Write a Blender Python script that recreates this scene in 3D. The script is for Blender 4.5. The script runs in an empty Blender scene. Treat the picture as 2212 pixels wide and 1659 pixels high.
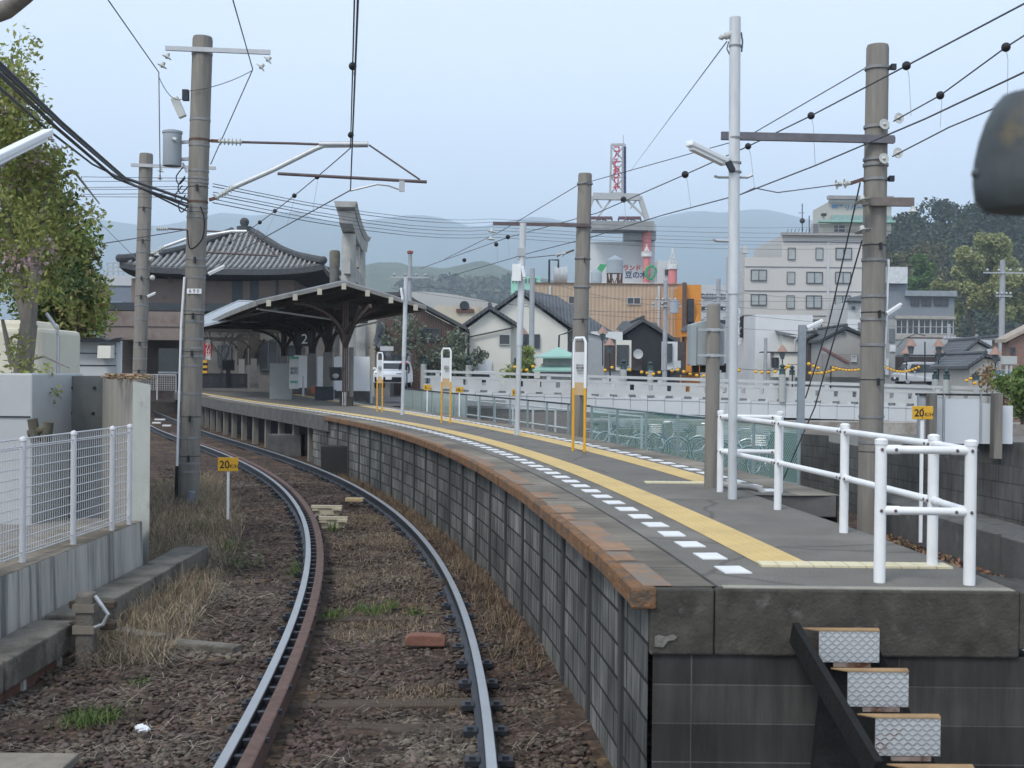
import bpy, math, random
import numpy as np
from mathutils import Vector, Matrix
random.seed(7); RNG = np.random.default_rng(11)
S = bpy.context.scene
# ---------------- camera ----------------
F, YH, ROLL, H = 1200.0, 374.0, math.radians(.6), 2.19
PITCH = math.atan((384-YH)/F)
cam = bpy.data.cameras.new('camera'); co = bpy.data.objects.new('camera', cam)
S.collection.objects.link(co); S.camera = co
cam.sensor_width = 36; cam.lens = F/1024*36; cam.clip_start = .1; cam.clip_end = 30000
co.matrix_world = Matrix.Translation((0,0,H)) @ Matrix.Rotation(math.pi/2-PITCH,4,'X') @ Matrix.Rotation(ROLL,4,'Z')
cam.dof.use_dof = True; cam.dof.focus_distance = 24; cam.dof.aperture_fstop = 7
# ---------------- light ----------------
SUN_EL, SUN_AZ = math.radians(52), math.radians(215)     # azimuth clockwise from +Y (south-west of the track, behind-left of the viewer)
w = bpy.data.worlds.new('World'); S.world = w; w.use_nodes = True
nt = w.node_tree; bg = nt.nodes['Background']
sky = nt.nodes.new('ShaderNodeTexSky'); sky.sky_type = 'NISHITA'; sky.sun_disc = False
sky.sun_elevation = SUN_EL; sky.sun_rotation = SUN_AZ; sky.air_density = 1.3; sky.dust_density = 3.0; sky.altitude = 60
cl = nt.nodes.new('ShaderNodeMix'); cl.data_type = 'RGBA'; cl.inputs[0].default_value = .85
tc = nt.nodes.new('ShaderNodeTexCoord'); ns = nt.nodes.new('ShaderNodeTexNoise'); ns.inputs['Scale'].default_value = 2.2; ns.inputs['Detail'].default_value = 4
mp = nt.nodes.new('ShaderNodeMapping'); mp.inputs['Scale'].default_value = (1,1,3)
rp = nt.nodes.new('ShaderNodeValToRGB'); rp.color_ramp.elements[0].position=.3; rp.color_ramp.elements[1].position=.75
rp.color_ramp.elements[0].color = (7.8,8.8,10.3,1); rp.color_ramp.elements[1].color = (8.5,9.3,10.5,1)
nt.links.new(tc.outputs['Generated'], mp.inputs[0]); nt.links.new(mp.outputs[0], ns.inputs[0]); nt.links.new(ns.outputs[0], rp.inputs[0])
sxz = nt.nodes.new('ShaderNodeSeparateXYZ'); mrz = nt.nodes.new('ShaderNodeMapRange'); mrz.inputs[1].default_value=.25; mrz.inputs[2].default_value=.8; mrz.inputs[3].default_value=.88; mrz.inputs[4].default_value=.5
nt.links.new(tc.outputs['Generated'], sxz.inputs[0]); nt.links.new(sxz.outputs[2], mrz.inputs[0]); nt.links.new(mrz.outputs[0], cl.inputs[0])   # veil of cloud, thinner overhead
nt.links.new(sky.outputs[0], cl.inputs[6]); nt.links.new(rp.outputs[0], cl.inputs[7]); nt.links.new(cl.outputs[2], bg.inputs[0])
bg.inputs[1].default_value = .10
sl = bpy.data.lights.new('sun','SUN'); so = bpy.data.objects.new('sun', sl); S.collection.objects.link(so)
sl.energy = 1.5; sl.angle = math.radians(18); sl.color = (1,.96,.9)
sd = Vector((math.sin(SUN_AZ)*math.cos(SUN_EL), math.cos(SUN_AZ)*math.cos(SUN_EL), math.sin(SUN_EL)))
so.rotation_euler = sd.to_track_quat('Z','Y').to_euler(); so.location = (0,0,40)
vs = S.view_settings; vs.view_transform = 'Standard'; vs.look = 'None'; vs.exposure = .52; vs.gamma = 1
S.cycles.max_bounces = 6; S.cycles.volume_bounces = 5; S.cycles.transparent_max_bounces = 12
S.cycles.use_denoising = True
# ---------------- picture <-> place ----------------
K = 1024/2212
def ray(dx, dy):                       # (dx,dy) measured on a 2212 px wide view of the photograph
    x, y = dx*K-512, dy*K-384
    c, s = math.cos(ROLL), math.sin(ROLL); xu, yu = c*x+s*y, -s*x+c*y
    return Vector((xu, F*math.cos(PITCH)-yu*math.sin(PITCH), -F*math.sin(PITCH)-yu*math.cos(PITCH)))
def U(dx, dy, Y):
    r = ray(dx,dy); return r*(Y/r.y)+Vector((0,0,H))
def G(dx, dy, z=0):
    r = ray(dx,dy); return r*((z-H)/r.z)+Vector((0,0,H))
def px(Y): return Y/F/K*K*1.0*1.0*K if False else Y/F*K     # metres per view px at distance Y
# ---------------- mesh kit ----------------
class MB:
    def __init__(s): s.v=[]; s.f=[]; s.uv={}
    def add(s, vs_, fs, uvs=None):
        o=len(s.v); s.v += [tuple(p) for p in vs_]
        for i,f in enumerate(fs):
            s.f.append(tuple(o+k for k in f))
            if uvs is not None: s.uv[len(s.f)-1]=[uvs[k] for k in f]
        return s
    def box(s,x0,x1,y0,y1,z0,z1):
        return s.add([(x0,y0,z0),(x1,y0,z0),(x1,y1,z0),(x0,y1,z0),(x0,y0,z1),(x1,y0,z1),(x1,y1,z1),(x0,y1,z1)],
              [(3,2,1,0),(4,5,6,7),(0,1,5,4),(1,2,6,5),(2,3,7,6),(3,0,4,7)])
    def obox(s,c,sx,sy,sz,rz=0,m=None):
        m = Matrix.Translation(c) @ (m if m is not None else Matrix.Rotation(rz,4,'Z'))
        vs_=[m@Vector((a*sx/2,b*sy/2,d*sz/2)) for d in(-1,1) for a,b in((-1,-1),(1,-1),(1,1),(-1,1))]
        return s.add(vs_,[(3,2,1,0),(4,5,6,7),(0,1,5,4),(1,2,6,5),(2,3,7,6),(3,0,4,7)])
    def bar(s,p0,p1,w,h=None,up=Vector((0,0,1))):
        p0,p1=Vector(p0),Vector(p1); d=(p1-p0); L=d.length
        if L<1e-6: return s
        d/=L
        if abs(d.dot(up))>.99: up=Vector((0,1,0))
        a=d.cross(up).normalized(); b=a.cross(d); h=h or w
        return s.add([p+a*(i*w/2)+b*(j*h/2) for p in(p0,p1) for i,j in((-1,-1),(1,-1),(1,1),(-1,1))],
              [(0,1,2,3),(7,6,5,4),(0,4,5,1),(1,5,6,2),(2,6,7,3),(3,7,4,0)])
    def tube(s,pts,r,n=8,caps=True):
        pts=[Vector(p) for p in pts]; N=len(pts); rs=r if isinstance(r,(list,tuple)) else [r]*N
        o=len(s.v); ref=None
        for i,p in enumerate(pts):
            d=(pts[min(i+1,N-1)]-pts[max(i-1,0)]).normalized()
            if ref is None or abs(d.dot(ref))>.98: ref=Vector((0,0,1)) if abs(d.z)<.9 else Vector((0,1,0))
            a=d.cross(ref).normalized(); b=d.cross(a)
            ref = ref
            for k in range(n):
                t=2*math.pi*k/n; s.v.append(tuple(p+a*math.cos(t)*rs[i]+b*math.sin(t)*rs[i]))
        for i in range(N-1):
            for k in range(n):
                a=o+i*n+k; b=o+i*n+(k+1)%n; s.f.append((a,b,b+n,a+n))
        if caps: s.f.append(tuple(o+k for k in range(n-1,-1,-1))); s.f.append(tuple(o+(N-1)*n+k for k in range(n)))
        return s
    def cyl(s,p0,p1,r0,r1=None,n=14): return s.tube([p0,p1],[r0,r1 if r1 is not None else r0],n)
    def lathe(s,c,prof,n=14,m=None):
        m=Matrix.Translation(c)@(m if m is not None else Matrix.Identity(4)); o=len(s.v); N=len(prof)
        for r,z in prof:
            for k in range(n):
                t=2*math.pi*k/n; s.v.append(tuple(m@Vector((r*math.cos(t),r*math.sin(t),z))))
        for i in range(N-1):
            for k in range(n):
                a=o+i*n+k; b=o+i*n+(k+1)%n; s.f.append((a,b,b+n,a+n))
        s.f.append(tuple(o+k for k in range(n-1,-1,-1))); s.f.append(tuple(o+(N-1)*n+k for k in range(n)))
        return s
    def sph(s,c,r,n=10,sq=1):
        return s.lathe(c,[(max(r*math.sin(math.pi*i/n),.001),-r*sq*math.cos(math.pi*i/n)) for i in range(n+1)],n+2)
    def prism(s,poly,y0,y1):            # poly of (x,z), counter-clockwise seen from -Y
        n=len(poly); o=len(s.v)
        s.v += [(x,y0,z) for x,z in poly]+[(x,y1,z) for x,z in poly]
        s.f.append(tuple(o+i for i in range(n))); s.f.append(tuple(o+n+i for i in range(n-1,-1,-1)))
        for i in range(n): j=(i+1)%n; s.f.append((o+j,o+i,o+n+i,o+n+j))
        return s
    def sweep(s,prof,path,closed=True,caps=True,uvw=False):   # prof (lateral,z); path of (Vector point, Vector lateral)
        o=len(s.v); n=len(prof); L=0; last=None; Ls=[]
        for p,a in path:
            if last is not None: L+=(p-last).length
            Ls.append(L); last=p
            for q in prof: s.v.append(tuple(p+a*q[0]+Vector((0,0,q[1]))))
        acc=[0]
        for i in range(n): j=(i+1)%n; acc.append(acc[-1]+math.hypot(prof[j][0]-prof[i][0],prof[j][1]-prof[i][1]))
        for i in range(len(path)-1):
            for k in range(n if closed else n-1):
                j=(k+1)%n; s.f.append((o+i*n+k,o+i*n+j,o+(i+1)*n+j,o+(i+1)*n+k))
                if uvw: s.uv[len(s.f)-1]=[(Ls[i],acc[k]),(Ls[i],acc[k+1]),(Ls[i+1],acc[k+1]),(Ls[i+1],acc[k])]
        if caps and closed:
            s.f.append(tuple(o+k for k in range(n-1,-1,-1))); e=o+(len(path)-1)*n; s.f.append(tuple(e+k for k in range(n)))
        return s
    def build(s,name,mat,parent=None,smooth=False,org=None,bevel=0):
        if org is None: org = ORG.get(parent.name,Vector((0,0,0))) if parent else Vector((0,0,0))
        me=bpy.data.meshes.new(name); me.from_pydata([(x-org[0],y-org[1],z-org[2]) for x,y,z in s.v],[],s.f)
        if s.uv:
            ul=me.uv_layers.new(name='UVMap')
            for fi,us in s.uv.items():
                st=me.polygons[fi].loop_start
                for i,q in enumerate(us): ul.data[st+i].uv=q
        me.materials.append(mat); me.update()
        ob=bpy.data.objects.new(name,me); S.collection.objects.link(ob)
        if smooth:
            me.shade_smooth() if hasattr(me,'shade_smooth') else None
            md=ob.modifiers.new('smooth','EDGE_SPLIT'); md.split_angle=math.radians(38)
        if bevel: bv=ob.modifiers.new('bevel','BEVEL'); bv.width=bevel; bv.segments=2; bv.limit_method='ANGLE'
        if parent: ob.parent=parent; ORG[ob.name]=Vector(org)
        return ob
ORG={}
def T(name,label,cat,loc,group=None):
    o=bpy.data.objects.new(name,None); S.collection.objects.link(o); o.location=loc; o.empty_display_size=.3
    ORG[o.name]=Vector(loc); o['label']=label; o['category']=cat
    if group: o['group']=group
    return o
def one(name,mb,mat,label,cat,group=None,smooth=False,kind=None,bevel=0):
    a=np.array(mb.v); org=Vector(((a[:,0].min()+a[:,0].max())/2,(a[:,1].min()+a[:,1].max())/2,a[:,2].min()))
    ob=mb.build(name,mat,None,smooth,org,bevel); ob.location=org; ORG[ob.name]=org
    if kind: ob['kind']=kind
    if label: ob['label']=label
    if cat: ob['category']=cat
    if group: ob['group']=group
    return ob
def smo(pts,n=6):                       # smooth curve through points
    P=[Vector(p) for p in pts]; P=[P[0]*2-P[1]]+P+[P[-1]*2-P[-2]]; out=[]
    for i in range(1,len(P)-2):
        a,b,c,d=P[i-1:i+3]
        for k in range(n): t=k/n; out.append(.5*((2*b)+(c-a)*t+(2*a-5*b+4*c-d)*t*t+(3*b-a-3*c+d)*t**3))
    return out+[P[-2]]
def dup(o,loc=None,rz=None,label=None,group=None,parent=None,scale=None):
    c=o.copy(); S.collection.objects.link(c)
    if parent: c.parent=parent
    if loc is not None: c.location=loc
    if rz is not None: c.rotation_euler=(0,0,rz)
    if scale is not None: c.scale=(scale,)*3
    if label: c['label']=label
    if group: c['group']=group
    for ch in list(o.children): dup(ch,parent=c)
    return c
def arr(name,V,FC,mat,label=None,cat=None,kind=None,parent=None,group=None,smooth=False):   # fast mesh from numpy
    V=np.asarray(V,dtype=np.float32); FC=np.asarray(FC,dtype=np.int32); me=bpy.data.meshes.new(name); k=FC.shape[1]
    org=np.zeros(3) if parent is None else np.array(ORG[parent.name])
    me.vertices.add(len(V)); me.vertices.foreach_set('co',(V-org).astype(np.float32).ravel())
    me.loops.add(FC.size); me.loops.foreach_set('vertex_index',FC.ravel()); me.polygons.add(len(FC))
    me.polygons.foreach_set('loop_start',np.arange(0,FC.size,k,dtype=np.int32))
    me.materials.append(mat); me.update(calc_edges=True); me.validate()
    if smooth: me.shade_smooth()
    ob=bpy.data.objects.new(name,me); S.collection.objects.link(ob)
    if parent: ob.parent=parent
    if label: ob['label']=label
    if cat: ob['category']=cat
    if kind: ob['kind']=kind
    if group: ob['group']=group
    return ob
# ---------------- materials ----------------
MATS={}
def mat(name,col,rough=.85,metal=0,var=.18,scale=3.,bump=0.,bscale=40.,st=(1,1,1),col2=None,thr=.6,scale2=2.,st2=(1,1,1),island=0,spec=.3,trans=0):
    m=bpy.data.materials.new(name); m.use_nodes=True; t=m.node_tree; b=t.nodes['Principled BSDF']; L=t.links.new; N=t.nodes.new
    b.inputs['Roughness'].default_value=rough; b.inputs['Metallic'].default_value=metal; b.inputs['Specular IOR Level'].default_value=spec
    tc=N('ShaderNodeTexCoord'); mp=N('ShaderNodeMapping'); mp.inputs['Scale'].default_value=st; L(tc.outputs['Object'],mp.inputs[0])
    nz=N('ShaderNodeTexNoise'); nz.inputs['Scale'].default_value=scale; nz.inputs['Detail'].default_value=7; nz.inputs['Roughness'].default_value=.62; L(mp.outputs[0],nz.inputs[0])
    r=N('ShaderNodeValToRGB'); r.color_ramp.elements[0].position=.28; r.color_ramp.elements[1].position=.72
    r.color_ramp.elements[0].color=(*[c*(1-var) for c in col],1); r.color_ramp.elements[1].color=(*[min(1,c*(1+var)) for c in col],1)
    L(nz.outputs[0],r.inputs[0]); out=r.outputs[0]
    if col2:
        m2=N('ShaderNodeMapping'); m2.inputs['Scale'].default_value=st2; L(tc.outputs['Object'],m2.inputs[0])
        n2=N('ShaderNodeTexNoise'); n2.inputs['Scale'].default_value=scale2; n2.inputs['Detail'].default_value=8; n2.inputs['Roughness'].default_value=.65; L(m2.outputs[0],n2.inputs[0])
        r2=N('ShaderNodeValToRGB'); r2.color_ramp.elements[0].position=thr-.06; r2.color_ramp.elements[1].position=thr+.06; L(n2.outputs[0],r2.inputs[0])
        mx=N('ShaderNodeMix'); mx.data_type='RGBA'; L(r2.outputs[0],mx.inputs[0]); L(out,mx.inputs[6]); mx.inputs[7].default_value=(*col2,1); out=mx.outputs[2]
    if island:
        g=N('ShaderNodeNewGeometry'); hs=N('ShaderNodeHueSaturation'); mr=N('ShaderNodeMapRange'); mr.inputs[3].default_value=1-island; mr.inputs[4].default_value=1+island
        L(g.outputs['Random Per Island'],mr.inputs[0]); L(mr.outputs[0],hs.inputs['Value']); L(out,hs.inputs['Color']); out=hs.outputs[0]
        mh=N('ShaderNodeMapRange'); mh.inputs[3].default_value=.5-island*.06; mh.inputs[4].default_value=.5+island*.05; ml=N('ShaderNodeMath'); ml.operation='MULTIPLY'; ml.inputs[1].default_value=7.31
        fr=N('ShaderNodeMath'); fr.operation='FRACT'; L(g.outputs['Random Per Island'],ml.inputs[0]); L(ml.outputs[0],fr.inputs[0]); L(fr.outputs[0],mh.inputs[0]); L(mh.outputs[0],hs.inputs['Hue'])
    L(out,b.inputs['Base Color'])
    if trans:
        tr=N('ShaderNodeBsdfTranslucent'); L(out,tr.inputs[0]); ms=N('ShaderNodeMixShader'); ms.inputs[0].default_value=trans
        L(b.outputs[0],ms.inputs[1]); L(tr.outputs[0],ms.inputs[2]); L(ms.outputs[0],t.nodes['Material Output'].inputs[0])
    if bump:
        nb=N('ShaderNodeTexNoise'); nb.inputs['Scale'].default_value=bscale; nb.inputs['Detail'].default_value=5; L(mp.outputs[0],nb.inputs[0])
        bp=N('ShaderNodeBump'); bp.inputs['Strength'].default_value=bump; bp.inputs['Distance'].default_value=.02; L(nb.outputs[0],bp.inputs['Height']); L(bp.outputs[0],b.inputs['Normal'])
    MATS[name]=m; return m
def brick(name,c1,c2,mortar,bw,bh,ms,uv=True,streak=.5,sc=(0,0,0),bias=0,offset=.5):
    m=bpy.data.materials.new(name); m.use_nodes=True; t=m.node_tree; b=t.nodes['Principled BSDF']; L=t.links.new; N=t.nodes.new
    b.inputs['Roughness'].default_value=.9; b.inputs['Specular IOR Level'].default_value=.2
    tc=N('ShaderNodeTexCoord'); src=tc.outputs['UV' if uv else 'Object']
    bt=N('ShaderNodeTexBrick'); bt.inputs['Scale'].default_value=1; bt.inputs['Brick Width'].default_value=bw; bt.inputs['Row Height'].default_value=bh; bt.inputs['Mortar Size'].default_value=ms
    bt.inputs['Mortar Smooth'].default_value=.2; bt.offset=offset; bt.inputs['Color1'].default_value=(*c1,1); bt.inputs['Color2'].default_value=(*c2,1); bt.inputs['Mortar'].default_value=(*mortar,1); bt.inputs['Bias'].default_value=bias
    L(src,bt.inputs[0])
    mp=N('ShaderNodeMapping'); mp.inputs['Scale'].default_value=(5,.45,1) if uv else (5,5,.45); L(src,mp.inputs[0])
    nz=N('ShaderNodeTexNoise'); nz.inputs['Scale'].default_value=2.6; nz.inputs['Detail'].default_value=8; nz.inputs['Roughness'].default_value=.7; L(mp.outputs[0],nz.inputs[0])
    r=N('ShaderNodeValToRGB'); r.color_ramp.elements[0].position=.36; r.color_ramp.elements[1].position=.62; r.color_ramp.elements[0].color=(1-streak,1-streak,1-streak,1); r.color_ramp.elements[1].color=(1.1,1.1,1.1,1)
    L(nz.outputs[0],r.inputs[0]); mx=N('ShaderNodeMix'); mx.data_type='RGBA'; mx.blend_type='MULTIPLY'; mx.inputs[0].default_value=1; L(bt.outputs[0],mx.inputs[6]); L(r.outputs[0],mx.inputs[7])
    n3=N('ShaderNodeTexNoise'); n3.inputs['Scale'].default_value=.9; n3.inputs['Detail'].default_value=6; L(src,n3.inputs[0])
    r3=N('ShaderNodeValToRGB'); r3.color_ramp.elements[0].position=.35; r3.color_ramp.elements[1].position=.65; r3.color_ramp.elements[0].color=(.5,.5,.51,1); r3.color_ramp.elements[1].color=(1.1,1.1,1.08,1); L(n3.outputs[0],r3.inputs[0])
    m2=N('ShaderNodeMix'); m2.data_type='RGBA'; m2.blend_type='MULTIPLY'; m2.inputs[0].default_value=1; L(mx.outputs[2],m2.inputs[6]); L(r3.outputs[0],m2.inputs[7]); L(m2.outputs[2],b.inputs['Base Color'])
    bp=N('ShaderNodeBump'); bp.invert=True; bp.inputs['Strength'].default_value=.8; bp.inputs['Distance'].default_value=.012; L(bt.outputs['Fac'],bp.inputs['Height']); L(bp.outputs[0],b.inputs['Normal'])
    MATS[name]=m; return m
def ribbed(name,col,period,axis='X',depth=.02,var=.1,rough=.6,dark=.75):
    m=mat(name,col,rough,var=var,scale=.8); t=m.node_tree; b=t.nodes['Principled BSDF']; L=t.links.new; N=t.nodes.new
    tc=N('ShaderNodeTexCoord'); wv=N('ShaderNodeTexWave'); wv.bands_direction=axis; wv.inputs['Scale'].default_value=math.pi/10/period*1.0; L(tc.outputs['Object'],wv.inputs[0])
    bp=N('ShaderNodeBump'); bp.inputs['Distance'].default_value=depth; bp.inputs['Strength'].default_value=1; L(wv.outputs['Fac'],bp.inputs['Height']); L(bp.outputs[0],b.inputs['Normal'])
    lk=b.inputs['Base Color'].links[0].from_socket; r=N('ShaderNodeValToRGB'); r.color_ramp.elements[0].position=.0; r.color_ramp.elements[1].position=.35; r.color_ramp.elements[0].color=(dark,dark,dark,1); r.color_ramp.elements[1].color=(1,1,1,1)
    L(wv.outputs['Fac'],r.inputs[0]); mx=N('ShaderNodeMix'); mx.data_type='RGBA'; mx.blend_type='MULTIPLY'; mx.inputs[0].default_value=1; L(lk,mx.inputs[6]); L(r.outputs[0],mx.inputs[7]); L(mx.outputs[2],b.inputs['Base Color'])
    return m
def glassm(name,col=(.05,.07,.09),rough=.12): return mat(name,col,rough,var=.3,scale=.7,spec=.6)
def netm(name,col,period,wire,fill=0.):
    m=bpy.data.materials.new(name); m.use_nodes=True; t=m.node_tree; b=t.nodes['Principled BSDF']; L=t.links.new; N=t.nodes.new
    b.inputs['Base Color'].default_value=(*col,1); b.inputs['Roughness'].default_value=.5
    tc=N('ShaderNodeTexCoord'); sx=N('ShaderNodeSeparateXYZ'); L(tc.outputs['UV'],sx.inputs[0]); fac=None
    def mth(op,a,bv):
        n=N('ShaderNodeMath'); n.operation=op
        for i,q in enumerate((a,bv)):
            if q is None: continue
            if isinstance(q,(int,float)): n.inputs[i].default_value=q
            else: L(q,n.inputs[i])
        return n.outputs[0]
    for op in ('ADD','SUBTRACT'):
        q=mth('FRACT',mth('DIVIDE',mth(op,sx.outputs[0],sx.outputs[1]),period),None); q=mth('LESS_THAN',q,wire); fac=q if fac is None else mth('MAXIMUM',fac,q)
    fac=mth('MAXIMUM',fac,fill); L(fac,b.inputs['Alpha']); MATS[name]=m; return m

conc=mat('concrete_pole',(.205,.195,.175),.9,var=.22,scale=3,st=(3,3,.35),col2=(.135,.13,.118),thr=.6,scale2=1.2,st2=(3,3,.25),bump=.15)
conc_l=mat('light_concrete',(.36,.36,.34),.9,var=.2,scale=2.5,st=(2,2,.4),col2=(.22,.215,.2),thr=.58,scale2=1.3,st2=(2.5,2.5,.2),bump=.2)
conc_d=mat('dark_concrete',(.10,.10,.098),.92,var=.3,scale=3,col2=(.2,.195,.185),thr=.68,scale2=2.2,st2=(1,1,.6),bump=.3)
wallc=mat('stained_wall_concrete',(.40,.39,.355),.9,var=.3,scale=2,st=(3,3,.22),col2=(.15,.15,.145),thr=.56,scale2=1.6,st2=(3,3,.16),bump=.15)
bandm_=mat('pole_band_steel',(.25,.255,.26),.6,.5,var=.2,scale=6)
steel=mat('galvanised_steel',(.42,.44,.46),.5,.6,var=.12,scale=6)
wpaint=mat('white_paint',(.74,.77,.79),.35,var=.05,scale=5)
wrust=mat('white_paint_rusty',(.6,.62,.63),.55,var=.12,scale=4,col2=(.16,.07,.04),thr=.66,scale2=9)
polep=mat('aluminium_paint',(.55,.58,.6),.45,.2,var=.14,scale=4,st=(3,3,.6),col2=(.25,.17,.13),thr=.72,scale2=5,st2=(2,2,.6))
rust=mat('rusty_steel',(.13,.07,.052),.75,.3,var=.35,scale=9)
mauve=mat('mauve_steel',(.13,.105,.11),.7,.2,var=.25,scale=7)
garm=mat('grey_arm_steel',(.15,.15,.17),.65,.3,var=.2,scale=6)
railw=mat('railing_white',(.72,.74,.75),.42,var=.09,scale=4,col2=(.36,.30,.25),thr=.76,scale2=13)
rustb=mat('brown_rust',(.115,.073,.062),.8,var=.3,scale=14,st=(1,1,1),bump=.1)
dsteel=mat('dark_steel',(.045,.05,.06),.5,.6,var=.3,scale=8)
shiny=mat('polished_rail_head',(.56,.55,.54),.38,1.0,var=.08,scale=3)
black=mat('black_rubber',(.012,.012,.014),.6,var=.2)
wirem=mat('weathered_wire',(.10,.105,.12),.6,.3,var=.1)
porc=mat('porcelain',(.5,.52,.5),.25,var=.06,spec=.5)
yel=mat('yellow_paint',(.62,.36,.035),.5,var=.08,scale=6)
orangeY=mat('post_yellow',(.68,.36,.03),.45,var=.1,scale=7)
blk=mat('black_letters',(.02,.02,.022),.6,var=.05)
whl=mat('white_letters',(.8,.82,.84),.6,var=.03)
redl=mat('red_letters',(.45,.045,.05),.6,var=.1)
navy=mat('navy_letters',(.03,.05,.12),.6,var=.1)
# ---------------- alignments (plan curves x(y)) ----------------
PL=[3.4694200671435414e-06,-0.0002529718192716578,-0.0012888838053420357,-0.010106677625728158,-1.40893522840504]
PR_=[2.6973450520294653e-06,-0.00016019917114499819,-0.004921264263865305,0.04159994756139132,-0.1067980325314866]
PE=[-4.9487732989961664e-05,-0.003994759753148213,-0.028302773933685656,1.0060602794649367]
def tang(f,y,y0=46.):
    if y<=y0: return f(y)
    return f(y0)+(f(y0)-f(y0-1))*(y-y0)
XR=lambda y: tang(lambda q: float(np.polyval(PR_,q)),y)
XL=lambda y: tang(lambda q: float(np.polyval(PL,q)),y)
def XE(y):
    a=float(np.polyval(PE,min(y,34)))
    if y<27: return a
    s=(XR(y+.5)-XR(y-.5)); b=XR(y)+.6*math.sqrt(1+s*s); t=min(1,max(0,(y-27)/5)); t=t*t*(3-2*t)
    return a*(1-t)+b*t
RP=np.array([(2.98,10.9),(2.8,13.08),(2.49,15.49),(1.85,18.64),(1.22,20.6),(.45,23.42),(-.45,27.05),(-1.45,30.98),(-3.0,36.17),(-4.26,39.81)])
RQ=np.polyfit(RP[:,1],RP[:,0],3)
XP=lambda y: tang(lambda q: float(np.polyval(RQ,q)),y,38.)
def off(f,y,d,z=0):
    s=(f(y+.3)-f(y-.3))/.6; n=1/math.sqrt(1+s*s); return Vector((f(y)+n*d,y-s*n*d,z))
def path(f,y0,y1,d=0,z=0,st=.5):
    n=max(2,int((y1-y0)/st)+1); out=[]
    for i in range(n):
        y=y0+(y1-y0)*i/(n-1); s=(f(y+.3)-f(y-.3))/.6; k=1/math.sqrt(1+s*s); a=Vector((k,-s*k,0))
        out.append((Vector((f(y),y,z))+a*d,a))
    return out
def strip(mb,f,y0,y1,d0,d1,z,st=.5):
    p=path(f,y0,y1,0,z,st); o=len(mb.v); L=0
    for i,(c,a) in enumerate(p):
        mb.v += [tuple(c+a*d0),tuple(c+a*d1)]
        if i:
            L0=L; L+=(c-p[i-1][0]).length; b=o+2*i-2; mb.f.append((b,b+1,b+3,b+2)); mb.uv[len(mb.f)-1]=[(L0,d0),(L0,d1),(L,d1),(L,d0)]
    return mb
# ---------------- ground ----------------
def setting(ob,nm=None): ob['kind']='structure'; return ob
gm=mat('town_ground',(.14,.135,.12),.95,var=.3,scale=.05,col2=(.09,.1,.06),thr=.55,scale2=.03)
g=MB().add([(-9000,-200,-.62),(9000,-200,-.62),(9000,12000,-.62),(-9000,12000,-.62)],[(0,1,2,3)])
setting(g.build('ground',gm))
# river bed/road beyond
rd=mat('road_asphalt',(.11,.11,.11),.92,var=.15,scale=1.5)
# ballast bed
bm_=mat('ballast_bed',(.052,.041,.035),.97,var=.5,scale=9,col2=(.10,.078,.05),thr=.57,scale2=1.1,bump=1.0,bscale=22)
t=bm_.node_tree; N=t.nodes.new; L=t.links.new; b=t.nodes['Principled BSDF']
vo=N('ShaderNodeTexVoronoi'); vo.inputs['Scale'].default_value=17; tcn=N('ShaderNodeTexCoord'); L(tcn.outputs['Object'],vo.inputs[0])
hs=N('ShaderNodeValToRGB'); hs.color_ramp.elements[0].color=(.45,.42,.42,1); hs.color_ramp.elements[1].color=(2.1,1.75,1.5,1); e=hs.color_ramp.elements.new(.55); e.color=(1.0,.85,.75,1)
L(vo.outputs['Color'],hs.inputs[0]); mx=N('ShaderNodeMix'); mx.data_type='RGBA'; mx.blend_type='MULTIPLY'; mx.inputs[0].default_value=1
lk=b.inputs['Base Color'].links[0].from_socket; L(lk,mx.inputs[6]); L(hs.outputs[0],mx.inputs[7]); L(mx.outputs[2],b.inputs['Base Color'])
def zground(x,y):
    xl=XL(y); d=x-xl
    z=-.17
    if d<-1.2: z+= .12*min(1,(-1.2-d)/1.5)*(1 if y>9 else .3)
    return z+.025*math.sin(x*2.1+y*.7)+.02*math.sin(y*1.9-x*1.3)
ys=[3+.22*i for i in range(130)]+[31.7+.8*i for i in range(70)]; xs=[-26+1.2*i for i in range(16)]+[-7.4+.2*i for i in range(46)]+[1.7+.7*i for i in range(11)]
V=[(x,y,zground(x,y)+random.gauss(0,.012)) for y in ys for x in xs]; nx=len(xs)
Fc=[(j*nx+i,j*nx+i+1,(j+1)*nx+i+1,(j+1)*nx+i) for j in range(len(ys)-1) for i in range(nx-1)]
setting(arr('track_bed',V,Fc,bm_,smooth=True))
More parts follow.
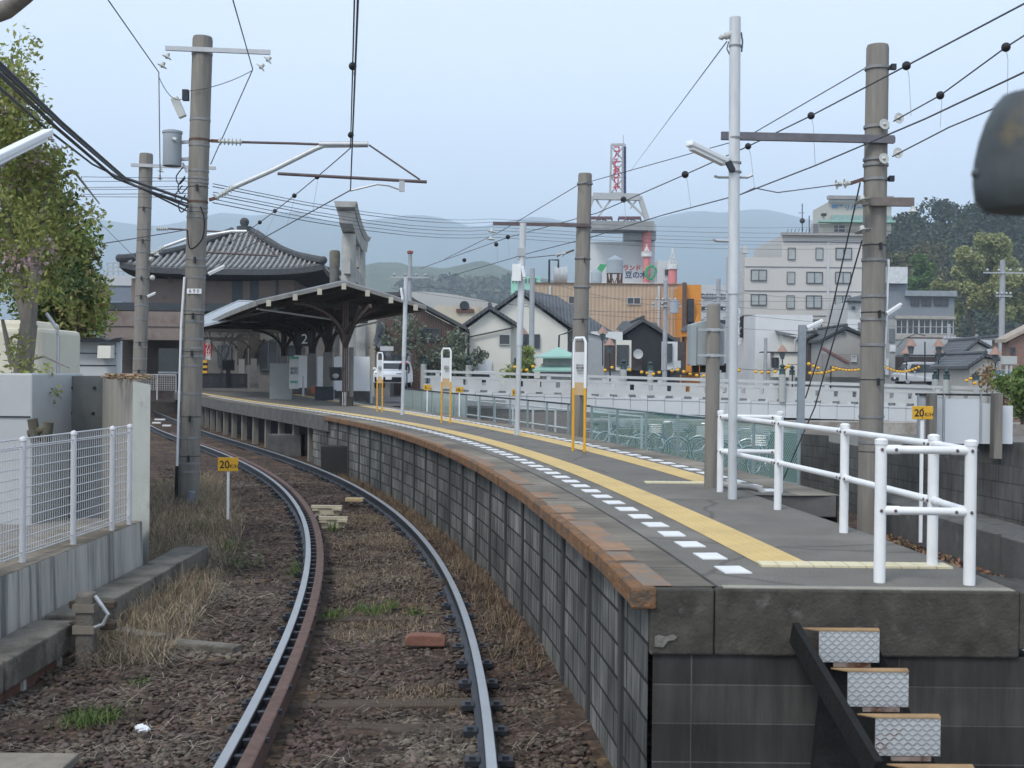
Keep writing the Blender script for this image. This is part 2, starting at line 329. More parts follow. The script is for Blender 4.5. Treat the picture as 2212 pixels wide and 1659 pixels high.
# ballast stones (nobody could count them)
def ico():
    p=(1+5**.5)/2; v=np.array([(-1,p,0),(1,p,0),(-1,-p,0),(1,-p,0),(0,-1,p),(0,1,p),(0,-1,-p),(0,1,-p),(p,0,-1),(p,0,1),(-p,0,-1),(-p,0,1)],float)/1.9
    f=np.array([(0,11,5),(0,5,1),(0,1,7),(0,7,10),(0,10,11),(1,5,9),(5,11,4),(11,10,2),(10,7,6),(7,1,8),(3,9,4),(3,4,2),(3,2,6),(3,6,8),(3,8,9),(4,9,5),(2,4,11),(6,2,10),(8,6,7),(9,8,1)])
    return v,f
def scatter_stones(pts,smin,smax,rng):
    v,f=ico(); n=len(pts); a=rng.uniform(0,6.28,n); s=rng.uniform(smin,smax,(n,1,1))*rng.uniform(.6,1.25,(n,1,3))*np.array([1,1,.5])
    q=v[None]*rng.uniform(.72,1.2,(n,12,1))*s; c,d=np.cos(a)[:,None],np.sin(a)[:,None]
    tl=rng.normal(0,.28,(n,1)); q[:,:,2]+=tl*q[:,:,0]
    X=q[:,:,0]*c-q[:,:,1]*d; Y=q[:,:,0]*d+q[:,:,1]*c
    return (np.stack([X,Y,q[:,:,2]],2)+pts[:,None]).reshape(-1,3),(f[None]+12*np.arange(n)[:,None,None]).reshape(-1,3)
stm=mat('ballast_stone',(.070,.053,.044),.95,var=.45,scale=1.3,col2=(.125,.105,.085),thr=.57,scale2=.9,island=.55,bump=.3,bscale=60)
pts=[]
while len(pts)<46000:
    y=6+random.random()**1.7*22; xl,xr=XL(y),XR(y); x=random.uniform(xl-2.2,min(XE(y)-.05,xr+.7))
    d=min(abs(x-xl),abs(x-xr))
    if d<.06 or xl+.07<x<xl+.26: continue
    if x<xl-.8 and random.random()<(xl-.8-x)*.5: continue
    pts.append((x,y,zground(x,y)+random.uniform(-.010,.014)))
V,Fc=scatter_stones(np.array(pts),.013,.036,RNG); arr('ballast_stones',V,Fc,stm,'rust brown ballast stones lying between and beside the curved rails','ballast',kind='stuff')
# ---------------- sleepers and rails ----------------
slm=mat('old_timber',(.075,.058,.045),.95,var=.4,scale=5,st=(.6,6,6),bump=.3,bscale=30)
sp=None; mid=lambda y:(XL(y)+XR(y))/2
y=6.2; 
while y<34:
    s=(mid(y+.3)-mid(y-.3))/.6; a=math.atan(-s)
    if sp is None:
        mb=MB().box(-1.15,1.15,-.1,.1,-.14,0); sp=mb.build('sleeper',slm,bevel=.012); sp['label']='dark timber sleeper half buried in ballast under the curved rails'; sp['category']='sleeper'; sp['group']='sleepers under the near track'
        sp.location=(mid(y),y,-.16); sp.rotation_euler=(0,0,a)
    else: dup(sp,(mid(y)+.08*math.cos(a)+random.uniform(-.03,.03),y,-.182+random.uniform(-.02,.01)),a+random.uniform(-.02,.02))
    y+=.60/math.sqrt(1+s*s)
railp=[(-.062,-.15),(.062,-.15),(.062,-.138),(.012,-.12),(.012,-.045),(.034,-.034),(.034,-.004),(-.034,-.004),(-.034,-.034),(-.012,-.045),(-.012,-.12),(-.062,-.138)]
def rail(f,y0,y1,label,group,guard=0):
    o=off(f,y0,0,-.15); r=T('rail',label,'rail',o,group)
    MB().sweep(railp,path(f,y0,y1,0,0,.4)).build('rail_body',rust if guard is None else dsteel,r)
    MB().sweep([(-.031,-.004),(.031,-.004),(.029,.001),(-.029,.001)],path(f,y0,y1,0,0,.4)).build('running_surface',shiny,r,smooth=True)
    tp=None; y=max(y0,6)
    while y<min(y1,30):
        p=off(f,y,0); s=(f(y+.3)-f(y-.3))/.6; m=Matrix.Rotation(math.atan(-s),4,'Z')
        for dd in (-.1,.1):
            p=off(f,y,dd,-.14)
            if tp is None: tp=MB().obox(p,.09,.12,.035,m=m).obox(p+Vector((0,0,.02)),.04,.05,.03,m=m).build('rail_fastening',dsteel,r); tq=p
            else: dup(tp,p-tq,None,parent=r)
        y+=.6
    return r
rail(XL,3,66,'inner running rail of the near track, on the left beside the brown guard rail','rails of the near curved track')
rail(XR,3,66,'outer running rail of the near track, nearest the platform wall','rails of the near curved track')
gq=T('guard_rail','rust brown guard rail with small notches along the inside of the left running rail','guard rail',off(XL,3,.16,-.15))
MB().sweep([(.10,-.13),(.185,-.13),(.185,.002),(.175,.008),(.11,.008),(.10,.0)],path(XL,3,42,0,.008,.4)).build('guard_bar',rustb,gq)
y=6.5
while y<26:
    s=(XL(y+.3)-XL(y-.3))/.6; MB().obox(off(XL,y,.192,-.002),.03,.02,.03,m=Matrix.Rotation(math.atan(-s),4,'Z')).build('guard_bolt',dsteel,gq); y+=.6
y=6.6
while y<30:
    s=(XL(y+.3)-XL(y-.3))/.6; MB().obox(off(XL,y,.066,-.05),.06,.05,.05,m=Matrix.Rotation(math.atan(-s),4,'Z')).build('spacer_block',dsteel,gq); y+=.3
T2=lambda y: XP(max(y,10)) if y>10 else XP(10)+.05*(10-y)
for dd,lb in ((1.0,'left rail of the second track, just right of the platform slab'),(2.45,'right rail of the second track below the block wall')):
    f=(lambda q: (lambda y: T2(y)+q*math.sqrt(1+((T2(y+.3)-T2(y-.3))/.6)**2)))(dd); rail(f,4,50,lb,'rails of the second track')
# ---------------- platform ----------------
ZP=1.1; PF=T('station_platform','long curved concrete platform with orange edge, yellow tactile strips and white marks','platform',(1.6,6.19,-.2))
asph=mat('platform_asphalt',(.150,.143,.130),.93,var=.16,scale=2.2,col2=(.19,.18,.162),thr=.6,scale2=.8,bump=.35,bscale=120)
Y0=6.17
def xr_(y): 
    if y<11.05: return float(np.interp(y,[6,6.34,6.93,8.42,9.84,11.05],[2.62,2.6,2.6,2.5,2.36,2.24]))
    return XP(y)
mb=MB()
yy=[Y0+.3*i for i in range(16)]+[11.04,11.06]+[11.3+.5*i for i in range(110)]
cur=[]; prev=None
for y in yy:
    l=off(XE,y,.4,ZP); r=Vector((xr_(y),y,ZP))
    if y>11.05: r=off(XP,y,-.4,ZP)
    cur=(l,r)
    if prev:
        o=len(mb.v); mb.v+=[tuple(prev[0]),tuple(prev[1]),tuple(r),tuple(l)]; mb.f.append((o,o+1,o+2,o+3))
    prev=cur
mb.build('asphalt_surface',asph,PF)
t_=asph.node_tree; N=t_.nodes.new; L=t_.links.new; b_=t_.nodes['Principled BSDF']; tc_=N('ShaderNodeTexCoord'); dn=N('ShaderNodeTexNoise'); dn.inputs['Scale'].default_value=1.6; dn.inputs['Detail'].default_value=5; L(tc_.outputs['Object'],dn.inputs[0]); mxv=N('ShaderNodeMix'); mxv.data_type='VECTOR'; mxv.inputs[0].default_value=.25; L(tc_.outputs['Object'],mxv.inputs[4]); L(dn.outputs['Color'],mxv.inputs[5]); vc=N('ShaderNodeTexVoronoi'); vc.feature='DISTANCE_TO_EDGE'; vc.inputs['Scale'].default_value=.55; L(mxv.outputs[1],vc.inputs[0]); rc=N('ShaderNodeValToRGB'); rc.color_ramp.elements[0].position=.0; rc.color_ramp.elements[1].position=.012; rc.color_ramp.elements[0].color=(.62,.62,.62,1); L(vc.outputs['Distance'],rc.inputs[0]); ng=N('ShaderNodeTexNoise'); ng.inputs['Scale'].default_value=90; ng.inputs['Detail'].default_value=3; L(tc_.outputs['Object'],ng.inputs[0]); rg_=N('ShaderNodeValToRGB'); rg_.color_ramp.elements[0].position=.3; rg_.color_ramp.elements[1].position=.7; rg_.color_ramp.elements[0].color=(.72,.72,.72,1); rg_.color_ramp.elements[1].color=(1.22,1.22,1.2,1); L(ng.outputs[0],rg_.inputs[0]); src_=b_.inputs['Base Color'].links[0].from_socket
for q_ in (rc,rg_):
    mm=N('ShaderNodeMix'); mm.data_type='RGBA'; mm.blend_type='MULTIPLY'; mm.inputs[0].default_value=1; L(src_,mm.inputs[6]); L(q_.outputs[0],mm.inputs[7]); src_=mm.outputs[2]
L(src_,b_.inputs['Base Color'])
jm=MB(); strip(jm,XE,Y0,62,.392,.412,ZP+.0035,.4); jm.build('edge_joint',mat('dark_joint',(.055,.053,.05),.95,var=.4,scale=3),PF)
cop=brick('coping_slab',(.20,.182,.152),(.25,.228,.19),(.085,.08,.07),.6,3,.006,streak=.25,offset=0)
mb=MB(); strip(mb,XE,Y0,64,.03,.4,ZP+.002,.4); strip(mb,XP,11.05,62,-.4,0,ZP+.002,.4)
mb.build('edge_slabs',cop,PF)
org=mat('orange_edge_paint',(.205,.108,.052),.92,var=.4,scale=14,col2=(.10,.078,.06),thr=.55,scale2=7,bump=.8,bscale=45)
ob=MB(); y=Y0; rj=random.Random(4)
while y<29.4:
    e=min(29.5,y+rj.uniform(.45,.95)); j=lambda q=.004: rj.uniform(-q,q); a_=j(.006); ob.sweep([(-.04+a_,-.09+j()),(-.03,-.1+j()),(.05,-.1),(.05,.002),(.035,.0045),(-.026+a_+j(),.004),(-.038+a_,-.006+j())],path(XE,y+.002,e,0,ZP,.3)); y=e
ob.build('orange_edge',org,PF)
ow=mat('orange_wash',(.25,.155,.095),.92,var=.25,scale=5,col2=(.18,.155,.13),thr=.52,scale2=3); mb=MB()
q=[(6.17,6.9,.17),(7.0,7.35,.15),(7.4,8.9,.2),(8.95,9.3,.1),(9.4,10.0,.2),(10.5,11.0,.22),(11.8,13.5,.2),(14,17,.16),(18,24,.13)]
for a,b_,w_ in q: strip(mb,XE,a,b_,.022,w_,ZP+.006,.25)
mb.build('faded_orange_patch',ow,PF)
# side wall of concrete blocks
bw=brick('platform_block_wall',(.16,.165,.158),(.29,.29,.275),(.05,.05,.05),.4,.2,.012,streak=.68,bias=-.1)
mb=MB(); p=path(XE,Y0+.01,31,.05,0,.3); Ls=0
for i,(c,a) in enumerate(p):
    mb.v+=[(c.x,c.y,-.35),(c.x,c.y,ZP-.09)]
    if i:
        L0=Ls; Ls+=(c-p[i-1][0]).length; k=2*i-2; mb.f.append((k,k+1,k+3,k+2)); mb.uv[len(mb.f)-1]=[(L0,-.35),(L0,ZP-.09),(Ls,ZP-.09),(Ls,-.35)]
mb.build('block_wall',bw,PF)
pm_=mat('dark_drip_concrete',(.05,.052,.054),.95,var=.3,scale=4,st=(3,3,.4))    # dark pilasters
y=6.9
while y<30.5:
    s=(XE(y+.3)-XE(y-.3))/.6; MB().obox(off(XE,y,.045,.39),.03,.085,1.2,m=Matrix.Rotation(math.atan(-s),4,'Z')).build('drip_pilaster',pm_,PF); y+=1.16/math.sqrt(1+s*s)
# end wall
ew=brick('end_block_wall',(.045,.046,.046),(.092,.09,.086),(.13,.13,.128),1.07,.2,.004,streak=.3,offset=0)
mb=MB(); z0,z1=-.4,ZP-.34
mb.add([(.74,Y0,z0),(3.3,Y0,z0),(3.3,Y0,z1),(.74,Y0,z1)],[(0,1,2,3)],[(.87,z0),(3.43,z0),(3.43,z1),(.87,z1)])
mb.add([(3.3,Y0,z0),(3.3,Y0+5,z0),(3.3,Y0+5,.4),(3.3,Y0,.4)],[(0,1,2,3)],[(0,z0),(5,z0),(5,.4),(0,.4)])
mb.build('end_wall',ew,PF)
cap=mat('mossy_end_beam',(.058,.055,.049),.95,var=.45,scale=7,col2=(.125,.12,.11),thr=.64,scale2=5,bump=.4,bscale=60)
mb=MB().box(.72,1.05,Y0-.022,Y0+.3,ZP-.345,ZP-.001); mb.box(1.055,2.62,Y0-.02,Y0+.3,ZP-.345,ZP-.001); mb.prism([(2.62,ZP-.3),(3.3,ZP-.3),(3.3,ZP-.1),(2.62,ZP-.001)],Y0-.015,Y0+.6); mb.build('end_beam',cap,PF,bevel=.012)
mb=MB().box(1.1,2.6,Y0-.005,Y0+.07,ZP-.001,ZP+.003); mb.build('worn_end_lip',mat('worn_lip',(.27,.26,.22),.9,var=.2,scale=5,bump=.5),PF)
one_p=MB().box(XE(Y0)-.05,XE(Y0)+.085,Y0-.04,Y0+.02,ZP-.11,ZP+.005); one_p.build('orange_corner',org,PF,bevel=.015)
mb=MB().prism([(.745,.80),(.79,.797),(.815,.83),(.845,.835),(.86,.85),(.84,.862),(.80,.85),(.765,.86),(.747,.85)],Y0-.03,Y0-.01); mb.build('spalled_patch',mat('spalled_mortar',(.17,.165,.15),.9,var=.3,scale=9,bump=.5),PF)
# sloping apron right of the railing, and slab edge
ap=mat('gravel_apron',(.105,.098,.088),.95,var=.3,scale=6,bump=.6,bscale=50); mb=MB(); prev=None
for y in [Y0+.3*i for i in range(17)]:
    a=(Vector((xr_(y),y,ZP-.002)),Vector((xr_(y)+.75,y,ZP-.36)))
    if prev: o=len(mb.v); mb.v+=[tuple(prev[0]),tuple(prev[1]),tuple(a[1]),tuple(a[0])]; mb.f.append((o,o+1,o+2,o+3))
    prev=a
mb.build('side_apron',ap,PF)
mb=MB().box(2.26,3.0,11.04,11.5,ZP-.2,ZP-.003); mb.box(2.3,2.85,11.12,11.6,-.2,ZP-.2)
mb.build('slab_end',conc_d,PF,bevel=.01)
# right side & far under-platform
mb=MB(); p=path(XP,11.1,62,-.02,0,.8)
for i,(c,a) in enumerate(p):
    mb.v+=[(c.x,c.y,-.35),(c.x,c.y,ZP)]
    if i: k=2*i-2; mb.f.append((k,k+2,k+3,k+1))
mb.build('far_side_wall',conc_d,PF)
mb=MB(); mb.sweep([(.0,-.36),(.5,-.36),(.5,-.003),(.0,-.003)],path(XE,29.2,64,-.01,ZP,.5)); mb.build('slab_beam',conc_d,PF)
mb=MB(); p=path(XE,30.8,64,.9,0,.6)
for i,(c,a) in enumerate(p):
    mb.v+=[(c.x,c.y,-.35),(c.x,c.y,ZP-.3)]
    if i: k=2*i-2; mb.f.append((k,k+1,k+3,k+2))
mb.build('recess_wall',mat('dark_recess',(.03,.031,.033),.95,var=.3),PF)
for i in range(14):
    y=32+1.75*i; c=off(XE,y,.25,0); s=(XE(y+.3)-XE(y-.3))/.6; MB().obox((c.x,c.y,.28),.16,.18,.98,m=Matrix.Rotation(math.atan(-s),4,'Z')).build('support_post',conc,PF)
# markings
tact=mat('tactile_yellow',(.53,.40,.18),.85,var=.1,scale=4,col2=(.46,.35,.17),thr=.6,scale2=1.5,bump=.1)
mb=MB()
for f,y0,y1,d0 in ((XE,6.87,60,.84),(XP,12.25,58,-.98)):
    for k in range(5):
        mb.sweep([(d0+.06*k+.004,0),(d0+.06*k+.012,.007),(d0+.06*k+.048,.007),(d0+.06*k+.056,0)][::-1],path(f,y0,y1,0,ZP+.003,.4),closed=False,caps=False)
    strip(mb,f,y0,y1,d0,d0+.3,ZP+.003,.4)
mb.build('tactile_strip',tact,PF)
mb=MB(); cream=mat('tactile_cream',(.60,.55,.38),.8,var=.08,scale=8,col2=(.45,.38,.2),thr=.64,scale2=14)
for k in range(11):
    x=1.44+.1*k+.003; mb.box(x,x+.094,6.86,7.02,ZP,ZP+.012)
mb.build('tactile_end_tiles',cream,PF); mb=MB()
for k in range(13):
    x=1.36+.075*k; mb.box(x,x+.07,12.1,12.26,ZP,ZP+.012)
mb.build('tactile_end_tiles',cream,PF)
wm=mat('white_marking',(.66,.68,.69),.7,var=.06,scale=6,col2=(.4,.4,.4),thr=.78,scale2=12); mb=MB()
for f,y0,d,y1 in ((XE,6.68,.63,52),(XP,11.55,-.52,50)):
    y=y0
    while y<y1:
        s=(f(y+.3)-f(y-.3))/.6; mb.obox(off(f,y,d,ZP+.003),.15,.235,.007,m=Matrix.Rotation(math.atan(-s)+random.uniform(-.03,.03),4,'Z')); y+=.5/math.sqrt(1+s*s)
mb.build('white_edge_marks',wm,PF)
# ---------------- steps at the platform end ----------------
ST=T('platform_steps','steep service steps with three white rusty chequer plate treads and dark timber side','steps',(1.75,6,-.3))
ck=mat('chequer_plate',(.52,.55,.57),.5,.25,var=.1,scale=4,col2=(.17,.075,.04),thr=.66,scale2=6,bump=0)
ckb=mat('chequer_ridge',(.30,.32,.335),.55,.25,var=.2,scale=3,col2=(.13,.06,.035),thr=.64,scale2=5)
ckt=mat('rusty_tread_edge',(.31,.205,.11),.85,var=.25,scale=9)
dk=mat('black_timber',(.012,.0125,.013),.9,var=.5,scale=6,bump=.4)
for i,(a0,a1,yt,yb,Yd) in enumerate(((1770,1900,1362,1430,6.0),(1832,1963,1450,1526,5.75),(1892,2032,1550,1632,5.48),(1958,2105,1660,1745,5.2))):
    p0,p1,p2=U(a0,yt,Yd),U(a1,yt,Yd),U(a0,yb,Yd); tr=MB()
    tr.box(p0.x,p1.x,Yd,Yd+.008,p2.z,p0.z); tb=MB()
    r_=random.Random(i)
    for r in range(8):
        for c in range(14):
            x=p0.x+(c+.5)*(p1.x-p0.x)/14; z=p2.z+(r+.5)*(p0.z-p2.z)/8; sgn=1 if (r+c)%2 else -1
            tb.bar((x-.009*sgn,Yd-.0015,z+.0065),(x+.009*sgn,Yd-.0015,z-.0065),.0042,.003,up=Vector((0,1,0)))
    tr=tr.build('step_plate',ck,ST); tb.build('raised_chequers',ckb,tr)
    MB().add([(p0.x-.07,Yd+.05,p0.z+.004),(p1.x+.01,Yd+.05,p0.z+.006),(p1.x,Yd-.004,p0.z+.004),(p0.x,Yd-.004,p0.z+.004),(p0.x-.07,Yd+.05,p0.z-.002),(p1.x+.01,Yd+.05,p0.z-.002),(p1.x,Yd-.004,p0.z-.002),(p0.x,Yd-.004,p0.z-.002)],[(0,3,2,1),(4,5,6,7),(3,7,6,2),(0,4,7,3),(1,2,6,5)]).build('tread',ckt,ST)
    lp=MB().add([(p0.x+.07,Yd+.003,p2.z+.004),(p1.x-.04,Yd+.003,p2.z+.004),(p1.x-.04,Yd+.006,p2.z-.026),(p0.x+.075,Yd+.006,p2.z-.026)],[(0,3,2,1),(0,1,2,3)]).build('lip_plate',mat('rusty_lip%d'%i,(.55,.45,.4),.6,var=.2,scale=7,col2=(.2,.09,.05),thr=.55,scale2=8),ST)
a,b2=U(1716,1358,6.1),U(1905,1670,5.1)
MB().bar(a+Vector((0,0,-.02)),b2+Vector((-.02,0,0)),.035,.12).build('side_stringer',mat('grey_timber',(.010,.0105,.0105),.9,var=.5,scale=5,bump=.4),ST)
mb=MB().prism([(1.62,.85),(1.5,-.4),(2.5,-.4),(1.86,.85)],6.08,6.16); mb.build('riser_backing',dk,ST)
# ---------------- white guard railing ----------------
GR=T('guard_railing','white tubular guard railing round the end of the platform','railing',(2.3,8.5,ZP))
ps=[(1.97,6.39),(2.43,6.34),(2.44,6.93),(2.34,8.42),(2.19,9.84),(1.97,11.3),(2.52,11.25)]
for x,y in ps: MB().lathe((x,y,ZP),[(.0305,0),(.0305,.735),(.034,.736),(.034,.76),(.02,.768),(.001,.77)],18).build('post',railw,GR,smooth=True)
bl=MB()
for i in range(6):
    for hz in (.71,.385):
        a=Vector((*ps[i],ZP+hz)); c=Vector((*ps[i+1],ZP+hz)); d=(c-a).normalized()
        MB().tube([a+d*.02,c-d*.02],.0215,14).build('rail_tube',railw,GR,smooth=True)
        sd_=Vector((d.y,-d.x,0)); sd_=sd_ if sd_.y<0 else -sd_
        for q in (a+d*.075,c-d*.075,a+d*.0,c-d*.0): bl.sph(q+sd_*.024 if q is not None and (q-a).length>.05 and (q-c).length>.05 else q+sd_*.033,.009,6)
        for q,e in ((a,1),(c,-1)): MB().tube([q+d*e*.012,q+d*e*.1],.0245,14).build('rail_socket',railw,GR,smooth=True)
bl.build('bolt_heads',mat('bolt_brown',(.12,.09,.1),.6,.3,var=.2),GR)
# ---------------- text ----------------
def text(par,name,s,c,size,m,rz=0,rx=90,ax='CENTER',ls=1.0,flat=None,bold=0,sx=1):
    cu=bpy.data.curves.new(name,'FONT'); cu.body=s; cu.size=size; cu.align_x=ax; cu.align_y='CENTER'; cu.extrude=.001 if flat is None else flat; cu.space_line=ls; cu.offset=bold
    o=bpy.data.objects.new('tmp',cu); S.collection.objects.link(o); bpy.context.view_layer.update()
    me=bpy.data.meshes.new_from_object(o.evaluated_get(bpy.context.evaluated_depsgraph_get())); bpy.data.objects.remove(o); bpy.data.curves.remove(cu)
    mm=Matrix.Translation(Vector(c)-ORG[par.name])@Matrix.Rotation(math.radians(rz),4,'Z')@Matrix.Rotation(math.radians(rx),4,'X')@Matrix.Diagonal((sx,1,1,1))
    me.transform(mm); me.name=name; me.materials.clear(); me.materials.append(m); ob=bpy.data.objects.new(name,me); S.collection.objects.link(ob); ob.parent=par; ORG[ob.name]=ORG[par.name]; return ob
# ---------------- speed boards ----------------
def board(label,x,Y,zb,zt,w_,h_,num,unit=True,pole=.035):
    r=T('speed_sign',label,'sign',(x,Y,zb),'yellow speed boards'); MB().box(x-pole/2,x+pole/2,Y,Y+pole*.5,zb,zt-h_*.5).build('post',wpaint,r)
    pl=MB().box(x-w_/2,x+w_/2,Y-.012,Y-.004,zt-h_,zt).build('board',yel,r,bevel=.004)
    bt=MB()
    for z in (zt-.03*h_/.18,zt-h_+.025*h_/.18): bt.sph((x,Y-.013,z),.006,5)
    bt.build('bolt',dsteel,r)
    if unit:
        text(r,'number',num,(x-w_*.17,Y-.014,zt-h_*.54),h_*.78,blk,bold=.002,sx=.95); text(r,'unit','K/H',(x+w_*.3,Y-.014,zt-h_*.64),h_*.40,blk)
    else:
        text(r,'number',num,(x-w_*.2,Y-.014,zt-h_*.54),h_*.75,blk,bold=.003); text(r,'unit','K/H',(x+w_*.28,Y-.014,zt-h_*.64),h_*.36,blk)
    return r
def sgn(lb,dx0,dx1,dy0,dy1,dpx,dyb,Y,num,unit=True):
    a,b_,c=U(dx0,dy0,Y),U(dx1,dy1,Y),U(dpx,dyb,Y); board(lb,(a.x+b_.x)/2,Y,c.z,a.z,b_.x-a.x,a.z-b_.z,num,unit)
sgn('yellow 20K/H board on a short white post beside the left pole',471,515,988,1018,490,1122,17.7,'20')
sgn('yellow 20K/H board on a white post in front of the block wall',1970,2015,877,906,1990,1172,12.9,'20')
sgn('yellow 5 K/H board by the river fence, nearest the white car',915,931,831,843,922,891,37,'5',False)
sgn('yellow 10 K/H board standing between the two nearest boarding signs',984,1001,836,848,992,905,32,'10',False)
sgn('yellow 10 K/H board half hidden behind the thin rusty lamp post',1106,1125,841,855,1111,925,29,'10',False)
# ---------------- boarding position signs ----------------
sgm=mat('sign_plate',(.58,.61,.63),.5,var=.06,scale=5)
def bsign(lb,dx,dyb,dyt,Y,w_):
    b_=G(dx,dyb,ZP); Y=b_.y; x=b_.x; zt=U(dx,dyt,Y).z; a=math.radians(-14); r=T('boarding_sign',lb,'sign',(x,Y,ZP),'boarding signs on yellow legs')
    L_=[]
    for sx in(-1,1):
        q=x+sx*w_/2; MB().cyl((q,Y+sx*-.08,ZP),(q,Y+sx*-.08,ZP+.95),.02,n=12).build('leg',orangeY,r,smooth=True); L_.append((q,Y+sx*-.08))
    MB().tube([(*L_[0],ZP+.9),(*L_[0],zt-.06),((L_[0][0]*.85+L_[1][0]*.15),(L_[0][1]*.85+L_[1][1]*.15),zt),((L_[0][0]*.15+L_[1][0]*.85),(L_[0][1]*.15+L_[1][1]*.85),zt),(*L_[1],zt-.06),(*L_[1],ZP+.9)],.021,12).build('frame',wpaint,r,smooth=True)
    MB().add([(*L_[0],ZP+.86),(*L_[1],ZP+.86),(*L_[1],zt-.2),(*L_[0],zt-.2)],[(0,1,2,3)]).build('panel',sgm,r)
    MB().add([(L_[0][0],L_[0][1]-.004,ZP+.8),(L_[1][0],L_[1][1]-.004,ZP+.8),(L_[1][0],L_[1][1]-.004,ZP+.98),(L_[0][0],L_[0][1]-.004,ZP+.98)],[(0,1,2,3)]).build('yellow_panel',mat('faded_yellow_panel',(.5,.36,.2),.6,var=.1),r)
    text(r,'notice','電車が来\n柵の内側\nでお待ち\n下さい',((x-.0),Y-.035,zt-.45),.036,blk,rz=math.degrees(math.atan2(L_[1][1]-L_[0][1],L_[1][0]-L_[0][0])),ls=1.05)
bsign('nearest boarding sign, white panel with black writing on yellow legs',1250,975,730,0,.155)
bsign('middle boarding sign, standing behind the nearest one and beside the thin rusty post',963,914,753,0,.2)
bsign('farthest boarding sign, standing just right of the canopy',820,890,762,0,.16)
# ---------------- left side: trough, walls, fence ----------------
CT=T('cable_trough','low concrete cable trough with rusty base running beside the left retaining wall','cable trough',(-3.6,10,-.2))
mb=MB(); y=6.2; k=0
segs=[(6.0,8.35),(8.38,9.75),(9.95,11.3),(11.32,12.6),(12.62,14)]
for a,b_ in segs: mb.box(-3.86,-3.52+.01*(k%2),a,b_,-.07,.15); k+=1
mb.build('concrete_cover',conc_l if 0 else mat('mossy_trough',(.16,.15,.13),.95,var=.3,scale=4,col2=(.09,.085,.07),thr=.55,scale2=2.5,bump=.4),CT,bevel=.015)
MB().box(-3.84,-3.55,6,14,-.18,-.07).build('rusty_base',rust,CT)
mb=MB()
for y in (6.9,7.75,8.7,9.4,10.2,10.8,11.6,12.2): mb.box(-3.56,-3.525,y,y+.05,-.18,-.06)
mb.build('clip',conc_l,CT)
bmk=MB(); a=G(180,1440,-.16); 
BM=T('kilometre_post','short weathered concrete post with two clamped timber crosspieces beside the cable trough','marker post',(a.x,a.y,-.2))
MB().box(a.x-.075,a.x+.075,a.y,a.y+.13,-.2,.42).build('post',conc_d if 0 else mat('old_post_concrete',(.14,.13,.115),.95,var=.35,scale=7,bump=.5),BM,bevel=.03)
for z in (.13,.3):
    MB().box(a.x-.17,a.x+.2,a.y+.13,a.y+.2,z-.03,z+.03).build('crosspiece',slm,BM,bevel=.01)
    MB().box(a.x-.085,a.x+.085,a.y-.015,a.y+.14,z-.032,z+.032).build('clamp',mat('clamp_band%d'%(z*100),(.2,.18,.15),.9,var=.3),BM)
MB().tube([(a.x+.09,a.y,.15),(a.x+.16,a.y-.02,.18),(a.x+.2,a.y-.02,.26),(a.x+.15,a.y-.02,.33),(a.x+.09,a.y,.4)],.016,7).build('pipe_bracket',steel,BM)
for (p,q,hh,lb) in (((250,1392),(345,1408),.13,'short concrete beam lying crosswise beside the marker post'),((348,1400),(510,1416),.07,'thin concrete beam half sunk in ballast left of the rails'),((300,1318),(372,1322),.08,'flat broken concrete slab beside the trough')):
    a,b_=G(*p,-.15),G(*q,-.15); one('concrete_beam',MB().bar(a+Vector((0,.05,hh/2)),b_+Vector((0,.05,hh/2)),.14,hh),mats_b if 0 else MATS['mossy_trough'],lb,'concrete beam',bevel=.012)
one('concrete_slab',MB().box(-3.35,-2.55,6.3,7.12,-.15,-.09),mat('pale_slab',(.22,.2,.165),.9,var=.2,scale=7,bump=.3),'pale flat concrete slab at the very left in the foreground','slab',bevel=.01)
a=G(918,1395,-.12); one('clay_pipe',MB().prism([(a.x-.17,-.13),(a.x+.17,-.13),(a.x+.175,-.06),(a.x+.13,-.035),(a.x-.13,-.03),(a.x-.175,-.06)],a.y,a.y+.13),mat('terracotta',(.19,.095,.07),.9,var=.2,scale=9,bump=.3),'red brown terracotta half pipe lying between the rails','clay block',bevel=.012)
wood=mat('bleached_board',(.50,.45,.34),.8,var=.2,scale=5,st=(1,8,8),col2=(.28,.22,.15),thr=.6,scale2=3)
for (d0,d1,dy,lb) in ((673,740,1097,'pale timber block between the rails, farther of the two near the guard rail'),(690,752,1122,'pale timber block between the rails, nearer of the two at the guard rail gap')):
    p,q=G(d0,dy,-.02),G(d1,dy,-.02); mb=MB(); mb.box(p.x,q.x,p.y-.05,p.y+.03,-.02,.025); mb.box(p.x+.01,p.x+.12,p.y-.07,p.y-.05,-.06,-.03); mb.box(q.x-.15,q.x,p.y-.08,p.y-.05,-.05,-.015); mb.box(p.x+.04,q.x-.04,p.y-.03,p.y+.01,-.2,-.02); one('timber_block',mb,wood,lb,'timber',group=None)
p,q=G(747,1078,-.03),G(786,1078,-.03); one('timber_block',MB().box(p.x,q.x,p.y-.09,p.y+.09,-.06,-.01),mat('yellow_board',(.42,.33,.19),.8,var=.15,scale=6),'short yellowish board lying beside the right rail','timber')
for i,(d0,d1,dy) in enumerate(((352,372,918),(330,350,912),(335,360,905))):
    p,q=G(d0,dy,-.05),G(d1,dy,-.05); one('white_board',MB().box(p.x,q.x,p.y-.1,p.y+.1,-.1,-.04),wpaint,['white board lying flat on the far track, rightmost of three','white board lying flat on the far track, middle of three','white board lying flat on the far track, farthest of three'][i],'board')
a=G(305,1583,-.12); mb=MB()
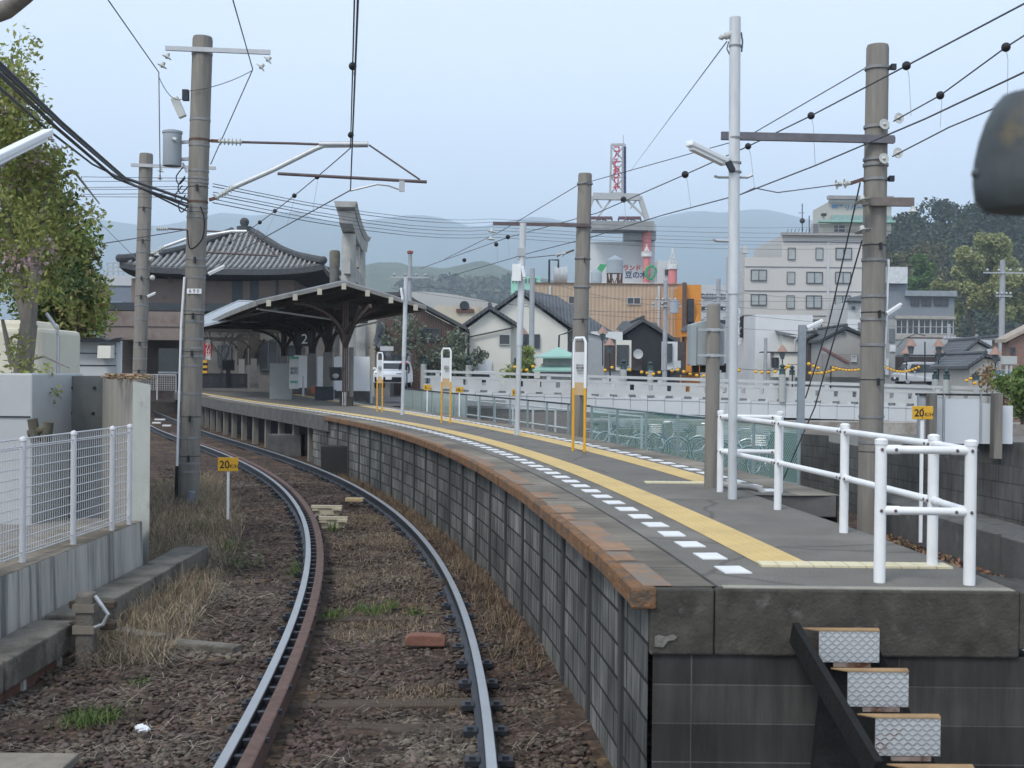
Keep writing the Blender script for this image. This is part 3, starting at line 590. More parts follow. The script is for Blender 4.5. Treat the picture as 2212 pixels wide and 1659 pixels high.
for i in range(7): mb.obox((a.x+random.uniform(-.03,.03),a.y+random.uniform(-.04,.04),-.11+random.uniform(0,.03)),.04,.05,.012,m=Matrix.Rotation(random.uniform(0,3),4,'Z')@Matrix.Rotation(random.uniform(-.8,.8),4,'X'))
one('paper_scrap',mb,wpaint,'crumpled white paper scrap on the ballast at lower left','litter')
# retaining wall and fence
RW=T('retaining_wall','stained low concrete retaining wall carrying the white mesh fence','wall',(-4,10,-.2))
mb=MB().prism([(-4.5,-.3),(-3.87,-.3),(-3.90,.59),(-4.5,.59)],3,12.7); mb.build('wall_body',wallc,RW,bevel=.01)
MB().add([(-4.5,3,.594),(-3.90,3,.594),(-3.90,12.7,.594),(-4.5,12.7,.594)],[(0,1,2,3)]).build('wall_top',mat('mossy_coping',(.2,.175,.14),.95,var=.3,scale=5,col2=(.12,.105,.08),thr=.5,scale2=2,bump=.3),RW)
FN=T('mesh_fence','white welded mesh fence standing on the left retaining wall','fence',(-4.0,10,.6))
fw=mat('fence_white',(.56,.57,.585),.45,var=.08,scale=5)
fp=[(-4.13,4.6),(-4.1,6.4),(-4.08,8.1),(-4.05,9.1),(-4.03,9.9),(-3.995,10.95),(-3.965,11.92),(-3.945,12.4)]
hz=[.055]+[.12+.082*k for k in range(11)]+[1.02]
for x,y in fp: MB().lathe((x,y,.59),[(.027,0),(.027,1.0),(.034,1.005),(.034,1.015),(.024,1.035),(.001,1.045)],12).build('post',fw,FN,smooth=True)
for i in range(len(fp)-1):
    a,b_=Vector((*fp[i],.59)),Vector((*fp[i+1],.59)); d=(b_-a); L_=d.length; d/=L_; mb=MB(); o_=Vector((-.03,0,0))
    for z in hz: mb.tube([a+o_+Vector((0,0,z)),b_+o_+Vector((0,0,z))],.0048 if z not in(hz[0],hz[-1]) else .0075,5,False)
    for z in (hz[1]-.03,hz[-2]+.02): mb.tube([a+o_+Vector((.03,0,z)),b_+o_+Vector((.03,0,z))],.0055,5,False)
    n=int(L_/.047)
    for k in range(1,n):
        p=a+o_+d*(k*L_/n); mb.tube([p+Vector((0,0,hz[0])),p+Vector((0,0,hz[-1]))],.0023,4,False)
    mb.build('mesh_panel',fw,FN)
# yard behind the fence
one('gravel_yard',MB().add([(-30,3,.45),(-4.3,3,.45),(-4.3,14,.45),(-30,16,.45)],[(0,1,2,3)]),mat('yard_gravel',(.19,.18,.165),.95,var=.35,scale=14,bump=.5),None,None,kind='structure')
def quadwall(name,pts,thk,mt,label,bev=.01):     # pts: list of (dx,dytop,Y), zbottom
    mb=MB(); 
    for i in range(len(pts)-1):
        p,q=U(*pts[i]),U(*pts[i+1]); mb.add([(p.x,p.y,-.25),(q.x,q.y,-.25),(q.x,q.y,q.z),(p.x,p.y,p.z),(p.x,p.y+thk,-.25),(q.x,q.y+thk,-.25),(q.x,q.y+thk,q.z),(p.x,p.y+thk,p.z)],[(0,1,2,3),(7,6,5,4),(3,2,6,7),(0,3,7,4),(1,5,6,2)])
    return one(name,mb,mt,label,'wall')
TW=T('tall_retaining_wall','tall grey concrete retaining wall ending in a pillar coloured as if lit behind the mesh fence','wall',U(285,1100,13))
for nm,pts,mt in (('recessed_wall',[(70,812,14.6),(224,812,14.6)],mat('grey_formed_concrete',(.15,.16,.16),.9,var=.2,scale=2,bump=.1)),('wall_face',[(222,812,14.3),(290,822,13.2)],mat('warm_concrete',(.27,.26,.235),.9,var=.18,scale=3,st=(3,3,.3),bump=.1)),('end_pillar',[(287,824,13.0),(325,832,12.75)],mat('lit_end_concrete',(.36,.38,.36),.9,var=.12,scale=4,col2=(.25,.27,.25),thr=.64,scale2=5))):  # end face is paler: the light falling on it is put into its colour
    mb=MB(); p,q=U(*pts[0]),U(*pts[1]); mb.add([(p.x,p.y,-.25),(q.x,q.y,-.25),(q.x,q.y,q.z),(p.x,p.y,p.z),(p.x*1.03,p.y*1.03,-.25),(q.x*1.03,q.y*1.03,-.25),(q.x*1.03,q.y*1.03,q.z),(p.x*1.03,p.y*1.03,p.z)],[(0,1,2,3),(7,6,5,4),(3,2,6,7),(0,3,7,4),(1,5,6,2)]); mb.build(nm,mt,TW)
lf=MB()
for i in range(130):
    p=U(random.uniform(228,322),812,13.4); s=.035; lf.obox((p.x,13.1+random.uniform(0,.7),U(275,815,13.3).z+random.uniform(-.02,.035)-.0*i),s,s,.008,m=Matrix.Rotation(random.uniform(0,6),4,'Z')@Matrix.Rotation(random.uniform(-.7,.7),4,'X'))
lf=one('dead_leaves',lf,mat('dead_leaf',(.25,.18,.11),.9,var=.3,island=.4),'dry leaves drifted along the top of the tall concrete wall','leaves',kind='stuff')
dm=MB()
for dx,dy in ((153,838),(203,838),(151,893),(200,893)):
    p=U(dx,dy,14.58); dm.cyl((p.x,14.61,p.z),(p.x,14.585,p.z),.02,n=10)
dm.build('tie_hole',blk,TW)
# white shed
SH=T('white_shed','white panel shed with a square vent hood behind the concrete wall','shed',U(180,815,17.5))
a,b_=U(92,735,17.5),U(262,735,17.5); shw=mat('shed_panel',(.60,.64,.68),.5,var=.04,scale=2)
MB().add([(a.x-2,17.5,0),(b_.x,17.5,0),(b_.x*1.2,21,0),(a.x-3,21,0),(a.x-2,17.5,a.z),(b_.x,17.5,a.z),(b_.x*1.2,21,a.z),(a.x-3,21,a.z)],[(3,2,1,0),(4,5,6,7),(0,1,5,4),(1,2,6,5),(2,3,7,6),(3,0,4,7)]).build('wall',shw,SH)
mb=MB()
for dy in (763,789): z=U(180,dy,17.5).z; mb.box(a.x,b_.x-.02,17.49,17.5,z-.006,z+.006)
mb.build('panel_joint',dsteel,SH)
MB().box(b_.x-.06,b_.x+.015,17.47,17.5,0,a.z).build('corner_trim',shw,SH)
rf=MB(); n=16; W=b_.x-a.x+2.15
for k in range(n*4):
    x0=a.x-2.1+W*k/(n*4); x1=a.x-2.1+W*(k+1)/(n*4); f_=lambda x:.045*abs(math.sin((x-a.x)*math.pi/.34))
    rf.add([(x0,17.3,a.z+f_(x0)),(x1,17.3,a.z+f_(x1)),(x1*1.2,21.2,a.z+.1+f_(x1)),(x0*1.2,21.2,a.z+.1+f_(x0)),(x0,17.3,a.z-.02),(x1,17.3,a.z-.02)],[(0,1,2,3),(4,5,1,0)])
rf.build('corrugated_roof',dsteel,SH)
p,q=U(211,747,17.3),U(239,774,17.3); MB().add([(p.x,17.5,p.z+.03),(q.x,17.5,p.z+.03),(q.x,17.3,p.z),(p.x,17.3,p.z),(p.x,17.5,q.z),(q.x,17.5,q.z),(q.x,17.28,q.z),(p.x,17.28,q.z)],[(0,3,2,1),(3,7,6,2),(0,4,7,3),(1,2,6,5),(4,5,6,7)]).build('vent_hood',mat('ivory_hood',(.72,.72,.66),.4,var=.03),SH)
# cream block and grey container at far left
cr=mat('cream_wall',(.62,.59,.49),.7,var=.06,scale=2); CB=T('cream_water_tank','cream coloured tank housing behind the street tree at far left','tank',U(60,950,15.6))
a,b_=U(-60,700,15.6),U(93,700,15.6); MB().box(a.x,b_.x,15.6,17.0,0,U(60,708,15.6).z).build('body',cr,CB,bevel=.06); p,q=U(-20,690,15.7),U(62,700,15.7); MB().box(p.x,q.x,15.8,16.8,q.z-.1,p.z).build('lid',cr,CB,bevel=.05)
GCn=T('grey_cabinet','large pale grey cabinet at the far left behind the mesh fence','cabinet',U(20,1010,13.4)); a,b_=U(-80,820,13.4),U(70,820,13.4); gcm=mat('grey_cabinet_paint',(.40,.42,.43),.5,var=.06,scale=2)
MB().box(a.x,b_.x,13.4,15,.4,U(0,806,13.4).z).build('body',gcm,GCn,bevel=.02); z=U(0,900,13.39).z; MB().box(a.x,b_.x-.02,13.385,13.4,z-.008,z+.008).build('door_gap',dsteel,GCn)
PP=T('bent_pipe','thin galvanised pipe with a bent top, standing in front of the white shed','pipe',U(124,900,14.3)); MB().tube([U(100,677,14.3),U(113,695,14.3),U(122,708,14.3),U(126,725,14.3),U(125,860,14.3),U(122,885,14.3),U(115,900,14.3),U(105,905,14.3)],.022,8).build('pipe',steel,PP,smooth=True)
p=U(82,930,12.9); WF=T('log_stakes','dark timber stakes lashed together at the foot of the street tree','stakes',(p.x,12.9,.5))
for a,b_,r in (((70,905),(78,955),.055),((105,912),(100,955),.055),((62,938),(100,925),.045)): MB().cyl(U(*a,12.9),U(*b_,12.9),r,n=10).build('stake',mat('mossy_log%d'%a[0],(.09,.085,.065),.95,var=.4,scale=8,bump=.4),WF,smooth=True)
# ---------------- foliage ----------------
def leafmat(nm,col,isl=.45,tr=.42,var=.25,c2=None): return mat(nm,col,.6,var=var,scale=.7,island=isl,trans=tr,col2=c2,thr=.6,scale2=.5,spec=.25)
def leaves(centers,sz,rng,flat=.0,asp=.5):
    n=len(centers); a=rng.normal(size=(n,3)); a/=np.linalg.norm(a,axis=1)[:,None]; b_=rng.normal(size=(n,3)); b_-=a*(a*b_).sum(1)[:,None]; b_/=np.linalg.norm(b_,axis=1)[:,None]
    s=sz*rng.uniform(.6,1.35,(n,1)); c=np.asarray(centers)
    V=np.stack([c-a*s,c+b_*s*asp,c+a*s,c-b_*s*asp],1).reshape(-1,3); return V,np.arange(4*n).reshape(n,4)
def clump(c,r,n,rng,shell=.55,sq=(1,1,1)):
    d=rng.normal(size=(n,3)); d/=np.linalg.norm(d,axis=1)[:,None]; return np.array(c)+d*(r*rng.uniform(shell,1.05,(n,1)))*np.array(sq)
def tree(name,label,base,limbs,clumps,lsz,lmats,wood,per,rng,group=None,cat='tree',asp=.5):
    t=T(name,label,cat,base,group)
    mb=MB()
    for pts,r0,r1 in limbs: n=len(pts); mb.tube(pts,[r0+(r1-r0)*i/(n-1) for i in range(n)],9)
    mb.build('trunk',wood,t,smooth=True)
    for nm,mt,cs in lmats:
        P=np.vstack([clump(clumps[i][0],clumps[i][1],max(6,int(per*clumps[i][1]**2)),rng,.35) for i in cs]); V,Fc=leaves(P,lsz,rng,asp=asp); arr(nm,V,Fc,mt,parent=t)
    return t
bark=mat('grey_bark',(.19,.175,.155),.9,var=.3,scale=5,st=(2,2,.6),bump=.4,bscale=25)
barkd=mat('dark_bark',(.07,.06,.05),.95,var=.35,scale=6,bump=.4)
lg=leafmat('cherry_leaf',(.27,.30,.10)); lr=leafmat('bronze_leaf',(.26,.19,.10)); lbl=leafmat('faded_blossom',(.55,.42,.43),.3,.3); le=leafmat('evergreen_leaf',(.15,.22,.065),.5,.42); ley=leafmat('bright_leaf',(.27,.33,.10),.4,.45); lbr=leafmat('russet_leaf',(.25,.24,.095),.4,.4)
rng=np.random.default_rng(5); Yt=14.2
limbs=[([U(48,955,Yt),U(45,860,Yt),U(52,780,Yt),U(62,700,Yt)],.13,.1),([U(62,700,Yt),U(45,640,Yt+.1),U(32,560,Yt+.3),U(10,440,Yt+.4)],.085,.04),([U(62,700,Yt),U(75,600,Yt),U(85,500,Yt+.2),U(100,400,Yt+.2),U(140,330,Yt+.2)],.085,.02),([U(85,500,Yt+.2),U(50,380,Yt),U(40,250,Yt),U(25,120,Yt)],.05,.012),([U(47,800,Yt),U(25,780,Yt),U(5,690,Yt-.1)],.06,.02),([U(100,400,Yt),U(160,370,Yt),U(215,440,Yt)],.03,.008),([U(45,860,Yt),U(20,845,Yt),U(-10,840,Yt)],.04,.02),([U(52,780,Yt),U(95,770,Yt-.2),U(150,795,Yt-.3)],.02,.006)]
cl=[]
for i in range(150):
    dx=random.uniform(-60,115); dy=random.uniform(120,640)
    lim=25+max(0,min(75,(dy-90)*.42)); 
    if dx>lim+45*(dy>340)+20*(dy>420): continue
    if random.random()<.1: continue
    cl.append((U(dx,dy,Yt+random.uniform(-.7,.9)),random.uniform(.16,.34)))
for dx,dy in ((140,360),(165,420),(175,470),(190,455),(150,400),(120,330),(60,300),(90,270),(75,130),(55,95),(205,470),(185,520),(130,470)): cl.append((U(dx,dy,Yt+random.uniform(-.2,.3)),random.uniform(.12,.24)))
for dx,dy in ((20,760),(60,790),(85,770),(45,740),(75,815),(100,800),(30,800),(90,845),(115,850)): cl.append((U(dx,dy,Yt-.25),random.uniform(.1,.17)))
ix=list(range(len(cl))); gi=[i for i in ix if i%7 not in(3,5)]; ri=[i for i in ix if i%7==3]
bi=[i for i in ix if i%7==5]
tree('cherry_tree','slender cherry tree with grey forked trunk and fading pink blossom at far left','tree' and U(48,960,Yt),limbs,cl,.036,[('leaves',lg,gi),('pale_leaves',ley,ri)],bark,1900,rng)
ch=[o for o in S.objects if o.name=='cherry_tree'][0]
bl_=[(U(random.uniform(-40,95),random.uniform(230,430),Yt+random.uniform(-.4,.5)),random.uniform(.15,.3)) for i in range(14)]+[(U(60,560,Yt-.3),.2),(U(95,540,Yt-.3),.2),(U(20,555,Yt-.2),.22)]
P=np.vstack([clump(c,r,int(900*r*r)+30,rng,.2) for c,r in bl_]); V,Fc=leaves(P,.026,rng,asp=.9); arr('blossom',V,Fc,lbl,parent=ch)
# evergreen mass behind
rng=np.random.default_rng(9)
def mass(name,label,Yc,outline,ncl,rr,lsz,per,mats_,wood,x0):
    cl=[]
    for i in range(ncl):
        dy=random.uniform(outline[0][1],outline[-1][1]); dxm=np.interp(dy,[o[1] for o in outline],[o[0] for o in outline]); r=random.uniform(*rr); u=random.random()**.6
        cl.append((U(x0+(dxm-x0-r/px(Yc)*.9)*u,dy,Yc+random.uniform(-.5,1.3)*(1-u*.6)),r))
    ix=list(range(ncl)); b_=U((x0+outline[-1][0])/2,830,Yc+.5); b_.z=0; tp=U((x0+outline[0][0])/2,outline[0][1]+60,Yc+.5)
    tree(name,label,b_,[([b_,(b_+tp)/2,tp],.14,.03)]+[([(b_+tp)/2,Vector(c[0])],.06,.01) for c in cl[::5]],cl,lsz,[(nm,mt,ix[k::len(mats_)]) for k,(nm,mt) in enumerate(mats_)],wood,per,rng)
mass('evergreen_tree','dense dark evergreen tree behind the cherry tree and white shed',19.5,[(120,360),(190,470),(225,540),(240,620),(244,680),(240,725)],110,(.3,.6),.055,820,[('leaves',le),('bright_leaves',ley),('dark_leaves',leafmat('deep_leaf',(.06,.095,.035),.4,.3)),('russet_leaves',lbr)],barkd,30)
mass('evergreen_shrub','rounded leafy shrub just above the white shed roof',18.6,[(215,600),(245,650),(250,690),(240,728)],26,(.2,.36),.055,820,[('leaves',ley),('russet_leaves',lbr),('dark_leaves',MATS['deep_leaf'])],barkd,120)
BR=T('overhanging_branch','thick grey branch end at the top left corner','branch',U(-60,60,9)); MB().tube([U(-200,110,9.2),U(-30,35,9),U(15,20,9),U(50,-5,8.9),U(120,-60,8.8)],[.09,.075,.07,.06,.04],10).build('limb',bark,BR,smooth=True)
# ---------------- pole kit ----------------
def pole(label,dxb,dxt,dyt,Y,r0,r1,zb=-.2,group='concrete catenary poles',mt=None,dyb=None):
    t=U(dxt,dyt,Y); 
    b_=U(dxb,dyb or 1000,Y); b_.z=zb; 
    o=T('catenary_pole',label,'pole',b_,group); ax=(t-b_)
    MB().tube([b_,t-ax*.006,t],[r0,r1*1.0,r1*.93],22).build('shaft',mt or conc,o,smooth=True)
    return o,b_,t
def at(b_,t,z): return b_+(t-b_)*((z-b_.z)/(t.z-b_.z))
def band(o,c,r,h=.045,m=None): MB().cyl((c.x,c.y,c.z-h/2),(c.x,c.y,c.z+h/2),r,n=22).build('band',m or bandm_,o,smooth=True)
def insul(o,p,q,n=6,r=.062,core=.03,par_m=None):
    p,q=Vector(p),Vector(q); mb=MB(); d=q-p; m=d.to_track_quat('Z','Y').to_matrix().to_4x4(); L_=d.length; pr=[(core,0)]
    for k in range(n): z=L_*(k+.3)/n; pr+=[(core,z),(r,z+L_*.10/n*2),(r*.97,z+L_*.16/n*2),(core,z+L_*.22/n*2)]
    pr.append((core,L_)); mb.lathe(p,pr,14,m); return mb.build('insulator',par_m or porc,o,smooth=True)
def disc(o,p,d,r=.085,n=2,gap=.13):
    d=Vector(d).normalized(); m=d.to_track_quat('Z','Y').to_matrix().to_4x4(); 
    for k in range(n):
        MB().lathe(Vector(p)+d*gap*k,[(.012,-.05),(.03,-.045),(.035,.0),(r*.6,.012),(r,.03),(r*.96,.038),(.03,.03),(.012,.06)],16,m).build('insulator',porc,o,smooth=True)
def steps_(o,b_,t,zs,r,side=1):
    for z in zs: mb=MB(); c=at(b_,t,z); mb.box(c.x+side*.02,c.x+side*.05,c.y-r-.06,c.y-r,z-.08,z+.02); mb.cyl((c.x,c.y,z-.006),(c.x,c.y,z+.006),r+.003,n=18); mb.build('step_bracket',dsteel,o)
def lampfix(label,p,q,Y,arm=None,group='fluorescent platform lamps',w_=.07,Y2=None):
    a,b_=U(*p,Y),U(*q,Y2 or Y); o=T('tube_lamp',label,'lamp',a,group); d=(b_-a)
    MB().bar(a,b_,w_,w_*.6).build('housing',wpaint,o,bevel=.012); MB().bar(a+d*.06+Vector((0,-.0,-w_*.42)),b_-d*.06+Vector((0,0,-w_*.42)),w_*.7,w_*.35).build('tube',mat('lamp_diffuser_%d'%p[0],(.75,.77,.78),.3,var=.03),o)
    if arm: MB().tube([U(*arm,Y),a+Vector((0,0,-.02))],.018,7).build('arm',steel,o)
    return o
# ---- P1 ----
Y1=20.4; P1,b1,t1=pole('tall concrete pole left of the near track, carrying the transformer and cantilever',406,438,80,Y1,.172,.168,-.2,dyb=1085)
cA=lambda dx,dy:U(dx,dy,Y1)
for dy in (117,260,303,315,370,386,395,437,448,457,470,560,576,600,670,695,733,752,770,790,850,945,1000,1018): band(P1,at(b1,t1,cA(430,dy).z),.176,.035,rustb if dy in(303,437) else None)
steps_(P1,b1,t1,[cA(430,q).z for q in (405,560,680,760,900,985)],.172)
MB().bar(cA(364,110)+Vector((0,-.17,0)),cA(588,119)+Vector((0,-.17,0)),.05,.075).build('crossarm',steel,P1)
disc(P1,cA(368,118)+Vector((0,-.17,-.06)),(-.45,0,-.9),.09,2,.17); disc(P1,cA(585,125)+Vector((0,-.17,-.06)),(-.7,0,-.75),.09,2,.17)
MB().bar(cA(293,359)+Vector((0,9.0,0)),cA(300,359)+Vector((0,9.0,0)),.01).v
# cantilever
C1=P1
insul(C1,cA(472,305),cA(523,307),6); insul(C1,cA(466,428),cA(506,404),6)
MB().bar(cA(455,304),cA(474,305),.05).build('bracket',rust,P1); MB().bar(cA(452,432),cA(468,427),.05).build('bracket',rust,P1)
MB().tube([cA(523,307),cA(640,310),cA(690,312)],.022,8).build('top_tie',mauve,P1,smooth=True)
MB().tube([cA(506,404),cA(590,367),cA(680,322),cA(700,314),cA(795,313)],.042,10).build('cantilever_tube',polep,P1,smooth=True)
MB().tube([cA(690,312),cA(795,312)],.05,10).build('sleeve',MATS['galvanised_steel'],P1,smooth=True)
MB().tube([cA(600,375),cA(922,393)],.028,8).build('registration_arm',mauve,P1,smooth=True)
MB().tube([cA(797,313),cA(907,388)],.016,7).build('stay_rod',mauve,P1,smooth=True)
MB().tube([cA(757,412),cA(785,405),cA(815,398),cA(840,401),cA(865,410)],.016,7).build('steady_arm',steel,P1,smooth=True); MB().bar(cA(868,388),cA(868,414),.09,.05).build('arm_bracket',steel,P1)
# transformer
TR=P1; c=cA(374,322); MB().lathe((c.x,c.y-.05,cA(374,360).z),[(.15,0),(.155,.01),(.155,cA(374,290).z-cA(374,360).z),(.168,cA(374,290).z-cA(374,360).z+.002),(.168,cA(374,285).z-cA(374,360).z),(.06,cA(374,281).z-cA(374,360).z),(.001,cA(374,280).z-cA(374,360).z)],20).build('transformer_tank',mat('transformer_grey',(.33,.37,.41),.5,var=.08,scale=3),P1,smooth=True)
MB().tube([c+Vector((.06,-.2,.14)),c+Vector((.13,-.24,.11))],.03,8).build('bushing',porc,P1)
for dy in (308,345): MB().bar(cA(388,dy),cA(408,dy-2),.05,.05).build('transformer_bracket',steel,P1)
MB().bar(cA(395,352),cA(403,372),.03).build('transformer_strut',steel,P1)
p=cA(392,235); MB().obox(p+Vector((-.02,-.1,0)),.13,.1,.36,m=Matrix.Rotation(-.42,4,'Y')).build('cutout_switch',porc,P1,bevel=.015); MB().obox(cA(404,208)+Vector((0,-.08,0)),.1,.1,.18).build('arrester',dsteel,P1)
mb=MB()
for a in ((400,380),(404,400),(398,420),(405,440)): mb.tube(smo([cA(*a)+Vector((.02,-.2,.12)),cA(a[0]-12,a[1]+6)+Vector((0,-.2,0)),cA(a[0]-6,a[1]+18)+Vector((0,-.2,-.03)),cA(a[0]+8,a[1]+8)+Vector((0,-.2,0))]),.010,6)
mb.tube(smo([cA(440,450)+Vector((0,-.2,0)),cA(455,480)+Vector((-.05,-.22,0)),cA(450,520)+Vector((-.05,-.22,0)),cA(425,540)+Vector((-.05,-.22,0)),cA(412,500)+Vector((0,-.22,0))]),.012,6)
mb.build('cable_loop',black,P1)
MB().tube([cA(404,600)+Vector((0,-.16,0)),cA(397,700)+Vector((0,-.16,0)),cA(388,1010)+Vector((0,-.16,0))],.02,8).build('conduit',wpaint,P1,smooth=True); MB().tube([cA(388,1005)+Vector((0,-.16,0)),cA(386,1080)+Vector((0,-.16,0))],.03,8).build('conduit_foot',black,P1)
p,q=cA(410,625),cA(441,636); NPm=MB().box(p.x,q.x,Y1-.185,Y1-.178,q.z,p.z); NPm.build('number_plate',whl,P1); text(P1,'plate_number','6 9 0',((p.x+q.x)/2,Y1-.187,(p.z+q.z)/2),.085,blk)
lampfix('white tube lamp sticking out to the right of the tall transformer pole',(450,591),(485,574),Y1-.2)
p=cA(420,1108); one('plastic_guard',MB().tube([cA(413,1112)+Vector((0,-.3,0)),cA(425,1058)+Vector((0,-.3,0))],.06,8),mat('blue_grey_plastic',(.2,.24,.28),.5,var=.3),'crumpled grey plastic cable guard at the foot of the tall pole','cable guard')
# ---- P2 ----
Y2=30.5; P2,b2_,t2=pole('second concrete pole on the left, farther back beside the white shed',297,316,332,Y2,.175,.168,-.2,dyb=825)
cB=lambda dx,dy:U(dx,dy,Y2)
for dy in (360,495,545,580,600,660,690,750,775): band(P2,at(b2_,t2,cB(308,dy).z),.178,.035)
steps_(P2,b2_,t2,[cB(308,q).z for q in (450,520,600,640,740,800)],.172)
MB().bar(cB(288,359)+Vector((0,-.18,0)),cB(470,366)+Vector((0,-.18,0)),.05,.08).build('crossarm',steel,P2); disc(P2,cB(352,370)+Vector((0,-.18,0)),(-.2,0,-1),.085,2,.18)
insul(P2,cB(338,494),cB(364,494),6); MB().tube([cB(364,494),cB(500,502)],.025,7).build('top_tie',mauve,P2); insul(P2,cB(330,548),cB(356,533),6); MB().tube([cB(356,533),cB(400,517),cB(470,505),cB(500,500),cB(533,500)],.042,8).build('cantilever_tube',polep,P2,smooth=True)
MB().tube([cB(445,545),cB(600,553)],.025,7).build('registration_arm',mauve,P2); MB().tube([cB(535,501),cB(595,550)],.015,6).build('stay_rod',mauve,P2)
for dx,dy in ((322,560),(325,600)): MB().sph(cB(dx+4,dy),.07,8).build('bell',porc,P2)
disc(P2,cB(328,545),(0,0,-1),.08,1); disc(P2,cB(340,549),(0,0,-1),.08,1)
lampfix('small white tube lamp on the second left pole',(318,640),(336,632),Y2-.1)
# ---- centre pole ----
Y3=28.5; P3,b3,t3=pole('concrete pole in the middle of the picture, behind the nearest boarding sign',1246,1264,375,Y3,.205,.162,0,dyb=960)
cC=lambda dx,dy:U(dx,dy,Y3)
for dy in (397,490,559,620,735,830): band(P3,at(b3,t3,cC(1255,dy).z),.205 if dy>600 else .19,.04)
steps_(P3,b3,t3,[cC(1255,q).z for q in (560,690,770,850)],.19)
MB().bar(cC(1065,485)+Vector((0,-.2,0)),cC(1274,489)+Vector((0,-.2,0)),.06,.08).build('span_arm',mauve,P3); MB().tube([cC(1270,640),cC(1271,700),cC(1266,760)],.025,7).build('conduit',steel,P3)
disc(P3,cC(1063,500)+Vector((0,-.2,0)),(-.12,0,-1),.1,2,.18); MB().bar(cC(1240,540),cC(1220,548),.04).build('rod',rustb,P3); disc(P3,cC(1218,548),(-1,0,-.25),.075,2,.14)
# thin rusty lamp posts
def lpost(lb,dxb,dyb,dxt,dyt,r0,r1,Y=None):
    g_=G(dxb,dyb,ZP); Y=Y or g_.y; b_=Vector((g_.x,Y,ZP)); t=U(dxt,dyt,Y); zm=(b_.z*.55+t.z*.45); o=T('lamp_post',lb,'lamp post',b_,'steel lamp posts on the platform')
    m_=at(b_,t,zm); MB().tube([b_,m_],r0,16).build('lower_tube',mat('silver_tube_%d'%dxb,(.52,.55,.57),.45,.3,var=.12,scale=4,st=(3,3,.5)),o,smooth=True); MB().tube([m_-Vector((0,0,.1)),t],r1,16).build('upper_tube',polep,o,smooth=True); return o,b_,t,Y
LP,bL,tL,YL=lpost('tall silver steel post near the white railing, with rusty upper tube',1582,1078,1588,38,.041,.05)
cL=lambda dx,dy:U(dx,dy,YL)
for dy in (100,298,352,372): band(LP,cL(1588,dy),.055,.018)
disc(LP,cL(1574,76),(-1,0,-.3),.025,2,.03); MB().tube([cL(1574,90),cL(1570,105),cL(1578,122),cL(1588,125)],.006,5).build('tail_wire',wirem,LP); MB().tube([cL(1601,70),cL(1604,90),cL(1602,112)],.008,5).build('tail_wire',wirem,LP)
MB().tube([cL(1543,380),cL(1552,383),cL(1615,383),cL(1626,378)],.012,7).build('hook_arm',steel,LP); MB().tube([cL(1541,517),cL(1548,520),cL(1580,521)],.014,7).build('hook_arm',steel,LP)
MB().bar(cL(1570,352)+Vector((0,-.06,0)),cL(1580,372)+Vector((0,-.06,0)),.05,.05).build('clamp',dsteel,LP)
lampfix('white tube lamp held out to the left by the tall silver post',(1568,348),(1488,309),YL,w_=.085,Y2=YL-.25)
L2,bb,tt,Yq=lpost('thin rusty lamp post between the middle boarding sign and the centre pole',1116,940,1130,482,.047,.058); MB().obox(U(1122,590,Yq)+Vector((-.05,-.1,0)),.16,.12,.3).build('meter_box',wpaint,L2); MB().bar(U(1118,545,Yq),U(1135,545,Yq),.15).build('junction_box',steel,L2)
lampfix('white tube lamp close under the top of the thin rusty lamp post',(1128,575),(1133,600),Yq-.15,w_=.1)
L3,bb,tt,Yq=lpost('thin lamp post beside the right eave of the canopy',869,896,877,600,.045,.055); 
lampfix('short white tube lamp by the canopy lamp post',(866,622),(870,648),Yq-.1,w_=.1)
# cabinet post
CP=T('cabinet_post','short round-topped concrete post carrying the back of a grey cabinet','post',G(1537,1053,ZP)); g_=G(1537,1053,ZP); t=U(1541,655,g_.y)
MB().tube([g_,at(g_,t,t.z-.04),at(g_,t,t.z-.012),t],[.073,.066,.055,.02],18).build('shaft',conc,CP,smooth=True)
a,b_=U(1494,695,g_.y),U(1568,790,g_.y); cbm=mat('cabinet_grey',(.30,.34,.36),.45,var=.07,scale=3); MB().prism([(a.x,b_.z),(b_.x,b_.z),(b_.x,a.z-.02),((a.x+b_.x)/2,a.z+.03),(a.x,a.z-.02)],g_.y+.075,g_.y+.3).build('cabinet',cbm,CP,bevel=.012)
MB().box(a.x-.0,a.x+.06,g_.y+.06,g_.y+.075,b_.z,a.z-.03).build('cabinet_flange',cbm,CP)
for z in (U(1537,713,g_.y).z,U(1537,768,g_.y).z): MB().cyl((g_.x,g_.y,z-.015),(g_.x,g_.y,z+.015),.075,n=18).build('band',steel,CP); MB().bar((g_.x-.16,g_.y-.06,z),(g_.x+.12,g_.y-.06,z),.018).build('band_bolt',steel,CP)
mb=MB()
for dx in (1502,1520,1560): p=U(dx,796,g_.y+.15); mb.box(p.x-.03,p.x+.03,p.y-.05,p.y+.05,p.z-.04,p.z+.05)
mb.build('cable_gland',black,CP); MB().tube([U(1556,800,g_.y+.1),U(1552,830,g_.y+.08),U(1549,850,g_.y+.06),U(1549,1045,g_.y+.03)],.012,7).build('cable',wpaint,CP)
PVC=T('drain_pipe','short curved grey plastic pipe lying on the platform edge behind the silver post','pipe',G(1650,1060,ZP)); q=[G(1560,1053,ZP),G(1575,1056,ZP),G(1620,1058,ZP),G(1640,1062,ZP),G(1652,1075,ZP-.05)]; MB().tube([v+Vector((0,0,.03)) for v in q],.028,10).build('pipe',mat('pvc_grey',(.3,.3,.3),.5,var=.1),PVC,smooth=True)
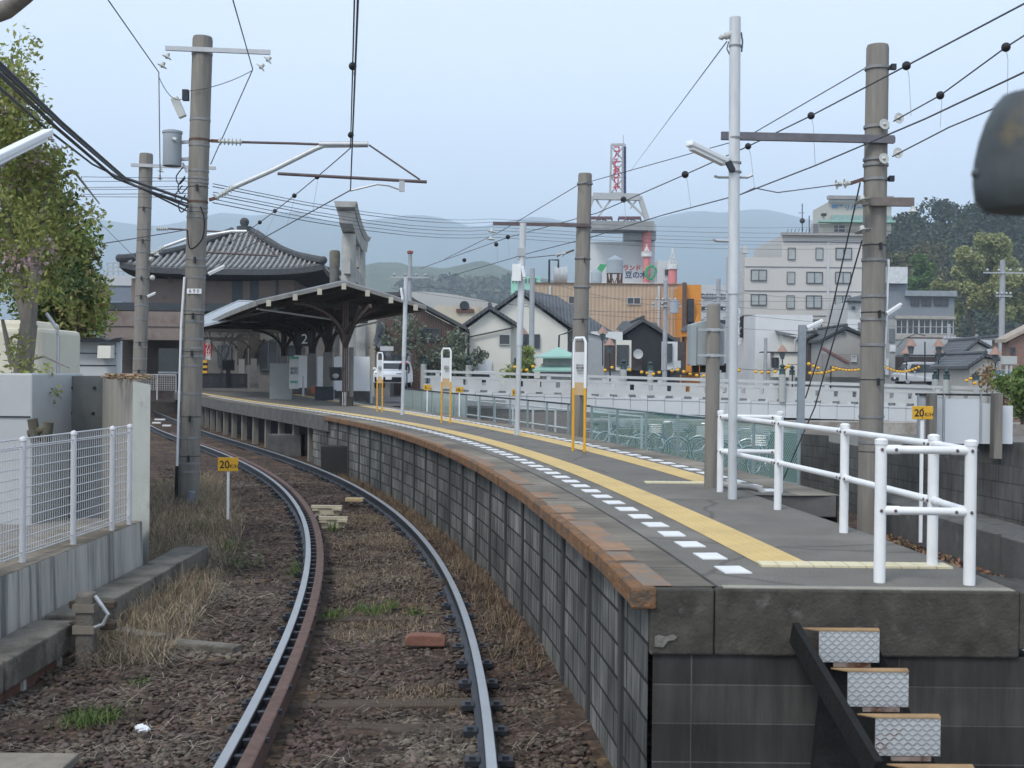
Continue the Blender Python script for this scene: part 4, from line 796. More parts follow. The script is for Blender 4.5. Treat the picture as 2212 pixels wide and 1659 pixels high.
# ---- right big pole ----
Y4=17.3; P4,b4,t4=pole('thick concrete pole on the right beyond the white railing',1878,1896,98,Y4,.175,.158,-.2,dyb=1130)
cD=lambda dx,dy:U(dx,dy,Y4)
for dy in (148,275,305,345,357,388,441,562,640,690,745,900,955): band(P4,at(b4,t4,cD(1888,dy).z),.18,.04)
steps_(P4,b4,t4,[cD(1888,q).z for q in (530,675,820,975)],.172)
MB().bar(cD(1553,299)+Vector((0,-.19,0)),cD(1922,307)+Vector((0,-.19,0)),.07,.11).build('span_arm',garm,P4)
MB().bar(cD(1868,440)+Vector((0,-.2,0)),cD(1963,441)+Vector((0,-.2,0)),.09,.12).build('crossarm',mat('brown_grey_arm',(.19,.165,.155),.7,.2,var=.2,scale=5),P4)
for dx,dy in ((1897,277),(1928,264),(1896,350),(1926,338)): disc(P4,cD(dx,dy)+Vector((0,-.24,0)),(.25,-1,.1),.078,1)
MB().bar(cD(1865,387),cD(1838,396),.05).build('rod',rustb,P4); disc(P4,cD(1830,396),(-1,0,-.12),.072,2,.12); disc(P4,cD(1850,436)+Vector((0,-.3,0)),(.2,-.2,-1),.12,1); disc(P4,cD(1850,500)+Vector((0,-.3,0)),(.2,-.2,-1),.12,1); disc(P4,cD(1960,455)+Vector((0,-.25,-.02)),(0,0,-1),.07,1)
MB().tube([cD(1919,560),cD(1914,700),cD(1908,800)],.02,7).build('conduit',wpaint,P4)
for bx in (148,305,388): MB().obox(at(b4,t4,cD(1888,bx).z)+Vector((.2,-.1,0)),.07,.07,.08).build('band_bolt',dsteel,P4)
lampfix('white tube lamp sticking out to the right of the thick right pole',(1914,677),(1947,656),Y4-.15)
WP=T('steel_post','slim grey steel post with a lamp, seen through the white railing','lamp post',U(1726,975,26)); MB().bar(U(1728,975,26),U(1733,702,26),.15,.12).build('shaft',mat('grey_steel_post',(.27,.31,.34),.6,.3,var=.15),WP); lampfix('white tube lamp on the slim grey post above the block wall',(1742,708),(1777,692),26,w_=.11,arm=(1737,715))
# top left lamp
lampfix('large white tube lamp hanging in at the left edge',(105,285),(-60,365),9.2,w_=.085,Y2=8.2,arm=(-70,400))
# ---------------- platform canopy ----------------
CN=T('platform_canopy','dark timber platform canopy with pale sheet roof and brown columns','canopy',G(745,877,ZP))
cc=lambda y: XE(y)*.42+XP(y)*.58
cpath=lambda y0,y1,d=0,z=0,st=1.0: path(cc,y0,y1,d,z,st)
und=mat('canopy_timber',(.055,.048,.042),.9,var=.4,scale=2.5,col2=(.10,.08,.06),thr=.62,scale2=1.6)
zinc=mat('sheet_roof',(.36,.40,.43),.5,.2,var=.12,scale=3,st=(1,1,1),col2=(.25,.28,.3),thr=.62,scale2=1.2)
ZE,ZK,HW=4.30,4.98,2.65; YC0,YC1=37.2,63.
MB().sweep([(-HW,ZE),(0,ZK),(HW,ZE-.02),(HW,ZE+.04),(0,ZK+.07),(-HW,ZE+.05)],[(p,a) for p,a in cpath(YC0,YC1)]).build('roof_sheet',zinc,CN)
MB().sweep([(-HW+.03,ZE-.03),(0,ZK-.03),(HW-.03,ZE-.05),(HW-.03,ZE-.022),(0,ZK-.002),(-HW+.03,ZE-.002)],cpath(YC0+.03,YC1)).build('roof_boarding',und,CN)
mb=MB()
for d in (-2.3,-1.5,-.75,0,.75,1.5,2.3):
    z=ZK-(ZK-ZE)*abs(d)/HW-.13; mb.sweep([(-.06,-.08),(.06,-.08),(.06,.08),(-.06,.08)],[(p,a) for p,a in cpath(YC0-.02,YC1,d,z)])
mb.build('purlins',und,CN)
pe=mat('purlin_end_paint',(.42,.40,.34),.8,var=.15)
for d in (-2.3,-1.5,-.75,0,.75,1.5,2.3):
    p=off(cc,YC0-.05,d,ZK-(ZK-ZE)*abs(d)/HW-.13); MB().obox(p,.14,.03,.19,rz=.0).build('purlin_end',pe,CN)
fas=MB()
for d in (-HW,HW): fas.sweep([(-.02,-.13),(.02,-.13),(.02,.03),(-.02,.03)],cpath(YC0,YC1,d,ZE))
for sgn_ in(-1,1): fas.bar(off(cc,YC0-.0,0,ZK-.03),off(cc,YC0-.0,sgn_*HW,ZE-.04),.05,.12)
fas.build('fascia',mat('fascia_board',(.22,.22,.21),.85,var=.3,scale=3),CN)
gut=MB().tube([off(cc,YC0+.3,-HW+.05,ZE-.2),off(cc,YC0+1.5,.0,ZE-.42)],.03,7); gut.tube([off(cc,38.5,HW-.1,ZE-.2),off(cc,39.5,.3,ZE-.75)],.03,7); gut.build('drain_pipe',steel,CN)
colb=mat('column_brown',(.105,.075,.065),.7,var=.25,scale=4,st=(3,3,.5)); colc=mat('column_plinth',(.20,.195,.185),.9,var=.15,scale=3)
cols=[(745,877),(709,860),(674,855),(644,851),(613,847),(549,838),(523,836),(497,834)]
for i,(dx,dy) in enumerate(cols):
    g_=G(dx,dy,ZP); y=g_.y; kz=ZK-.2
    if i==0:
        for k in(-.07,0.0,.07): MB().box(g_.x+k-.022,g_.x+k+.022,y-.07,y+.07,ZP,kz-.3).build('column_post',colb,CN)
        MB().box(g_.x+.1,g_.x+.24,y+.1,y+.24,ZP,ZP+1.9).build('column_plinth',colc,CN); MB().box(g_.x-.16,g_.x+.24,y-.12,y+.16,ZP,ZP+.3).build('column_foot',und,CN)
        for k in (-.06,-.01,.04): MB().box(g_.x+k,g_.x+k+.012,y-.15,y-.12,ZP+.02,ZP+.45).build('white_stripe',whl,CN)
    else:
        w5=.34 if i in(5,6) else .15; MB().box(g_.x-w5,g_.x+w5,y-.15,y+.15,ZP+(1.9 if i not in(5,6) else 1.5),kz).build('column_post',und,CN); MB().box(g_.x-.2,g_.x+.2,y-.2,y+.2,ZP+.3,ZP+1.92).build('column_plinth',colc,CN); MB().box(g_.x-.24,g_.x+.24,y-.24,y+.24,ZP,ZP+.3).build('column_foot',mat('plinth_base_%d'%i,(.15,.145,.13),.9,var=.2),CN)
    for sg in(-1,1):
        q=[]
        for k in range(9):
            t_=k/8*math.pi/2; d=1.75*(1-math.cos(t_)); z=3.05+1.3*math.sin(t_); q.append(Vector((g_.x,y,0))+Vector((.86,.5,0))*(sg*d)+Vector((0,0,z)))
        MB().tube(q,.05 if i==0 else .06,6).build('curved_brace',colb if i==0 else und,CN)
    for sg in (-1,1):
        for zz,q_ in ((3.0,1.2),(3.45,2.0)): MB().bar((g_.x,y,zz),Vector((g_.x-sg*.5*q_,y+sg*.86*q_,4.25)),.09,.12).build('roof_brace',und,CN)
    MB().bar(off(cc,y,-HW+.2,ZE+.02),off(cc,y,HW-.2,ZE+.02),.12,.16).build('tie_beam',und,CN)
mb=MB(); q=[U(425,704,49),U(583,668,44.5),U(640,653,46.5),U(552,652,51),U(517,650,54),U(425,690,57)]; n=len(q); mb.v+=[tuple(v) for v in q]+[tuple(v-Vector((0,0,.1))) for v in q]; mb.f.append(tuple(range(n))); mb.f.append(tuple(range(2*n-1,n-1,-1))); [mb.f.append((i,n+i,n+(i+1)%n,(i+1)%n)) for i in range(n)]; mb.build('side_roof_sheet',zinc,CN); mb=MB().tube([q[1],q[2],q[3],q[4],q[5]],.05,6); mb.build('roof_edge_trim',zinc,CN)

TBn=T('waste_basket','dark round mesh waste basket hung on a canopy column plinth','basket',U(727,815,41.2)); a=U(711,793,41.2); b_=U(743,793,41.2); c=U(727,822,41.2); MB().lathe(((a.x+b_.x)/2,41.2,c.z),[(.19,0),(.24,.1),(.27,a.z-c.z),(.25,a.z-c.z),(.2,.12),(.001,.05)],16).build('basket',mat('dark_mesh',(.045,.047,.05),.7,var=.3,scale=8),TBn,smooth=True); MB().sph((c.x+.0,41.05,c.z+.17),.13,8).build('rubbish_bag',mat('white_bag',(.35,.36,.37),.6,var=.2),TBn,smooth=True)
# grey locker panel & timetable
a,b_=U(597,785,47.5),U(622,852,47.5); one('tall_locker',MB().box(a.x-.2,b_.x+.15,47.2,47.5,ZP,a.z),mat('locker_grey',(.27,.29,.29),.6,var=.05),'plain tall grey panel standing under the canopy','panel')
TTb=T('timetable_board','white and green timetable board under the canopy','board',U(636,830,47)); a,b_=U(625,770,47),U(645,840,47); MB().box(a.x,b_.x,47,47.05,b_.z,a.z).build('board',mat('board_white',(.5,.52,.52),.6,var=.05),TTb)
gr=mat('sign_green',(.12,.34,.25),.6,var=.1); h_=a.z-b_.z; MB().box(a.x,b_.x,46.98,46.99,a.z-.08*h_,a.z).build('green_header',gr,TTb); MB().box(a.x+.05,b_.x-.05,46.98,46.99,b_.z+.18*h_,b_.z+.25*h_).build('green_band',gr,TTb); text(TTb,'station_names','時刻\n案内',((a.x+b_.x)/2,46.97,a.z-.45*h_),.15,navy)
a=U(655,735,44); NB=T('platform_number_sign','white framed number 2 sign hanging under the canopy','sign',a); MB().box(a.x-.2,a.x+.3,44,44.04,a.z-.22,a.z+.28).build('board',dsteel,NB); text(NB,'number','2',(a.x+.05,43.98,a.z+.03),.5,whl)
BN=T('red_banner','red cloth banner with white characters hanging by the station entrance','banner',U(450,770,58)); a,b_=U(437,741,58),U(459,770,58); bq=MB(); bq.add([(a.x,58,b_.z),(b_.x-.05,58.05,b_.z),(b_.x,58.02,a.z),(a.x,58,a.z)],[(0,1,2,3)]); bq.build('cloth',mat('banner_red',(.36,.05,.06),.8,var=.1),BN); text(BN,'characters','金\n刀\n比\n羅',((a.x+b_.x)/2+.05,57.97,(a.z+b_.z)/2),.28,whl,ls=.9); MB().tube([U(436,740,58.1),U(436,800,58.1)],.02,5).build('pole',dsteel,BN)
# arrow plate and plain signs near canopy foot
a=U(700,852,46); one('arrow_plate',MB().box(a.x-.35,a.x+.35,46,46.1,a.z-.3,a.z+.3),dsteel,'low black plate with a white tick beside the front canopy column','plate')
# iron fence, buffer and red/yellow signal at the concourse
IF=T('iron_fence','black iron railings at the far end of the platform concourse','fence',U(500,835,62)); mb=MB(); a,b_=U(438,806,62),U(533,806,62); c=U(438,838,62)
n=34
for k in range(n+1): x=a.x+(b_.x-a.x)*k/n; mb.box(x-.025,x+.025,62,62.05,c.z,a.z)
mb.box(a.x,b_.x,61.98,62.07,a.z-.08,a.z); mb.box(a.x,b_.x,61.98,62.07,c.z+.1,c.z+.2); mb.build('railings',dsteel,IF); a,b_=U(486,778,62),U(496,800,62); MB().box(a.x-.1,b_.x+.25,61.8,62,b_.z,a.z).build('notice_box',black,IF); MB().box(a.x+.1,a.x+.3,61.85,61.95,c.z,b_.z).build('notice_post',black,IF)
YB=T('warning_stand','yellow and black striped stand behind the tall left pole','stand',U(440,800,61)); a,b_=U(432,778,61),U(447,812,61)
for k in range(6): z=b_.z+(a.z-b_.z)*k/6; MB().box(a.x,b_.x,61,61.15,z,z+(a.z-b_.z)/6-.001).build('stripe',orangeY if k%2 else black,YB)
BT=T('bare_tree','bare pale twiggy tree beyond the station entrance','tree',U(480,840,68)); mb=MB(); r_=random.Random(3)
def twig(p,d,l,r,k):
    q=p+d*l; mb.tube([p,(p+q)/2+Vector((r_.uniform(-.1,.1),0,r_.uniform(-.05,.1)))*l,q],[r,r*.8,r*.6],5,False)
    if k>0:
        for _ in range(3): twig(q if _ else (p+q)/2,(d+Vector((r_.uniform(-.9,.9),r_.uniform(-.5,.5),r_.uniform(-.4,.5)))).normalized(),l*.72,r*.6,k-1)
q=U(478,835,68); twig(q,Vector((0.1,0,1)),1.5,.09,5); mb.build('branches',mat('pale_bark',(.25,.24,.22),.9),BT)
# ---------------- station hall with tiled roof ----------------
HB=T('station_hall','old station hall with brown walls and a curved grey tiled pyramid roof','building',U(475,840,66)); YS=64.
tile=mat('roof_tile',(.26,.265,.26),.75,var=.3,scale=4,col2=(.27,.28,.285),thr=.6,scale2=2.2); tiled=mat('roof_tile_dark',(.065,.07,.075),.8,var=.3,scale=5)
wv_=ribbed('tile_courses',(.12,.125,.125),.30,'Z',.05,.25,.8,.5)
el,er,pk=U(258,578,YS),U(698,584,YS),U(475,492,YS+5.5); W=(er.x-el.x)/2; cx=(el.x+er.x)/2; ze=(el.z+er.z)/2; zp=pk.z; D=W
def rz(u,t): return ze+(zp-ze)*(.82*t+.18*t*t)+.32*abs(u)**4*(1-t)**2-.25*math.sin(math.pi*t)*(1-abs(u)*.3)
def rpt(side,u,t,dz=0):
    x=u*W*(1-t); y=-D*(1-t); a=side*math.pi/2; return Vector((cx+x*math.cos(a)-y*math.sin(a),YS+D+x*math.sin(a)+y*math.cos(a),rz(u,t)+dz))
mb=MB(); nb=MB(); md=MB()
for sd_ in range(4):
    nu,ntt=16,10
    for i in range(nu):
        for j in range(ntt):
            us=[-1+2*i/nu,-1+2*(i+1)/nu]; ts=[j/ntt*.985,(j+1)/ntt*.985]; mb.add([rpt(sd_,us[0],ts[0]),rpt(sd_,us[1],ts[0]),rpt(sd_,us[1],ts[1]),rpt(sd_,us[0],ts[1])],[(0,1,2,3)])
            if j==0: md.add([rpt(sd_,us[0],0,-.3),rpt(sd_,us[1],0,-.3),rpt(sd_,us[1],0,.0),rpt(sd_,us[0],0,.0)],[(0,1,2,3)])
    if sd_ in (0,1,3):
        for k in range(-17,18):
            xx=k/17.6; tm=1-abs(xx); q=[]
            for j in range(8):
                t_=tm*.97*j/7; u=xx/(1-t_) if t_<1 else 0; q.append(rpt(sd_,max(-1,min(1,u)),t_,.05))
            if tm>.04: nb.tube(q,.085,6)
hip=MB()
for sd_ in range(4):
    q=[rpt(sd_,1,t_*.1,.18) for t_ in range(0,10)]; hip.tube(q,[.22]*3+[.19]*7,7); hip.sph(q[0]+Vector((0,0,.02)),.22,8)
mb.build('roof',wv_,HB); nb.build('tile_ribs',tile,HB,smooth=True); hip.build('hip_ridges',tiled,HB,smooth=True)
md.build('eave_tiles',tiled,HB)
MB().lathe((cx,YS+D,zp-.15),[(.45,0),(.45,.22),(.2,.26),(.26,.42),(.27,.55),(.16,.7),(.001,.74)],12).build('finial',tiled,HB,smooth=True)
# soffit
so_=MB(); bwx0,bwx1=U(285,640,YS+2).x,U(636,640,YS+2).x
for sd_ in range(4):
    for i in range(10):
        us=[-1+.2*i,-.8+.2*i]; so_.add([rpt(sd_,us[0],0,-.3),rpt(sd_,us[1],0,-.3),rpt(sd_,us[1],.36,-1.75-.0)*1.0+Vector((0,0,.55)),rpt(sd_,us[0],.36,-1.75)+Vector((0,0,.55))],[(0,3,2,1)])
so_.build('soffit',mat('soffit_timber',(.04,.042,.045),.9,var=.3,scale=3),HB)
hw=mat('brown_render',(.215,.175,.158),.9,var=.12,scale=1.2,col2=(.12,.10,.095),thr=.6,scale2=.6)
zt=ze-.4; MB().box(bwx0,bwx1,YS+1.9,YS+9.5,U(430,674,YS).z,zt).build('upper_wall',hw,HB)
sl_=mat('slate_panel',(.06,.075,.09),.6,var=.15,scale=2)
for a_,b__ in ((583,606),(621,643),(500,505)):
    x0,x1=U(a_-0,640,YS+1.88).x,U(b__,640,YS+1.88).x
    if a_!=500: x0,x1=U(a_-0,640,YS+1.88).x-2.25*0,x1
for d0,d1 in ((502,523),(540,558),(596,640)): x0,x1=U(d0,600,YS+1.85).x,U(d1 if d1<630 else 632,600,YS+1.85).x; MB().box(x0,x1 if d1<630 else x0+.12,YS+1.84,YS+1.9,U(500,664,YS+1.85).z,U(500,594,YS+1.85).z).build('wall_panel',sl_,HB)
z0,z1=U(430,672,YS).z,U(430,655,YS).z; MB().box(U(225,660,YS).x,U(660,660,YS).x,YS,YS+1.9,z0,z1).build('dark_band_roof',mat('band_slate',(.04,.05,.057),.7,var=.2),HB)
aw=mat('awning_sheet',(.20,.165,.15),.8,var=.15,scale=1.5,col2=(.15,.115,.1),thr=.6,scale2=.9); a,b_=U(228,672,62.5),U(392,735,62.5); MB().box(a.x,b_.x+.6,62.3,63.9,b_.z,a.z).build('awning_fascia',aw,HB); MB().box(a.x,b_.x+.6,62.25,62.3,U(300,705,62.5).z-.02,U(300,705,62.5).z).build('fascia_seam',dsteel,HB)
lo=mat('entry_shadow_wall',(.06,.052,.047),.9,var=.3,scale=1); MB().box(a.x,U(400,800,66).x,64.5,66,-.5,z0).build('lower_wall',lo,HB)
WN=[(322,775,352,800),(352,772,364,806),(364,772,372,806)]
p,q=U(343,752,64.4),U(385,803,64.4); MB().box(p.x,q.x,64.38,64.5,q.z,p.z).build('office_window',glassm('office_glass',(.035,.05,.048)),HB); MB().box(p.x,q.x,64.3,64.5,q.z-.1,q.z).build('window_sill',steel,HB)
WR=T('white_rail_fence','low white rail with mesh in front of the station office','fence',U(340,835,60)); mb=MB(); a,b_=U(258,808,60),U(380,810,60); c=U(300,842,60); mb.bar(a,b_,.06)
for k in range(4): x=a.x+(b_.x-a.x)*k/3; mb.box(x-.03,x+.03,60,60.06,c.z-.5,a.z)
for k in range(26): x=a.x+(b_.x-a.x)*k/25; mb.box(x-.008,x+.008,60,60.02,c.z,a.z)
for k in range(7): z=c.z+(a.z-c.z)*k/7; mb.box(a.x,b_.x,60,60.02,z-.008,z+.008)
mb.build('rail',mat('dim_white',(.42,.43,.43),.6,var=.1),WR); p,q=U(262,812,60.3),U(380,842,60.3); MB().box(p.x,q.x,60.3,60.5,q.z-.6,p.z-.1).build('low_brick_wall',mat('dim_brick',(.09,.075,.07),.9,var=.2),WR)
# blue grey block behind trees, white billboard
GB=T('blue_grey_building','blue grey building with pale roof rail behind the evergreen trees','building',U(250,650,90)); a,b_=U(232,580,90),U(300,660,90); MB().box(a.x-3,b_.x+2,90,98,-1,U(250,617,90).z).build('wall',mat('blue_grey_cladding',(.17,.2,.24),.7,var=.1),GB); MB().box(a.x-3,b_.x+2,89.9,90,U(250,617,90).z,U(250,595,90).z).build('parapet',mat('pale_parapet',(.45,.47,.49),.7,var=.05),GB); p,q=U(225,652,89.8),U(264,672,89.8); MB().box(p.x,q.x,89.6,89.85,q.z,p.z).build('roof_panel',mat('sky_blue_panel',(.3,.42,.52),.5),GB); mb=MB()
for k in range(7): x=a.x+(b_.x-a.x)*k/6; mb.box(x-.05,x+.05,89.95,90.05,U(250,595,90).z,U(250,568,90).z)
for dy in (568,577,586): z=U(250,dy,90).z; mb.box(a.x,b_.x,89.96,90.04,z-.05,z+.05)
mb.build('roof_rail',steel,GB)
# ---------------- torii and stone pillar ----------------
stn=mat('torii_granite',(.36,.36,.34),.85,var=.15,scale=1.2,col2=(.24,.24,.23),thr=.6,scale2=.8,bump=.1)
TO=T('torii_gate','large pale granite torii gate seen almost edge on behind the canopy','torii gate',U(755,840,57)); A=U(752,700,57); B=U(775,700,66); A.z=0; B.z=0; d=(B-A); Lt=d.length; d/=Lt; nrm=Vector((d.y,-d.x,0))
zc=U(752,565,57).z; zl=U(752,508,57).z; zkk=U(740,450,57).z
for P_ in (A,B): MB().cyl(P_+Vector((0,0,-.5)),P_+Vector((0,0,zl+.05)),.42,.33,n=20).build('column',stn,TO,smooth=True)
def lint(nm,z0,z1,w0,ext,curve):
    mb=MB(); q=[]; n=12; o=len(mb.v)
    for k in range(n+1):
        s_=-ext+(Lt+2*ext)*k/n; u=2*k/n-1; lift=curve*abs(u)**2.2; c=A+d*s_; 
        for sx,zz in ((-w0*.8,z0),(w0*.8,z0),(w0,z1),(-w0,z1)): mb.v.append(tuple(c+nrm*sx+Vector((0,0,zz+lift))))
        if k:
            b0=(k-1)*4; 
            for e in range(4): f_=(e+1)%4; mb.f.append((b0+e,b0+f_,b0+4+f_,b0+4+e))
    mb.f.append((3,2,1,0)); e=n*4; mb.f.append((e,e+1,e+2,e+3)); mb.build(nm,stn,TO)
sc_=zkk-zl
lint('lower_lintel',zl-.05,zl+sc_*.42,.38,2.1,.35); lint('top_lintel',zl+sc_*.42,zl+sc_*.62,.52,2.6,.45)
MB().bar(A-d*1.3+Vector((0,0,zl-1.55)),B+d*1.3+Vector((0,0,zl-1.55)),.3,.75).build('tie_beam',stn,TO)
pm=A+d*(Lt/2); MB().obox(pm+Vector((0,0,zl-.6)),.5,.9,1.1,m=Matrix.Rotation(math.atan2(d.y,d.x)-math.pi/2,4,'Z')).build('name_tablet',stn,TO)
a,b_=U(712,540,60),U(734,612,60); SPL=T('stone_pillar','dark stone pillar with a mossy cap beside the torii','pillar',U(723,700,60)); MB().tube([(.5*(a.x+b_.x),60,-.5),(.5*(a.x+b_.x),60,a.z-.9)],(b_.x-a.x)*.47,16).build('shaft',mat('dark_granite',(.13,.13,.125),.9,var=.3,scale=2),SPL,smooth=True); MB().lathe((.5*(a.x+b_.x),60,a.z-.9),[(.24,0),(.27,.08),(.27,.75),(.22,.87),(.001,.9)],16).build('cap',mat('mossy_cap',(.15,.14,.115),.95,var=.4,scale=2),SPL,smooth=True)
# ---------------- building kit ----------------
glz=glassm('window_glass',(.10,.12,.13),.15); glk=glassm('dark_window_glass',(.03,.035,.04),.15); frm=mat('window_frame_dark',(.07,.08,.09),.5,var=.1); frw=mat('window_frame_white',(.5,.52,.53),.5,var=.05); cur=mat('net_curtain',(.35,.38,.38),.7,var=.12,scale=1.5)
def bld(name,label,x0,x1,yt,Y,dep,mt,zb=-.6,cat='building',group=None):
    a,b_=U(x0,yt,Y),U(x1,yt,Y); r=T(name,label,cat,((a.x+b_.x)/2,Y,zb),group); MB().box(a.x,b_.x,Y,Y+dep,zb,(a.z+b_.z)/2).build('wall',mt,r); return r
def win(r,x0,y0,x1,y1,Y,panes=2,fm=None,gm_=None,bars=0):
    a,b_=U(x0,y0,Y),U(x1,y1,Y); f=max(.05,(b_.x-a.x)*.05); xa,xb,za,zb=a.x,b_.x,b_.z,a.z
    mb=MB().box(xa,xb,Y-.09,Y-.002,zb-f,zb); mb.box(xa,xb,Y-.12,Y-.002,za,za+f); mb.box(xa,xa+f,Y-.09,Y-.002,za+f,zb-f); mb.box(xb-f,xb,Y-.09,Y-.002,za+f,zb-f)
    for k in range(1,panes): x=xa+(xb-xa)*k/panes; mb.box(x-f*.5,x+f*.5,Y-.08,Y-.002,za+f,zb-f)
    for k in range(1,bars+1): z=za+(zb-za)*k/(bars+1); mb.box(xa+f,xb-f,Y-.07,Y-.03,z-f*.4,z+f*.4)
    w_=mb.build('window',fm or frm,r); MB().box(xa+f*.9,xb-f*.9,Y-.03,Y-.004,za+f*.9,zb-f*.9).build('pane',gm_ or glz,w_); return w_
def slab(r,name,mt,x0,y0,x1,y1,Y,dep=.3,front=None):
    a,b_=U(x0,y0,Y),U(x1,y1,Y); return MB().box(a.x,b_.x,Y-(front or dep),Y-.002,b_.z,a.z).build(name,mt,r)
def gable(r,pts,Y,dep,mt_wall,mt_roof,ov=.35,thk=.16,zb=-.6,wallname='gable_wall',roofname='roof'):   # pts: left eave, peak, right eave (view px)
    l,p,q=[U(*t_,Y) for t_ in pts]; MB().prism([(l.x+ov,zb),(q.x-ov,zb),(q.x-ov,q.z),(p.x,p.z-thk*.6),(l.x+ov,l.z)],Y,Y+dep).build(wallname,mt_wall,r)
    mb=MB()
    for e in (l,q):
        if e is l: poly=[(e.x,e.z-.05),(p.x,p.z-.0),(p.x,p.z+thk),(e.x,e.z+thk*.7)]
        else: poly=[(p.x,p.z),(e.x,e.z-.05),(e.x,e.z+thk*.7),(p.x,p.z+thk)]
        mb.prism(poly,Y-ov,Y+dep+ov)
    mb.tube([(p.x,Y-ov-.05,p.z+thk+.05),(p.x,Y+dep,p.z+thk+.05)],.16,8); return mb.build(roofname,mt_roof,r)
kawara=ribbed('kawara_roof',(.10,.11,.12),.28,'X',.05,.2,.6,.6); dkroof=ribbed('dark_tile_roof',(.075,.08,.085),.3,'Y',.05,.25,.6,.6)
creamw=mat('cream_plaster',(.68,.675,.61),.85,var=.06,scale=.5,col2=(.6,.59,.54),thr=.62,scale2=.4); whitew=mat('white_plaster',(.62,.64,.65),.8,var=.06,scale=.5); brownc=ribbed('brown_cladding',(.125,.085,.07),.18,'X',.03,.2,.8,.75); blackw=mat('charred_boards',(.03,.032,.036),.85,var=.3,scale=1.2,st=(4,4,.5))
# B4 brown house left of cream house
r=T('brown_house','brown clad house with grey tiled gable roof behind the canopy','house',U(905,810,88)); gable(r,[(790,640,),(868,640),(1008,712)],88,10,brownc,dkroof,.5,.3); win(r,904,708,952,737,88,2,frm,glk); slab(r,'side_shadow_wall',mat('shadow_boards',(.04,.036,.035),.9,var=.3),975,712,1004,800,88,.2)  # side slab: shade on the wall put into a dark board colour
r=bld('tile_wall_building','narrow building with cream scaly tile wall beside the torii',758,812,690,82,6,mat('cream_tile',(.45,.43,.38),.8,var=.1,scale=5)); slab(r,'brown_wing',hw,770,690,786,800,82,.3); MB().box(U(786,690,81.6).x,U(790,690,81.6).x,81.6,81.7,-.5,U(790,690,81.6).z).build('downpipe',steel,r)
r=T('low_tiled_shed','low shed with a sloping grey tiled roof beside the white car','shed',U(840,800,80)); a,b_=U(806,738,80),U(872,770,80); MB().add([(a.x,80,a.z),(b_.x-1,80,b_.z-.2),(b_.x-1.5,84,b_.z+1.2),(a.x,84,a.z+1.6)],[(0,1,2,3)]).build('roof',kawara,r); MB().box(a.x,b_.x-1.0,81,84,-.5,b_.z+.3).build('wall',mat('dim_grey_wall',(.16,.155,.15),.9,var=.25,scale=.8),r); win(r,845,765,868,800,80.9,2,frm,glk)
slab(r,'white_panel',frw,822,748,850,758,80,.2)
r=bld('grey_station_annex','low grey stone faced annex beyond the canopy and bare tree',425,775,700,86,6,mat('annex_stone',(.135,.128,.118),.9,var=.2,scale=1,col2=(.11,.105,.1),thr=.58,scale2=.5)); win(r,470,745,500,790,85.9,2,frm,glk); win(r,560,735,600,800,85.9,2,frm,glk); win(r,620,745,655,790,85.9,2,frm,glk); slab(r,'annex_eave',dsteel,420,694,780,702,86,.5)
# arched warehouse
r=T('arched_warehouse','pale arched roof warehouse behind the brown house','warehouse',U(990,700,150)); a,b_=U(880,665,150),U(1110,665,150); q=[(a.x-12,-.6),(b_.x,-.6)]+[(b_.x-(b_.x-a.x+12)*k/12,U(950,668,150).z+(U(950,630,150).z-U(950,668,150).z)*math.sin(math.pi*k/12)**.8) for k in range(13)]; MB().prism(q,150,170).build('wall',mat('pale_sheet',(.42,.43,.42),.7,var=.08,scale=.3),r)
MB().prism([(U(945,0,149).x,U(945,690,149).z),(U(1048,0,149).x,U(1048,720,149).z),(U(1048,0,149).x,U(1048,664,149).z),(U(945,0,149).x,U(945,660,149).z)],148.6,149).build('stained_gable',mat('stained_cream_gable',(.5,.46,.37),.8,var=.12,scale=.4,col2=(.3,.22,.15),thr=.66,scale2=.5,st2=(1,1,.2)),r)
p=U(1003,660,148); MB().cyl((p.x,148.5,p.z),(p.x,148.3,p.z),.6,n=16).build('round_vent',dsteel,r); MB().box(p.x-1,p.x+1.2,148.3,148.5,U(1003,675,148).z,U(1003,667,148).z).build('vent_box',rust,r)
# cream house
r=T('cream_house','cream plastered house with two dark tiled gables and a green downpipe','house',U(1110,810,92)); gable(r,[(1018,705),(1124,632),(1240,712)],94,12,creamw,kawara,.5,.3); gable(r,[(1000,706),(1058,668),(1118,704)],92.0,4,creamw,kawara,.5,.3,wallname='front_gable_wall',roofname='front_roof')
MB().add([U(1124,632,93.6)+Vector((0,0,.32)),U(1228,712,93.6)+Vector((0,0,.3)),U(1348,733,97),U(1205,640,97)],[(0,1,2,3)]).build('right_roof_slope',kawara,r)
win(r,1078,722,1102,745,91.95,1,frw,glk); win(r,1130,722,1148,752,93.9,2,frm,glk); win(r,1088+66,722+0,1166,752,93.9,1,frm,glk)
MB().tube([U(1240,712,92),U(1222,720,92),U(1208,724,92),U(1205,800,92)],.07,6).build('downpipe',dsteel,r); MB().tube([U(1008,712,91.6),U(1012,718,91.6),U(1011,800,91.6)],.09,6).build('downpipe',dsteel,r); MB().bar(U(1014,728,91.8),U(1108,708,91.8),.1).build('pipe_run',dsteel,r)
p,q=U(1042,778,91.85),U(1062,806,91.85); MB().box(p.x-.3,q.x,91.8,91.85,q.z,p.z).build('pale_notice',mat('notice_paper',(.62,.66,.7),.7),r)
